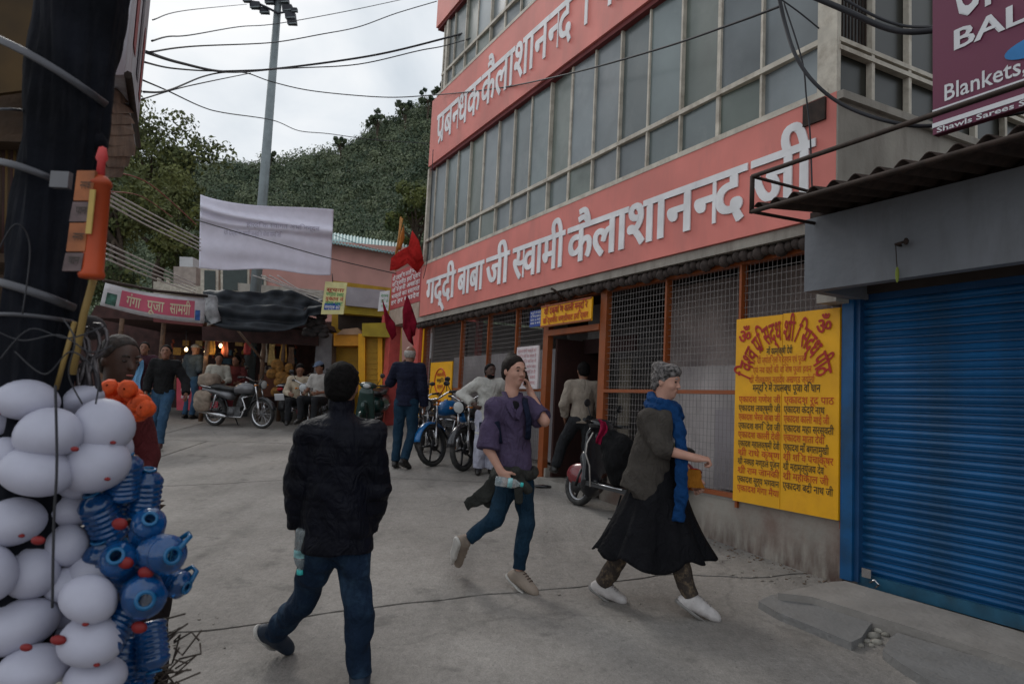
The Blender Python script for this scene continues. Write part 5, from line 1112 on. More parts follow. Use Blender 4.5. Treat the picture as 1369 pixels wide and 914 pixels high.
def hand(Fd, wr, dr, palm, curl=.9, S=1., thumb=1, k=.006, curls=None):
    """palm + five fingers; dr runs wrist to knuckles, palm is the way the palm faces"""
    dr = vn(dr); pl = vn(A3(palm)-dr*np.dot(palm, dr)); lat = np.cross(dr, pl)*thumb; wr = A3(wr)
    Fd.cap(wr-dr*.02*S, wr+dr*.02*S, .026*S, .028*S, k=.02, flat=pl, fk=.75)
    Fd.ell(wr+dr*.052*S, (.040*S, .046*S, .0165*S), R=np.array([lat, dr, pl]), k=.018)
    for i, (lo_, ln, sp) in enumerate(((.029, .070, .10), (.010, .080, .02), (-.010, .075, -.04), (-.028, .058, -.12))):
        cu = curl if curls is None else curls[i]
        p = wr+(dr*.086+lat*lo_)*S; d = vn(dr+lat*sp); a = .25*cu
        for j, (fl, r0, r1) in enumerate(((.46, .0105, .0095), (.30, .0095, .0088), (.24, .0088, .0078))):
            a += cu*(.45, .75, .55)[j]; dd = d*math.cos(a)+pl*math.sin(a); q = p+dd*ln*fl*S
            Fd.cap(p, q, r0*S, r1*S, k=k); p = q
    p = wr+(dr*.018+lat*.026)*S; d = vn(dr*.75+lat*.75+pl*.25)
    q = p+d*.042*S; Fd.cap(p, q, .0155*S, .012*S, k=.012); d2 = vn(dr*.85+lat*.25+pl*(.35+.3*curl)); Fd.cap(q, q+d2*.034*S, .0118*S, .0095*S, k=k)

def person(label, base, J, fwd, look, o, group=None):
    """J: dict of joints in world coordinates, o: outfit options"""
    S = o.get('S', 1.); h = o.get('h', .012); root = empty('person', base, label, 'person', group)
    J = {k: A3(v) for k, v in J.items()}
    P = np.array(list(J.values())); lo = P.min(0)-.17; hi = P.max(0)+.2; seed = o.get('seed', 1)
    fwd = vn(fwd); look = vn(look); Hf = fr3(look, o.get('hup', (0, 0, 1))); hs, hf, hu = Hf; up = vn(J['chest']-J['pelvis'])
    fb_ = vn(fwd-up*np.dot(fwd, up)); side = vn(np.cross(fb_, up)); c = J['head']; R3 = np.array([side, fb_, up])
    skin = Field(lo, hi, h); K = Hf
    # head
    skin.ell(c+hu*.020*S, (.075*S, .093*S, .092*S), K, .02); skin.ell(c+hf*.030*S-hu*.050*S, (.056*S, .060*S, .065*S), K, .03)
    skin.cap(c+hf*.052*S-hu*.096*S, c+hf*.066*S-hu*.092*S, .022*S, .018*S, .03)
    if h < .009:
        skin.ell(c+hf*.078*S+hu*.030*S, (.045*S, .018*S, .010*S), K, .014)
        for s_ in (-1, 1):
            skin.ell(c+hf*.094*S+hu*.010*S+hs*s_*.030*S, (.015*S, .011*S, .010*S), K, 0, subt=True)
            skin.ell(c+hf*.060*S-hu*.024*S+hs*s_*.034*S, (.024*S, .024*S, .022*S), K, .02)
        skin.cap(c+hf*.090*S+hu*.012*S, c+hf*.108*S-hu*.020*S, .0065*S, .0105*S, .009)
        for s_ in (-1, 1): skin.ell(c+hf*.098*S-hu*.024*S+hs*s_*.011*S, (.007*S, .010*S, .007*S), K, .006)
        skin.ell(c+hf*.086*S-hu*.056*S, (.022*S, .012*S, .012*S), K, .01)
    else: skin.cap(c+hf*.088*S+hu*.01*S, c+hf*.104*S-hu*.02*S, .010*S, .014*S, .01)
    for s_ in (-1, 1):
        skin.ell(c+hs*s_*.076*S-hu*.006*S-hf*.004*S, (.009*S, .019*S, .031*S), K, .008)
    skin.cap(J['neck'], c-hu*.05*S-hf*.01*S, .054*S, .050*S, .03)
    # trunk
    skin.ell((J['chest']+J['neck'])/2-up*.06*S, (.13*S, .085*S, .15*S), R3, .03); skin.ell(J['pelvis'], (.115*S, .080*S, .09*S), R3, .03)
    skin.cap(J['chest'], J['pelvis'], .105*S, .10*S, .04, flat=fb_, fk=.75); skin.cap(J['shL'], J['shR'], .045*S, .045*S, .04)
    for q in 'LR':
        skin.cap(J['sh'+q], J['el'+q], .046*S, .036*S, .025); skin.cap(J['el'+q], J['wr'+q], .038*S, .026*S, .02)
        skin.cap(J['hip'+q], J['kn'+q], .064*S, .040*S, .04); skin.cap(J['kn'+q], J['an'+q], .042*S, .034*S, .03)
        skin.cap(J['an'+q], J['to'+q], .024*S, .016*S, .02)
    for q in 'LR':
        wr_ = J['wr'+q]; dr = vn(wr_-J['el'+q]); hd = o.get('hand'+q, {})
        hand(skin, wr_, hd.get('dr', dr), hd.get('palm', -side if q == 'R' else side), hd.get('curl', .6), S*hd.get('s', 1), hd.get('thumb', 1 if q == 'R' else -1), k=min(.006, h*.8))
    body = np_obj('body', *skin.mesh(), o['skin'], root)
    def cloth(name, fn, m, par=root, wr=.004, hh=None, pad=.0, freq=14, quilt=None):
        F_ = Field(lo-.05-pad, hi+.05+pad, hh or h); fn(F_); vs, F = F_.mesh(wr, freq, seed, quilt)
        return np_obj(name, vs, F, m, par) if len(F) else None
    # hair
    if o.get('hair'):
        st = o.get('hairstyle', 'short')
        def hair(F_):
            F_.ell(c+hu*.030*S-hf*.012*S, (.086*S, .099*S, .096*S), K, 0)
            if st in ('short', 'bun', 'puff'): F_.ell(c-hu*.022*S-hf*.045*S, (.074*S, .058*S, .065*S), K, .02)
            cutn = hf*.9-hu*(.55 if st != 'puff' else .75); F_.plane(c+hf*(.038 if st == 'short' else .052)*S+hu*.045*S, cutn)
            F_.plane(c-hu*(.055 if st != 'puff' else .065)*S, -hu+hf*.4)
            if st == 'bun': F_.ell(c+hu*.112*S-hf*.050*S, (.036*S, .038*S, .030*S), K, .02)
            if st == 'puff':
                for i in range(9):
                    a = i*2.4; F_.ell(c+hu*(.080+.015*math.sin(i*1.9))*S+hf*(-.015+.055*math.cos(a))*S+hs*.045*math.sin(a)*S, (.045*S, .05*S, .035*S), K, .03)
        cloth('hair', hair, o['hair'], wr=.005 if st == 'puff' else .0022, freq=55 if st != 'bun' else 40, hh=min(h, .008))
    if o.get('bald_fringe'):
        def hair(F_):
            F_.ell(c+hu*.012*S-hf*.010*S, (.082*S, .096*S, .085*S), K, 0); F_.plane(c+hu*.05*S-hf*.02*S, hu); F_.plane(c+hf*.02*S, hf); F_.plane(c-hu*.065*S, -hu)
        cloth('hair', hair, o['bald_fringe'], wr=.002, freq=60)
    if o.get('beard'):
        def bd(F_): F_.ell(c+hf*.034*S-hu*.070*S, (.060*S, .068*S, .050*S), K, 0); F_.plane(c-hu*.045*S, hu)
        cloth('beard', bd, o['beard'], wr=.002, freq=60)
    if o.get('cap'):
        def cp(F_):
            F_.ell(c+hu*.045*S-hf*.005*S, (.088*S, .103*S, .085*S), K, 0); F_.plane(c+hu*.045*S, -hu)
            F_.ell(c+hu*.050*S+hf*.105*S, (.062*S, .055*S, .008*S), K, .006)
        cloth('cap', cp, o['cap'], wr=.001)
    # face details
    if h < .013:
        EY = mat('eye_dark', (.03, .02, .015), .25)
        for s_ in (-1, 1):
            e_ = MB(); R_ = Matrix([list(hs), list(hf), list(hu)]).transposed(); e_.ell(Vector(c+hf*.0845*S+hu*.010*S+hs*s_*.031*S), (.0135*S, .0065*S, .0058*S), 8, 6, R=R_); e_.build('eye', EY, root)
            b_ = MB(); b_.tube([Vector(c+hf*(.093-.012*abs(u-.3))*S+hu*(.031+.006*math.sin(u*3))*S+hs*s_*(.014+.034*u)*S) for u in (0, .33, .66, 1)], .0042*S, 5); b_.build('eyebrow', o.get('brow', EY), root)
        l_ = MB(); R_ = Matrix([list(hs), list(hf), list(hu)]).transposed(); l_.ell(Vector(c+hf*.0955*S-hu*.055*S), (.020*S, .0055*S, .0055*S), 10, 6, R=R_); l_.build('mouth', o.get('lips', mat('lips', (.35, .12, .10), .5)), root)
    # upper garment
    if o.get('top'):
        T = o['top']; th = T.get('th', .014); sl = T.get('sleeve', 1.0)
        def tp(F_):
            F_.ell((J['chest']+J['neck'])/2-up*.05*S, ((.135*S+th), (.098*S+th), .165*S), R3, .03)
            F_.cap(J['shL'], J['shR'], .050*S+th, None, .045)
            hem = J['pelvis']-up*T.get('hem', .10)*S+fb_*T.get('hemf', 0); wch, wpe = T.get('wc', .118)*S+th, T.get('wp', .120)*S+th
            F_.cap(J['chest'], hem, wch, wpe, .04, flat=fb_, fk=T.get('fk', .78), cut=0)
            if T.get('collar'): F_.cap(J['neck']-up*.02, J['neck']+up*T['collar']*S, .066*S, .064*S, .015, cut=0)
            for q in 'LR':
                slq = T.get('sleeve'+q, sl); a, e_, w_ = J['sh'+q], J['el'+q], J['wr'+q]; ts = T.get('ts', th)
                if slq <= .5: F_.cap(a, a+(e_-a)*slq*2, .050*S+ts, .046*S+ts*1.5, .03, cut=0)
                else:
                    F_.cap(a, e_, .050*S+ts, .044*S+ts, .03)
                    F_.cap(e_, e_+(w_-e_)*(slq-.5)*2, .044*S+ts, .033*S+ts, .02, cut=0)
            if T.get('extra'): T['extra'](F_)
            for p_, n_ in T.get('planes', []): F_.plane(p_, n_)
        cloth(T.get('name', 'shirt'), tp, T['m'], wr=T.get('wr', .006), quilt=T.get('quilt'), freq=T.get('freq', 14))
        if T.get('open_'):   # neckline: inner shirt shown
            pass
    if o.get('pants'):
        T = o['pants']; th = T.get('th', .014)
        def pn(F_):
            F_.ell(J['pelvis'], (.138*S+th, .100*S+th, .115*S), R3, .03)
            F_.plane(J['pelvis']+up*.10*S, up)
            for q in 'LR':
                a, k_, n_ = J['hip'+q], J['kn'+q], J['an'+q]
                F_.cap(a, k_, .080*S+th, .055*S+th, .03); F_.cap(k_, k_+(n_-k_)*T.get('len', .97), .055*S+th, T.get('cuff', .046)*S+th, .02, cut=0)
        cloth(T.get('name', 'trousers'), pn, T['m'], wr=T.get('wr', .007), freq=13)
    if o.get('shoe'):
        for q in 'LR':
            a, t_ = J['an'+q], J['to'+q]; d = vn(t_-a); dn = vn(J['an'+q]-J['kn'+q]); dn = vn(dn-d*np.dot(dn, d)) if abs(np.dot(dn, d)) < .95 else np.array([0, 0, -1.])
            if o.get('flatfoot', True): dn = o.get('dn'+q, dn)
            he = a+dn*.045*S-d*.035*S; bt = t_+d*.02*S
            F_ = Field(np.minimum(he, bt)-.12, np.maximum(he, bt)+.12, min(h, .009))
            lt = vn(np.cross(d, dn)); Rf = np.array([lt, d, dn])
            F_.cap(he, (he+bt)/2, .036*S, .040*S, .02); F_.cap((he+bt)/2, bt, .040*S, .036*S, .02, flat=dn, fk=.8); F_.cap(a-dn*.012, he+d*.03, .046*S, .040*S, .03, cut0=.0); F_.cap(a+d*.02, bt-d*.03, .046*S, .034*S, .03)
            F_.plane(he+dn*.028*S, dn)
            lac_ = o.get('laces')
            vs, F = F_.mesh(.0015, 30, seed); sh = np_obj('shoe', vs, F, o['shoe'], root)
            if lac_:
                s0, s1 = a+d*.03*S, bt-d*.045*S
                for k_ in range(4):
                    f_ = .12+.22*k_; pc = s0+(s1-s0)*f_-dn*(.050-.006*f_)*S; w_ = .024*S; MB().tube([Vector(pc-lt*w_+dn*.010), Vector(pc), Vector(pc+lt*w_+dn*.010)], .0042, 5).build('lace' if lac_ == 'lace' else 'vent_rib', o['lacem'], sh)
                if lac_ != 'lace': MB().tube([Vector(a+lt*.046*S+d*.02+dn*.005), Vector(a-d*.055*S+dn*.0), Vector(a-lt*.046*S+d*.02+dn*.005)], [(.004, .009)]*3, 6).build('heel_strap', o['lacem'], sh)
            if o.get('sole'):
                F_ = Field(np.minimum(he, bt)-.12, np.maximum(he, bt)+.12, min(h, .007)); pc = dn*.020*S
                F_.cap(he+pc, (he+bt)/2+pc, .043*S, .046*S, .02); F_.cap((he+bt)/2+pc, bt+pc, .046*S, .043*S, .02)
                F_.plane(he+dn*.040*S, dn); F_.plane(he+dn*.018*S, -dn); np_obj('sole', *F_.mesh(), o['sole'], sh)
    root['_J'] = 0
    return root, cloth, J
SK = dict(pale=mat('pale_skin', (.50, .27, .20), .5, var=.08, vs=14, spec=.35), tan=mat('brown_skin', (.20, .095, .06), .5, var=.1, vs=14), dark=mat('dark_brown_skin', (.07, .035, .025), .5, var=.15, vs=14))
HB_ = mat('black_hair', (.007, .006, .006), .75, spec=.08, var=.3, vs=60, bump=.4, bs=120); HBR = mat('brown_hair', (.014, .009, .007), .65, spec=.15, var=.3, vs=60, bump=.4, bs=120)
HGR = mat('grey_hair', (.17, .155, .15), .75, spec=.15, var=.6, vs=45, bump=.6, bs=110); HGR2 = mat('white_grey_hair', (.35, .32, .30), .6, var=.3, vs=60, bump=.5, bs=110)
DEN = cl('dark_denim', (.009, .020, .042), dirt=(.05, .10, .16), dfac=.55, ds=4); DEN2 = cl('navy_denim', (.010, .030, .055), dirt=(.03, .065, .10), dfac=.4, ds=5); DEN3 = cl('blue_denim', (.03, .07, .13), dirt=(.08, .15, .22), dfac=.5, ds=4)
SOLEW = mat('pale_sole', (.5, .48, .45), .7)
def JP(Yb):
    return lambda px, py, dy=0: at(px, py, Yb+dy)
def bottle(name, label, a, b, r, capm, group=None, par=None):
    """ribbed clear bottle from base a to cap end b"""
    a, b = Vector(a), Vector(b); L = (b-a).length; ax = (b-a).normalized()
    root = empty('water_bottle', a, label, 'bottle', group)
    pr = [(0, 0), (r*.85, 0), (r, .01), (r, L*.18), (r*.93, L*.20), (r, L*.22), (r, L*.36), (r*.90, L*.39), (r, L*.42), (r, L*.62), (r*.8, L*.74), (r*.42, L*.84), (r*.40, L*.88)]
    m = MB(); m.lathe(pr, a, ax, 20); m.build('shell', mat('clear_plastic', (.75, .85, .88), .08, trans=.75, spec=.6, var=.02, alpha=.75), root)
    MB().lathe([(0, L*.885), (r*.47, L*.885), (r*.47, L*.985), (0, L)], a, ax, 14).build('cap', capm, root)
    MB().lathe([(r*1.01, L*.44), (r*1.01, L*.60)], a, ax, 20).build('paper_label', mat('teal_label', (.25, .5, .52), .4, var=.4, vs=30), root)
    return root
TEALC = mat('teal_cap', (.05, .5, .48), .4)

# ---- 1 man in the dark padded jacket, seen from behind
q = JP(3.62); b0 = gnd(481, 922)
J1 = dict(head=q(457, 516), neck=q(456, 552), chest=q(452, 610), pelvis=q(449, 722, .02), shL=q(415, 583), elL=q(397, 650, .0), wrL=q(401, 704, .06), shR=q(496, 583), elR=q(503, 655, .03), wrR=q(492, 706, .12),
          hipL=q(431, 735, .02), knL=q(405, 802, .16), anL=q(374, 836, .24), toL=q(386, 858, .36), hipR=q(471, 735, .02), knR=q(480, 820, -.03), anR=q(481, 902, -.02), toR=q(483, 912, .14))
J1['toR'] = gnd(483, 905, .03); J1['toL'] = gnd(384, 864, .05); J1['anL'] = Vector(J1['toL'])+Vector((-.05, -.09, .10))
PJ = cl('navy_padded_nylon', (.0035, .004, .009), rough=.6, bump=.15, bs=25, sheen=0, spec=.14, var=.25)
r1, cloth1, J1n = person('young man in dark navy padded jacket and jeans walking away holding a bottle', b0, J1, (.05, 1, 0), (.03, 1, -.03),
    dict(skin=SK['tan'], hair=HB_, h=.007, S=1.0, top=dict(m=PJ, name='padded_jacket', th=.034, ts=.026, wc=.125, wp=.150, hem=.045, wr=.011, quilt=(.088, .0028), collar=.075, sleeve=.98, fk=.80), pants=dict(m=DEN, name='jeans', wr=.013, th=.012, len=.99, cuff=.05), shoe=mat('navy_sneaker', (.012, .022, .04), .6, bump=.2), sole=SOLEW, seed=2,
         handL=dict(dr=(-.03, .05, -1), palm=(.9, .5, 0), curl=1.5, thumb=1), handR=dict(dr=(-.3, .6, -.5), palm=(-1, 0, 0), curl=1.0)))
wl = J1n['wrL']; bottle('b', 'clear water bottle with teal band held upside down by the man in navy', q(405, 706, -.03), q(401, 768, -.01), .036, TEALC)

# ---- 2 woman in the purple shirt on the phone
q = JP(5.06); b0 = gnd(694, 788)
J2 = dict(head=q(687, 496), neck=q(684, 528), chest=q(684, 568), pelvis=q(688, 638), shL=q(709, 543, .07), elL=q(728, 563, -.02), wrL=q(709, 524, .06), shR=q(661, 546, -.08), elR=q(653, 600, -.14), wrR=q(671, 632, -.20),
          hipR=q(679, 645, -.03), knR=q(663, 692, -.02), anR=q(621, 722, .10), toR=q(612, 752, .05), hipL=q(699, 645, .03), knL=q(703, 700, .02), anL=q(694, 768, 0), toL=q(711, 783, -.12))
J2['toL'] = gnd(712, 788, .03); J2['anL'] = Vector(J2['toL'])+Vector((-.10, .07, .085)); J2['toR'] = gnd(612, 762, .05)+Vector((.0, -.0, .06)); J2['anR'] = q(622, 722, .02)
VIO = cl('violet_linen', (.075, .055, .105), dirt=(.10, .08, .13), dfac=.4, ds=10)
lk2 = (.62, -.75, -.10)
r2, cloth2, J2n = person('young woman in violet shirt walking with a phone at her ear and bottle', b0, J2, (.75, -.62, 0), lk2,
    dict(skin=SK['pale'], hair=HBR, brow=HBR, hairstyle='bun', h=.0065, S=.93, top=dict(m=VIO, name='violet_shirt', th=.022, ts=.024, wp=.135, hem=.02, sleeveR=.5, sleeveL=.42, wr=.014, fk=.8), pants=dict(m=DEN2, name='jeans', wr=.010, th=.006, len=.90, cuff=.045), shoe=mat('beige_suede_shoe', (.26, .21, .17), .8, bump=.2), sole=SOLEW, laces='lace', lacem=mat('brown_lace', (.07, .05, .04), .8), seed=4,
         handR=dict(dr=(.65, -.2, -.7), palm=(.5, .5, -.2), curl=1.2, s=.95), handL=dict(dr=(-.30, -.1, .9), palm=(-.9, -.1, -.1), curl=.9, thumb=-1, s=.95), lips=mat('rose_lips', (.38, .12, .11), .45)))
UND = cl('black_undershirt', (.01, .01, .012)); nk = Vector(J2n['neck'])
MB().tube([nk+Vector((-.055, -.035, .02)), q(681, 545, -.13), q(690, 560, -.15)], [(.022, .005)]*3, 8, flat=(1, .5, 0)).build('collar', VIO, r2); MB().tube([nk+Vector((.06, .0, .02)), q(697, 543, -.09), q(691, 560, -.15)], [(.022, .005)]*3, 8, flat=(1, .5, 0)).build('collar', VIO, r2)
MB().ell(q(688, 545, -.085), (.04, .03, .05), 12, 8).build('undershirt', UND, r2)
bottle('b', 'clear water bottle with teal cap held sideways by the woman in violet', q(662, 642, -.25), q(700, 648, -.25), .033, TEALC)
ph = MB(); R_ = Vector(J2n['wrL']); ph.hexa(q(701, 514, .07), (.008, -.006, .0), (.035, .045, .0), (-.03, 0, .10)); o = thing(ph, 'phone', BLKP, 'black phone pressed to the ear of the woman in violet', 'phone')
# backpack straps, scoop of the black undershirt, jacket knotted round the waist
STR = cl('navy_webbing', (.012, .016, .035))
for a_, b_, c_ in (((664, 541, -.07), (664, 565, -.15), (668, 592, -.13)), ((702, 538, -.09), (707, 560, -.11), (706, 585, -.11))):
    MB().tube([q(*a_)+Vector((0, .05, .03)), q(*a_), q(*b_), q(*c_), q(*c_)+Vector((0, .14, -.02))], [(.021, .006)]*5, 8, flat=(1, .3, 0)).build('backpack_strap', STR, r2)
bp = Field(A3(q(640, 540, .0))-.4, A3(q(720, 640, .3))+.4, .012); cbp = A3(J2n['chest'])+A3((-.12, .17, .0)); bp.ell(cbp, (.13, .10, .20), fr3((.75, -.62, 0)), 0); np_obj('backpack', *bp.mesh(.006, 18, 3), STR, r2)
OL = cl('dark_olive_cotton', (.035, .036, .033), dirt=(.055, .055, .05), dfac=.4, ds=8)
def waist(F_):
    p = J2n['pelvis']+A3((0, 0, .035)); n = 22
    for i in range(n):
        a0, a1 = 2*PI*i/n, 2*PI*(i+1)/n; f2 = fr3((.75, -.62, 0)); pt = lambda a: p+f2[0]*.150*math.cos(a)+f2[1]*.118*math.sin(a)+A3((0, 0, .012*math.sin(a*3)))
        F_.cap(pt(a0), pt(a1), .030, .030, .02)
    kq = A3(q(690, 632, -.17)); F_.ell(kq, (.045, .04, .04), None, .02)
    F_.cap(kq, A3(q(694, 668, -.18)), .030, .026, .02, flat=(0, 1, 0), fk=.6); F_.cap(kq, A3(q(706, 655, -.15)), .028, .030, .02, flat=(0, 1, 0), fk=.6)
    F_.cap(A3(q(672, 636, .0)), A3(q(650, 660, .02)), .065, .060, .03, flat=(.2, 1, 0), fk=.35)
    F_.cap(A3(q(664, 640, .05)), A3(q(655, 668, .05)), .06, .055, .03, flat=(.2, 1, 0), fk=.35)
    F_.cap(A3(q(648, 661, .02)), A3(q(622, 676, .03)), .050, .040, .02, flat=(.1, 1, .1), fk=.4, cut=.0)
cloth2('tied_jacket', waist, OL, wr=.008, freq=22)

# ---- 3 older woman with the blue scarf
q = JP(4.73); b0 = gnd(880, 815)
J3 = dict(head=q(890, 510), neck=q(885, 543), chest=q(882, 585), pelvis=q(880, 648), shR=q(866, 562, -.08), elR=q(888, 601, -.20), wrR=q(930, 612, -.24), shL=q(898, 560, .14), elL=q(905, 608, .22), wrL=q(925, 640, .18),
          hipR=q(872, 660, -.04), knR=q(848, 715, .0), anR=q(814, 778, .05), toR=q(831, 795, 0), hipL=q(888, 660, .05), knL=q(900, 720, 0), anL=q(920, 798, -.02), toL=q(948, 812, -.1))
J3['toR'] = gnd(829, 799, .03); J3['anR'] = Vector(J3['toR'])+Vector((-.115, .03, .075)); J3['toL'] = gnd(954, 822, .035); J3['anL'] = Vector(J3['toL'])+Vector((-.135, .03, .09)); J3['knL'] = Vector(J3['anL'])+Vector((-.13, .06, .38)); 
TAUPE = cl('taupe_cardigan', (.055, .048, .042), dirt=(.075, .065, .058), dfac=.4, ds=9); SLK = cl('patterned_leggings', (.05, .04, .035), dirt=(.22, .16, .10), dfac=.8, ds=22)
lk3 = (.82, -.52, -.16)
CR = mat('white_clog', (.50, .47, .46), .7, var=.12, vs=20, dirt=(.3, .26, .24), dfac=.6, ds=12)
r3, cloth3, J3n = person('older grey-haired woman in blue scarf, taupe cardigan and long black skirt striding right', b0, J3, (.92, -.38, 0), lk3,
    dict(skin=SK['pale'], hair=HGR, brow=HGR2, hairstyle='puff', h=.0065, S=.93, top=dict(m=cl('white_tee', (.50, .50, .52)), name='white_top', th=.002, wc=.138, wp=.135, hem=-.02, sleeve=.05, wr=.004), pants=dict(m=SLK, name='leggings', th=.010, len=.98, cuff=.05), shoe=CR, sole=mat('grey_sole', (.22, .21, .20), .8), laces='rib', lacem=mat('grey_strap', (.26, .24, .23), .8), seed=5,
         handR=dict(dr=(1, -.05, -.05), palm=(0, .3, -1), curl=1.5), handL=dict(curl=1.2)))
BLKS = cl('black_skirt_cloth', (.008, .008, .010))
ls = A3(J3n['pelvis']); f3_ = fr3((.92, -.38, 0))
wc_ = Vector(ls)+Vector((0, 0, .20)); hemc = (Vector(J3n['knR'])+Vector(J3n['knL']))/2
hl, hr = q(797, 733, .05), q(949, 742, -.05)
def skirt(u, v):
    a = 2*PI*u; cx, cy = math.cos(a), math.sin(a); c0 = wc_.lerp(Vector((hl+hr)/2), v**1.0); w0 = .125+(.375-.125)*(v**1.6); dpt = .10+(.24-.10)*v
    fold = 1+v*(.055*math.sin(a*7+1.9*v)+.05*math.sin(a*4+2+v)+.04*math.sin(a*13-2*v)+.02*math.sin(a*23+3*v))
    zt = -.055*v*math.cos(a)*0; p = c0+Vector((1, -.12, 0))*(w0*cx*fold)+Vector((.12, 1, 0))*(dpt*cy*fold); p.z += -.09*(v**2)*(1-abs(cx))*(1 if cy < 0 else .3)+.018*v*math.sin(a*6+1)+.012*v*math.sin(a*11)+.035*v*v*cx*0
    return p
m_ = MB(); m_.grid(skirt, 96, 30); m_.build('skirt', BLKS, r3, solid=.006)
# black bodice under the cardigan
cloth3('black_dress', lambda F_: (F_.cap(J3n['chest']-A3((0, 0, .12)), J3n['pelvis']+A3((0, 0, .02)), .128, .125, .04, flat=f3_[1], fk=.8, cut=.0, cut0=.0)), BLKS, wr=.006)
def cardi(F_):
    S_ = .93; th = .030; up3 = vn(J3n['chest']-J3n['pelvis'])
    F_.ell((J3n['chest']+J3n['neck'])/2-up3*.06, (.168, .138, .180), np.array([vn(J3n['shR']-J3n['shL']), f3_[1], up3]), .03)
    F_.cap(J3n['shL'], J3n['shR'], .072, None, .04); F_.cap(J3n['chest'], A3(q(868, 668, .0)), .145, .155, .04, flat=f3_[1], fk=.85, cut=0)
    F_.cap(A3(q(870, 590, -.02)), A3(q(852, 652, -.02)), .10, .115, .05, flat=(0, 1, 0), fk=.75, cut=.02)
    F_.plane(A3(J3n['chest'])+f3_[1]*.050+A3((0, -.0, 0)), f3_[1]*1.0+A3((0, .35, 0)))
    F_.cap(J3n['shR'], J3n['elR'], .074, .062, .03); F_.cap(J3n['elR'], J3n['elR']+(J3n['wrR']-J3n['elR'])*.25, .060, .056, .02, cut=0)
    F_.cap(J3n['shL'], J3n['elL'], .062, .056, .03)
cloth3('cardigan', cardi, TAUPE, wr=.008, freq=16)
SCB = cl('cobalt_scarf', (.006, .040, .13), bump=.3, bs=60)
def scarf(F_):
    c_ = A3(J3n['neck'])+A3((.0, 0, .0)); n = 20
    for lv, rr, zz in ((0, .085, .02), (1, .098, -.025)):
        for i in range(n):
            a0, a1 = 2*PI*i/n, 2*PI*(i+1)/n; pt = lambda a: c_+f3_[0]*rr*math.cos(a)+f3_[1]*(rr*1.05*math.sin(a)+.015)+A3((0, 0, zz-.035*math.sin(a)+.01*math.sin(3*a+lv)))
            F_.cap(pt(a0), pt(a1), .027, .027, .015)
    pts = [A3(q(*w_)) for w_ in ((900, 550, -.12), (909, 578, -.17), (911, 620, -.20), (911, 660, -.20), (907, 694, -.18))]
    for a, b in zip(pts, pts[1:]): F_.cap(a, b, .040, .040, .015, flat=(.15, 1, 0), fk=.45)
    F_.plane(A3(q(906, 697, -.2)), (0, 0, -1))
cloth3('scarf', scarf, SCB, wr=.007, freq=34)
def bag(F_):
    F_.cap(A3(q(918, 612, .12)), A3(q(924, 655, .12)), .060, .095, .02, flat=(.1, 1, 0), fk=.5, cut=.01); 
bg_ = Field(A3(q(890, 590, .1))-.3, A3(q(950, 690, .1))+.3, .009); bag(bg_); vs, F = bg_.mesh(.006, 24, 2)
OCH = cl('ochre_cloth', (.42, .16, .02)); hb = empty('shoulder_bag', q(922, 672, .12), 'ochre cloth shoulder bag hanging behind the older woman in scarf', 'bag')
np_obj('pouch', vs, F, OCH, hb); MB().tube([q(872, 552, .02), q(885, 575, -.14), q(905, 600, -.05), q(917, 612, .1)], [(.012, .004)]*4, 8, flat=(1, 0, 0)).build('strap', mat('yellow_green_strap', (.35, .36, .06), .8), hb)
MB().tube([q(886, 568, .2), q(905, 590, .18), q(918, 610, .14)], [(.012, .004)]*3, 8, flat=(1, 0, 0)).build('strap', OCH, hb)

# ---- generic standing figure from a few photo marks
def stand(label, px, top, foot, fwd, look, o, Yb=None, lean=0, arms=None, legs=None, group=None, foot_hidden=False):
    """px: centre line, top: head-top pixel, foot: ground pixel"""
    b = gnd(px, foot) if Yb is None else Vector((at(px, foot, Yb).x, Yb, 0)); b.z = G(b.x, b.y)
    Hh = at(px, top, b.y).z-b.z; S = Hh/1.70; f = Vector(fwd).normalized(); r = Vector((f.y, -f.x, 0)); f.z = 0; U = Vector((0, 0, 1))
    tilt = lambda z: f*(lean*(z/1.7))
    L_ = lambda x, y, z: b+(r*x+f*y+U*z)*S+tilt(z)
    J = dict(head=L_(0, .03, 1.585), neck=L_(0, 0, 1.44), chest=L_(0, 0, 1.25), pelvis=L_(0, 0, .94), shL=L_(-.17, 0, 1.39), elL=L_(-.23, -.03, 1.12), wrL=L_(-.24, .06, .88), shR=L_(.17, 0, 1.39), elR=L_(.23, -.03, 1.12), wrR=L_(.24, .06, .88),
             hipL=L_(-.085, 0, .90), knL=L_(-.10, .03, .49), anL=L_(-.10, -.02, .085), toL=L_(-.12, .11, .035), hipR=L_(.085, 0, .90), knR=L_(.10, .03, .49), anR=L_(.10, -.02, .085), toR=L_(.12, .11, .035))
    for k, v in (arms or {}).items(): J[k] = L_(*v)
    for k, v in (legs or {}).items(): J[k] = L_(*v)
    oo_ = dict(h=.012, S=S); oo_.update(o); return person(label, b, J, f, look, oo_, group)
def walk(a=.22): return dict(knL=(-.09, .16, .50), anL=(-.09, a, .09), toL=(-.10, a+.13, .04), knR=(.09, .02, .48), anR=(.09, -a, .12), toR=(.09, -a+.12, .04))
BLKSH = mat('black_leather_shoe', (.015, .013, .012), .4)
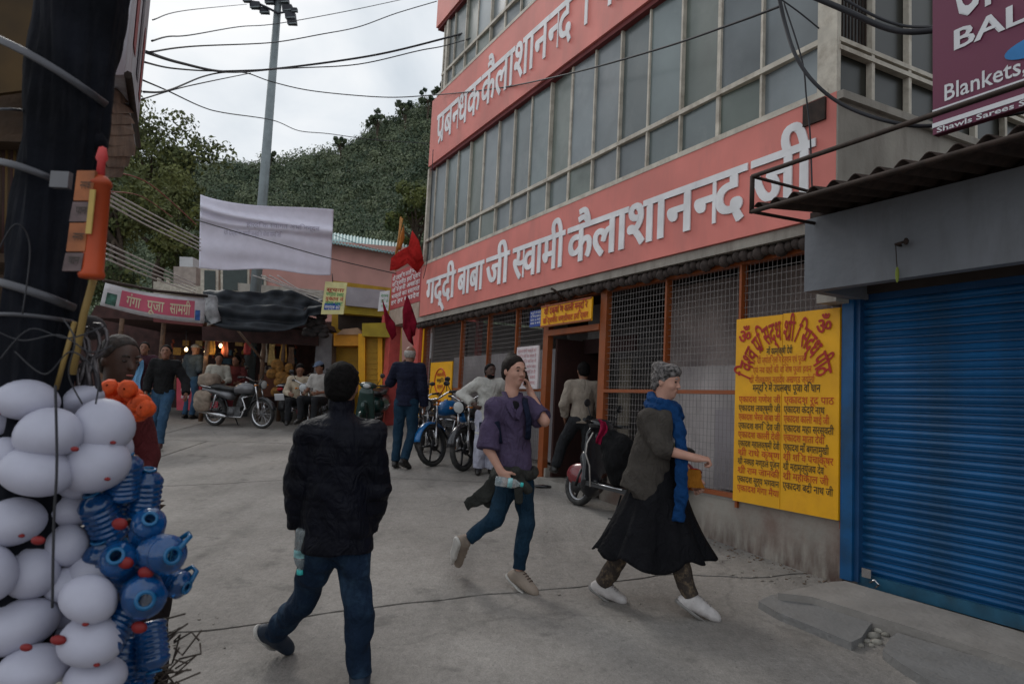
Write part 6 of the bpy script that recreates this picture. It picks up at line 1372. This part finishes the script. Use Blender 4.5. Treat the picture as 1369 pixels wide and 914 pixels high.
stand('balding grey-haired man in navy quilted vest and blue jeans standing beside the blue motorcycle', 538, 462, 626, (.15, 1, 0), (.25, 1, 0),
      dict(skin=SK['tan'], bald_fringe=HGR2, top=dict(m=cl('navy_vest', (.012, .014, .030)), name='quilted_vest', th=.03, wp=.13, hem=.08, sleeve=1, quilt=(.10, .006), collar=.04), pants=dict(m=DEN2, name='jeans'), shoe=BLKSH, seed=6),
      arms=dict(elL=(-.28, .10, 1.18), wrL=(-.20, .28, 1.42)), legs=dict(knL=(-.10, .02, .49), anR=(.06, -.16, .12), toR=(.10, -.05, .04)))
stand('man in loose white kurta and pyjama standing with one hand on his hip', 648, 486, 634, (.15, -1, 0), (.55, -1, -.05),
      dict(skin=SK['dark'], hair=HB_, brow=HB_, beard=HB_, top=dict(m=cl('white_kurta', (.46, .45, .42)), name='kurta', th=.035, ts=.028, wp=.15, hem=.34, sleeve=.95, wr=.012), pants=dict(m=cl('lilac_white_pyjama', (.40, .40, .48)), name='pyjama', th=.03, cuff=.06), shoe=BLKSH, seed=7),
      arms=dict(elR=(.42, -.10, 1.20), wrR=(.24, .12, 1.06), elL=(-.30, -.08, 1.16), wrL=(-.2, .12, 1.0)))
dm = stand('man in beige shirt and dark trousers stepping through the dark doorway', 774, 484, 648, (.05, 1, 0), (-.15, 1, -.1),
      dict(skin=SK['tan'], hair=HB_, top=dict(m=cl('beige_shirt', (.27, .23, .19)), name='shirt', th=.02, ts=.02, wp=.13, hem=.05, sleeve=.95, wr=.010, collar=.03), pants=dict(m=cl('charcoal_trousers', (.022, .023, .026)), name='trousers', th=.018), shoe=BLKSH, seed=8), Yb=8.35,
      arms=dict(elL=(-.24, -.02, 1.12), wrL=(-.22, .1, .95), elR=(.25, .0, 1.14), wrR=(.16, .2, 1.0)), legs=dict(knL=(-.24, .12, .60), anL=(-.32, .1, .28), toL=(-.36, .24, .24)))
stand('dark-haired man in black jacket, grey shirt and jeans walking toward the camera on the left', 211, 461, 600, (.10, -1, 0), (.25, -1, 0),
      dict(skin=SK['tan'], hair=HB_, brow=HB_, top=dict(m=cl('black_jacket', (.012, .012, .013)), name='jacket', th=.03, wp=.13, hem=.04, wr=.008), pants=dict(m=DEN3, name='jeans', th=.02), shoe=mat('maroon_shoe', (.06, .02, .02), .5), seed=9),
      arms=dict(elL=(-.32, -.02, 1.14), wrL=(-.42, .16, .92), elR=(.25, 0, 1.12), wrR=(.22, .12, .92)), legs=walk(.2))
stand('man in grey cap and slate jacket browsing at the stall, seen from behind', 252, 460, 560, (.35, 1, 0), (.8, .8, 0),
      dict(skin=SK['tan'], cap=cl('grey_cap', (.25, .24, .23)), top=dict(m=cl('slate_jacket', (.04, .055, .07)), name='jacket', th=.03, hem=.06), pants=dict(m=DEN3, name='jeans'), shoe=BLKSH, seed=10), arms=dict(wrR=(.2, .3, 1.1)))
stand('woman in long light blue scarf with sunglasses pushed up on dark hair', 183, 457, 580, (.2, -1, 0), (.3, -1, 0),
      dict(skin=SK['tan'], hair=HB_, brow=HB_, top=dict(m=cl('plum_kurta', (.05, .02, .03)), name='kurta', th=.03, hem=.3), pants=dict(m=cl('teal_trousers', (.02, .10, .12)), name='trousers'), shoe=BLKSH, seed=11), arms=dict(elR=(.2, .1, 1.15), wrR=(.05, .26, 1.3)))
bs = gnd(183, 580); 
SCF = MB(); 
def lb(u, v): 
    x = (-.085+.17*u); return Vector((bs.x+x+.02*math.sin(v*9), bs.y-.17-.03*math.sin(u*PI)-.015*math.sin(u*14), bs.z+1.42*.95-.75*v))
SCF.grid(lb, 12, 14); thing(SCF, 'scarf', cl('light_blue_scarf', (.16, .34, .55)), 'light blue scarf hanging down the front of the woman with sunglasses', 'scarf', solid=.008)
# seated vendors and customers at the stall
def sit(label, px, top, Yb, zseat, fwd, look, o, group=None, S=.95, arms=None):
    tp_ = at(px, top, Yb); f = Vector(fwd).normalized(); r = Vector((f.y, -f.x, 0)); U = Vector((0, 0, 1)); hp = tp_-U*.80*S
    L_ = lambda x, y, z: hp+(r*x+f*y+U*z)*S
    J = dict(head=L_(0, .10, .69), neck=L_(0, .05, .55), chest=L_(0, .03, .36), pelvis=L_(0, 0, .05), shL=L_(-.17, .03, .48), elL=L_(-.24, .08, .22), wrL=L_(-.16, .30, .18), shR=L_(.17, .03, .48), elR=L_(.24, .08, .22), wrR=L_(.16, .30, .18),
             hipL=L_(-.09, .03, .02), knL=L_(-.16, .43, .04), anL=L_(-.15, .40, -.36), toL=L_(-.16, .53, -.41), hipR=L_(.09, .03, .02), knR=L_(.16, .43, .04), anR=L_(.15, .40, -.36), toR=L_(.16, .53, -.41))
    for k, v in (arms or {}).items(): J[k] = L_(*v)
    oo_ = dict(h=.013, S=S); oo_.update(o); return person(label, L_(0, .3, -.45), J, f, look, oo_, group)
sit('dark-haired person in white shirt seated behind the parcel-laden motorcycle', 294, 473, 15.0, 0, (.3, -1, 0), (.5, -1, -.3), dict(skin=SK['tan'], hair=HB_, top=dict(m=cl('off_white_shirt', (.42, .40, .35)), th=.02, hem=.02), pants=dict(m=cl('brown_trousers', (.05, .035, .03))), shoe=BLKSH, seed=12))
sit('person in dark red sweater seated deeper inside the souvenir stall', 318, 476, 15.6, 0, (.1, -1, 0), (-.4, -1, -.1), dict(skin=SK['tan'], hair=HB_, top=dict(m=cl('dark_red_sweater', (.12, .03, .03)), th=.03, hem=.02), pants=dict(m=cl('brown_trousers', (.05, .035, .03))), shoe=BLKSH, seed=13))
sit('man in cream shirt sitting on the parked motorcycle with head bowed', 402, 487, 14.0, 0, (.25, -1, 0), (.4, -1, -.7), dict(skin=SK['tan'], hair=HB_, top=dict(m=cl('cream_shirt', (.44, .37, .28)), th=.02, hem=.02), pants=dict(m=cl('charcoal_trousers', (.022, .023, .026))), shoe=BLKSH, seed=14), arms=dict(elL=(-.30, .1, .25), wrL=(-.12, .34, .16)))
sit('man in blue-grey cap and pale shirt seated beside the grey stall pillar', 431, 484, 13.6, 0, (-.3, -1, 0), (-.6, -1, -.4), dict(skin=SK['tan'], hair=HB_, cap=cl('blue_grey_cap', (.10, .13, .19)), top=dict(m=cl('pale_grey_shirt', (.36, .34, .32)), th=.02, hem=.02, sleeve=.4), pants=dict(m=cl('charcoal_trousers', (.022, .023, .026))), shoe=BLKSH, seed=15))
# dark vendor behind the balloons
q = JP(3.3)
J9 = dict(head=q(160, 482), neck=q(152, 522), chest=q(158, 590), pelvis=q(168, 700, .05), shL=q(180, 545, .10), elL=q(193, 610, .05), wrL=q(188, 660, -.10), shR=q(140, 548, -.22), elR=q(138, 620, -.28), wrR=q(175, 655, -.30),
          hipL=q(180, 705, .08), knL=q(206, 800, -.1), anL=q(205, 925, .1), toL=q(222, 935, 0), hipR=q(165, 705, -.08), knR=q(182, 800, -.1), anR=q(172, 920, -.1), toR=q(190, 930, -.18))
for k in ('anL', 'anR'): J9[k].z = G(J9[k].x, J9[k].y)+.09
for k in ('toL', 'toR'): J9[k].z = G(J9[k].x, J9[k].y)+.04
r9, c9, J9n = person('dark-haired vendor in maroon sweater standing half hidden behind white and blue containers', gnd(190, 925), J9, (.8, -.5, 0), (.85, -.45, -.15),
    dict(skin=SK['dark'], hair=mat('dark_brown_hair', (.03, .02, .016), .7, var=.4, vs=50, bump=.4), h=.011, S=.97, top=dict(m=cl('maroon_sweater', (.085, .016, .018)), name='sweater', th=.02, hem=.08, wr=.008), pants=dict(m=cl('black_brown_trousers', (.018, .013, .014)), name='trousers'), shoe=BLKSH, seed=16))
# ================================================================== MOTORCYCLES AND SCOOTERS (x forward, z up, wheelbase 1.25 m)
def field_part(name, fn, lo, hi, m, par, h=.012, wr=0):
    F_ = Field(lo, hi, h); fn(F_); vs, F = F_.mesh(wr, 14, 1); return np_obj(name, vs, F, m, par, off=(0, 0, 0))
TYRE = mat('tyre_rubber', (.028, .028, .028), .8, var=.3, vs=20, dirt=(.09, .08, .07), dfac=.5, ds=10); SEATV = mat('seat_vinyl', (.012, .012, .013), .45)
ENG = mat('engine_metal', (.10, .10, .105), .45, .7, var=.3, vs=15); FRM = mat('frame_black', (.014, .014, .016), .4)
LENS = mat('lamp_glass', (.45, .47, .48), .1, spec=.8); REDL_ = mat('red_lens', (.35, .01, .01), .2); AMB = mat('amber_lens', (.5, .16, .01), .2)
def wheel(par, x, R=.30, r=.045, alloy=False, rimc=None):
    w_ = MB(); w_.lathe([(.02, -.06), (.028, -.05), (.028, .05), (.02, .06)], (x, 0, R), (0, 1, 0), 10); hub = w_.build('wheel', ALLOY, par)
    t_ = MB(); prof = [(R-r*1.4+0*k, 0) for k in ()]; n = 40
    pr = [(R-r*1.25, -r*.55), (R-r*.7, -r*.95), (R-r*.2, -r*.75), (R, -r*.25), (R, r*.25), (R-r*.2, r*.75), (R-r*.7, r*.95), (R-r*1.25, r*.55), (R-r*1.25, -r*.55)]
    t_.lathe(pr, (x, 0, R), (0, 1, 0), n); t_.build('tyre', TYRE, hub)
    rm = MB(); pr = [(R-r*1.25, -r*.5), (R-r*1.55, -r*.45), (R-r*1.7, 0), (R-r*1.55, r*.45), (R-r*1.25, r*.5)]; rm.lathe(pr, (x, 0, R), (0, 1, 0), n); rm.build('rim', rimc or (FRM if alloy else CHROME), hub)
    sp = MB()
    if alloy:
        for k in range(5):
            a = 2*PI*k/5; d = Vector((math.cos(a), 0, math.sin(a))); e_ = Vector((math.cos(a+.32), 0, math.sin(a+.32)))
            sp.tube([Vector((x, 0, R))+d*.02, Vector((x, 0, R))+d*(R-r*1.6)], [(.018, .02), (.013, .014)], 6); 
        sp.lathe([(.0, .062), (.085, .06), (.085, .055), (.0, .052)], (x, 0, R), (0, 1, 0), 20)
    else:
        for k in range(18):
            a = 2*PI*k/18; d = Vector((math.cos(a+.35*(k % 2)), .0, math.sin(a+.35*(k % 2)))); sp.tube([Vector((x, .035*(1 if k % 2 else -1), R)), Vector((x, 0, R))+Vector((math.cos(a), 0, math.sin(a)))*(R-r*1.5)], .0035, 4, cap=False)
    sp.build('spokes', FRM if alloy else CHROME, hub); return hub
def motorcycle(label, tank, fender, alloy=False, group='motorcycles and scooters parked along the street', rack=False, steer=0.0, headfair=None):
    root = empty('motorcycle', (0, 0, 0), label, 'motorcycle', group); L = 1.25
    wheel(root, 0, .30, .052, alloy); fw = wheel(root, L, .30, .045, alloy)
    fe = MB(); n = 14
    def arc(cx, R, a0, a1, w): 
        m2 = MB(); vs = []; 
        for i in range(n+1):
            a = a0+(a1-a0)*i/n; c, s = math.cos(a), math.sin(a)
            for k in range(7): ph = -1+2*k/6; rr = R-.03*ph*ph; vs.append((cx+c*rr, w*ph, .30+s*rr))
        m2.add(vs, [(i*7+k, i*7+k+1, (i+1)*7+k+1, (i+1)*7+k) for i in range(n) for k in range(6)], True); return m2
    arc(L, .345, math.radians(15), math.radians(150), .062).build('front_mudguard', fender, root, solid=.006)
    arc(0, .36, math.radians(40), math.radians(175), .075).build('rear_mudguard', FRM, root, solid=.006)
    st_ = Vector((L-.10, 0, .86)); ax = Vector((L, 0, .30))
    fk = MB()
    for s in (-1, 1): fk.tube([ax+Vector((0, s*.085, 0)), ax.lerp(st_, .45)+Vector((0, s*.085, 0))], .026, 8); fk.tube([ax.lerp(st_, .45)+Vector((0, s*.085, 0)), st_+Vector((-.02, s*.085, .05))], .017, 8)
    fk.tube([ax+Vector((0, -.1, 0)), ax+Vector((0, .1, 0))], .012, 6); fk.build('fork', CHROME, root)
    hb_ = MB(); hc = st_+Vector((-.06, 0, .08)); hb_.tube([hc+Vector((-.16, -.36, .10)), hc+Vector((-.05, -.24, .10)), hc+Vector((.0, -.08, .02)), hc+Vector((.0, .08, .02)), hc+Vector((-.05, .24, .10)), hc+Vector((-.16, .36, .10))], .012, 8); hbo = hb_.build('handlebar', CHROME, root)
    g_ = MB(); 
    for s in (-1, 1): MB().tube([hc+Vector((-.05, s*.25, .10)), hc+Vector((-.16, s*.365, .10))], .019, 8).build('grip', BLACK, hbo)
    for s in (-1, 1):
        m2 = MB(); m2.tube([hc+Vector((-.04, s*.22, .11)), hc+Vector((0, s*.27, .26))], .006, 6); m2.ell(hc+Vector((0, s*.29, .29)), (.012, .055, .038), 12, 8); m2.build('mirror', FRM, root)
        m3 = MB(); m3.tube([st_+Vector((.06, s*.05, .02)), st_+Vector((.06, s*.15, .02))], .008, 6); m3.ell(st_+Vector((.06, s*.17, .02)), (.03, .022, .022), 10, 6); m3.build('indicator', AMB, root)
    hl = MB(); hl.lathe([(0, -.10), (.05, -.09), (.085, -.03), (.092, .01), (.092, .03), (.0, .03)], st_+Vector((.10, 0, .03)), (1, 0, -.05), 18); hlo = hl.build('headlight', headfair or FRM, root)
    MB().lathe([(0, .045), (.05, .042), (.082, .031)], st_+Vector((.10, 0, .03)), (1, 0, -.05), 18).build('lens', LENS, hlo)
    field_part('fuel_tank', lambda F_: (F_.ell((.80, 0, .80), (.25, .135, .125), None, .02), F_.ell((.70, 0, .77), (.22, .10, .10), None, .03), F_.plane((0, 0, .70), (0, 0, -1))), (.4, -.2, .6), (1.15, .2, 1.0), tank, root)
    MB().lathe([(0, .0), (.03, 0), (.03, .015), (0, .018)], (.82, 0, .925), (0, 0, 1), 12).build('fuel_cap', CHROME, root)
    field_part('seat', lambda F_: (F_.cap((.52, 0, .775), (.10, 0, .80), .10, .105, .04, flat=(0, 0, 1), fk=.6), F_.cap((.15, 0, .815), (-.22, 0, .85), .105, .085, .05, flat=(0, 0, 1), fk=.55)), (-.45, -.2, .6), (.75, .2, 1.0), SEATV, root)
    field_part('side_panel', lambda F_: (F_.cap((.42, 0, .64), (-.28, 0, .76), .095, .06, .04, flat=(0, 1, 0), fk=1.25),), (-.5, -.25, .4), (.7, .25, .9), tank, root)
    fm = MB(); fm.tube([(1.12, 0, .82), (.95, 0, .45), (.80, 0, .25), (.40, 0, .25), (.28, 0, .55), (.05, 0, .72), (-.25, 0, .75)], .022, 8); fm.tube([(1.12, 0, .86), (.6, 0, .68), (.3, 0, .66)], .022, 8)
    for s in (-1, 1): fm.tube([(.38, s*.08, .30), (0, s*.085, .30)], .02, 8)
    fm.build('frame', FRM, root)
    sh = MB()
    for s in (-1, 1):
        sh.tube([(.0, s*.11, .32), (.12, s*.11, .66)], .016, 8)
        for k in range(9): c_ = Vector((0, s*.11, .32)).lerp(Vector((.12, s*.11, .66)), .3+.07*k); sh.lathe([(.028, -.005), (.034, 0), (.028, .005)], c_, (.12, 0, .34), 10)
    sh.build('shock_absorber', CHROME, root)
    en = MB(); en.hexa((.45, -.11, .22), (.32, 0, 0), (0, .22, 0), (0, 0, .20)); en.lathe([(0, -.14), (.085, -.13), (.095, -.11), (.095, .11), (.085, .13), (0, .14)], (.52, 0, .31), (0, 1, 0), 16)
    for k in range(8): en.hexa((.63+.012*k, -.085, .42+.028*k), (.15, 0, .03), (0, .17, 0), (-.002, 0, .014))
    en.hexa((.66, -.06, .40), (.13, 0, .03), (0, .12, 0), (.05, 0, .24)); en.build('engine', ENG, root)
    ex = MB(); ex.tube([(.80, -.05, .52), (.90, -.10, .42), (.82, -.13, .22), (.45, -.14, .22)], .018, 8); ex.tube([(.45, -.15, .22), (.30, -.16, .24), (-.28, -.17, .33)], [.025, .045, .048], 12); ex.build('exhaust', CHROME, root)
    tl_ = MB(); tl_.ell((-.36, 0, .78), (.05, .07, .04), 12, 8); tl_.build('tail_light', REDL_, root)
    MB().hexa((-.40, -.10, .55), (.01, 0, .02), (0, .20, 0), (-.03, 0, .12)).build('number_plate', WHITEP, root)
    gr = MB(); gr.tube([(.0, -.12, .80), (-.3, -.12, .84), (-.40, 0, .86), (-.3, .12, .84), (.0, .12, .80)], .011, 8); gr.build('grab_rail', CHROME, root)
    ks = MB(); ks.tube([(.42, .10, .26), (.38, .26, .015), (.40, .30, .01)], .011, 6); ks.build('kickstand', FRM, root)
    cg = MB(); cg.tube([(.92, -.22, .62), (.98, -.16, .40), (.86, -.20, .32)], .012, 6); cg.tube([(.92, .22, .62), (.98, .16, .40), (.86, .20, .32)], .012, 6); cg.tube([(.92, -.22, .62), (.97, 0, .66), (.92, .22, .62)], .012, 6); cg.build('crash_guard', CHROME, root)
    return root
def scooter(label, body, group='motorcycles and scooters parked along the street', shield=None):
    root = empty('scooter', (0, 0, 0), label, 'scooter', group); L = 1.22
    wheel(root, 0, .22, .05, True, ALLOY); wheel(root, L, .22, .05, True, ALLOY)
    field_part('front_shield', lambda F_: (F_.cap((L-.22, 0, .32), (L-.14, 0, .80), .20, .15, .03, flat=(1, 0, .15), fk=.28), F_.cap((L-.20, 0, .30), (L-.05, 0, .55), .12, .09, .05, flat=(0, 1, 0), fk=.8)), (L-.6, -.35, .1), (L+.35, .35, 1.05), shield or body, root)
    field_part('front_mudguard', lambda F_: (F_.ell((L, 0, .34), (.24, .075, .14), None, 0), F_.plane((0, 0, .30), (-.15, 0, -1))), (L-.35, -.15, .15), (L+.35, .15, .6), body, root)
    field_part('rear_body', lambda F_: (F_.cap((.28, 0, .50), (-.22, 0, .58), .17, .12, .06, flat=(0, 0, 1), fk=1.0), F_.ell((.05, 0, .48), (.34, .19, .17), None, .05)), (-.55, -.3, .2), (.6, .3, .85), body, root)
    field_part('seat', lambda F_: (F_.cap((.38, 0, .74), (.10, 0, .75), .12, .13, .04, flat=(0, 0, 1), fk=.5), F_.cap((.1, 0, .77), (-.22, 0, .80), .125, .09, .05, flat=(0, 0, 1), fk=.5)), (-.45, -.2, .6), (.6, .2, .95), SEATV, root)
    MB().hexa((.35, -.16, .26), (.62, 0, 0), (0, .32, 0), (0, 0, .05)).build('floorboard', FRM, root)
    MB().hexa((.30, -.12, .27), (.03, 0, 0), (0, .24, 0), (0, 0, .40)).build('seat_riser', FRM, root)
    field_part('handlebar_cowl', lambda F_: (F_.ell((L-.20, 0, .94), (.12, .17, .075), None, 0), F_.cap((L-.17, 0, .80), (L-.20, 0, .92), .055, .05, .04)), (L-.45, -.3, .7), (L+.05, .3, 1.1), shield or body, root)
    hb_ = MB(); hb_.tube([(L-.30, -.36, .97), (L-.22, -.16, .95), (L-.22, .16, .95), (L-.30, .36, .97)], .014, 8); hbo = hb_.build('handlebar', FRM, root)
    g_ = MB()
    for s in (-1, 1): MB().tube([(L-.24, s*.22, .955), (L-.305, s*.37, .97)], .020, 8).build('grip', BLACK, hbo)
    for s in (-1, 1): m2 = MB(); m2.tube([(L-.22, s*.17, .97), (L-.20, s*.24, 1.12)], .006, 6); m2.ell((L-.20, s*.26, 1.16), (.012, .05, .045), 12, 8); m2.build('mirror', FRM, root)
    MB().ell((L-.095, 0, .94), (.03, .08, .045), 12, 8).build('headlight', LENS, root)
    MB().ell((-.37, 0, .62), (.03, .09, .035), 12, 8).build('tail_light', REDL_, root)
    tr_ = MB()
    for s in (-1, 1): tr_.tube([(.32, s*.18, .46), (.0, s*.205, .50), (-.28, s*.14, .56)], .008, 6); tr_.tube([(.4, s*.165, .30), (.9, s*.165, .30)], .009, 6)
    tr_.build('chrome_trim', CHROME, root)
    fk = MB()
    for s in (-1, 1): fk.tube([(L, s*.07, .22), (L-.06, s*.07, .42)], .016, 8)
    fk.build('fork', FRM, root)
    ex = MB(); ex.tube([(.30, -.14, .20), (.0, -.17, .24), (-.28, -.17, .28)], [.03, .05, .05], 12); ex.build('exhaust', FRM, root)
    ks = MB(); ks.tube([(.45, .12, .24), (.40, .24, .0), (.44, .28, -.005)], .010, 6); ks.tube([(.45, -.08, .24), (.33, -.16, .0)], .010, 6); ks.build('stand', FRM, root)
    return root
def park(o, rear, front, scale=None, lean=5, wb=1.25):
    """stand a machine on the road with its wheels at two surveyed ground points"""
    a, b = gnd(*rear), gnd(*front); a.z = G(a.x, a.y); b.z = G(b.x, b.y); d = b-a; s = scale or d.length/wb
    X = d.normalized(); up = Vector((-GA, -GB, 1)).normalized(); up = Vector((0, 0, 1)); Y = up.cross(X).normalized(); Z = X.cross(Y)
    R_ = Matrix((X, Y, Z)).transposed().to_4x4() @ Matrix.Rotation(math.radians(-lean), 4, 'X')
    o.matrix_world = Matrix.Translation((a if True else b)+Vector((0, 0, .004))) @ R_ @ Matrix.Scale(s, 4); return s, d.length
BT = mat('black_tank_paint', (.02, .02, .024), .25, coat=.5, var=.1); SILV = mat('silver_graphite_paint', (.14, .14, .15), .3, .3, coat=.3)
BLT = mat('bright_blue_paint', (.01, .13, .36), .28, coat=.5); RDT = mat('maroon_gloss_paint', (.16, .008, .014), .28, coat=.5); WHT = mat('white_fairing_paint', (.5, .5, .5), .3, coat=.3); GRN = mat('bottle_green_paint', (.008, .035, .03), .3, coat=.4)
m = motorcycle('black and silver motorcycle loaded with two beige parcels, side-on before the stall', SILV, BT); park(m, (287, 569), (350, 573), lean=-4)
PARC = mat('beige_parcel_cloth', (.26, .205, .16), .85, var=.2, vs=6, bump=.4, dirt=(.14, .08, .06), dfac=.5, ds=5)
ra, rb2 = gnd(287, 569), gnd(350, 573); dxx = (rb2-ra).normalized(); nnn = Vector((dxx.y, -dxx.x, 0))
for i, (s0, z0, sz, lb_) in enumerate(((-.22, .92, (.34, .30, .24), 'upper beige cloth parcel strapped on the rear of the silver motorcycle'), (-.12, .50, (.30, .14, .34), 'lower beige saddle parcel hanging at the side of silver motorcycle'))):
    c_ = ra+dxx*s0+nnn*(.26 if i else .02)+Vector((0, 0, z0*.98)); F_ = Field(A3(c_)-.45, A3(c_)+.45, .014)
    Rr = np.array([dxx, np.cross((0, 0, 1), dxx), (0, 0, 1)])
    for kx in (-1, 1):
        for kz in (-1, 1): F_.ell(A3(c_)+Rr[0]*kx*sz[0]*.24+A3((0, 0, kz*sz[2]*.2)), (sz[0]*.44, sz[1]*.55, sz[2]*.42), Rr, .07)
    vs, F = F_.mesh(.012, 16, i+3); np_top('parcel', vs, F, PARC, lb_, 'parcel', smooth=True)
m = motorcycle('dark motorcycle with red tail light seen from behind, beside the silver one', mat('dark_blue_tank', (.015, .02, .06), .3, coat=.4), BT); park(m, (384, 567), (416, 556), .95, lean=5)
m = motorcycle('silver and white motorcycle nearest the man in navy padded jacket, front turned left', WHT, RDT, headfair=BT); park(m, (432, 566), (404, 577), .92, lean=-5)
m = motorcycle('black motorcycle half hidden behind the head of the foreground man', BT, BT); park(m, (462, 562), (440, 572), .9, lean=5)
s_ = scooter('bottle green scooter parked before the yellow shutters', GRN); park(s_, (505, 571), (482, 581), .95, lean=4, wb=1.22)
m = motorcycle('bright blue motorcycle with black alloy wheels parked by the red pillar', BLT, BLT, alloy=True); print('blue', park(m, (648, 608), (576, 624), .95, lean=-7))
m = motorcycle('grey graphite motorcycle squeezed behind the man in the quilted vest', SILV, SILV, alloy=True); park(m, (583, 592), (551, 612), .84, lean=-7)
m = motorcycle('black motorcycle standing between the blue one and the man in white kurta', BT, BT, alloy=True); park(m, (676, 612), (622, 629), .95, lean=-5)
s_ = scooter('maroon scooter with black front apron parked before the temple cage', RDT, shield=BT); print('scooter', park(s_, (880, 706), (798, 683), .92, lean=-6, wb=1.22))
sk = Field(A3(gnd(835, 690))+A3((-.5, -.5, -.1)), A3(gnd(835, 690))+A3((.5, .5, 1.1)), .014); ckk = A3(gnd(828, 694))+A3((0, 0, .56)); sk.ell(ckk, (.17, .15, .26), None, .03); sk.ell(ckk+A3((-.08, .06, .12)), (.12, .12, .18), None, .05); vs, F = sk.mesh(.014, 16, 4); np_top('sack', vs, F, cl('black_sack_cloth', (.008, .008, .009)), 'black sack standing on the floorboard of the maroon scooter', 'sack', smooth=True)
# red cloth and cable dangling from the maroon scooter's handlebar
q = JP(7.25)
rc = MB(); rc.grid(lambda u, v: q(800+9*u+3*math.sin(v*5), 560+32*v+4*u, -.12+.03*math.sin(u*9+v*6)), 6, 10); thing(rc, 'red_cloth', cl('crimson_cloth', (.30, .01, .05)), 'crimson cloth knotted on the handlebar of the maroon scooter', 'cloth', solid=.01)
MB_ = MB(); MB_.tube([q(793, 578, -.25), q(785, 592, -.28), q(783, 606, -.28), q(788, 622, -.26), q(789, 650, -.25)], .007, 6); thing(MB_, 'cord', mat('pale_cord', (.42, .40, .38), .6), 'pale cord looping down from the scooter handlebar to its front wheel', 'cord')

# ---- a few loose things on the ground
sl = MB(); p = gnd(726, 652); sl.ell(p+Vector((0, 0, .02)), (.12, .05, .02), 12, 6); thing(sl, 'slipper', BLKP, 'black slipper lying on the road left of the doorway', 'slipper')
for o in bpy.data.objects:
    for k in ('_o', '_J', '_local'):
        if k in o: del o[k]
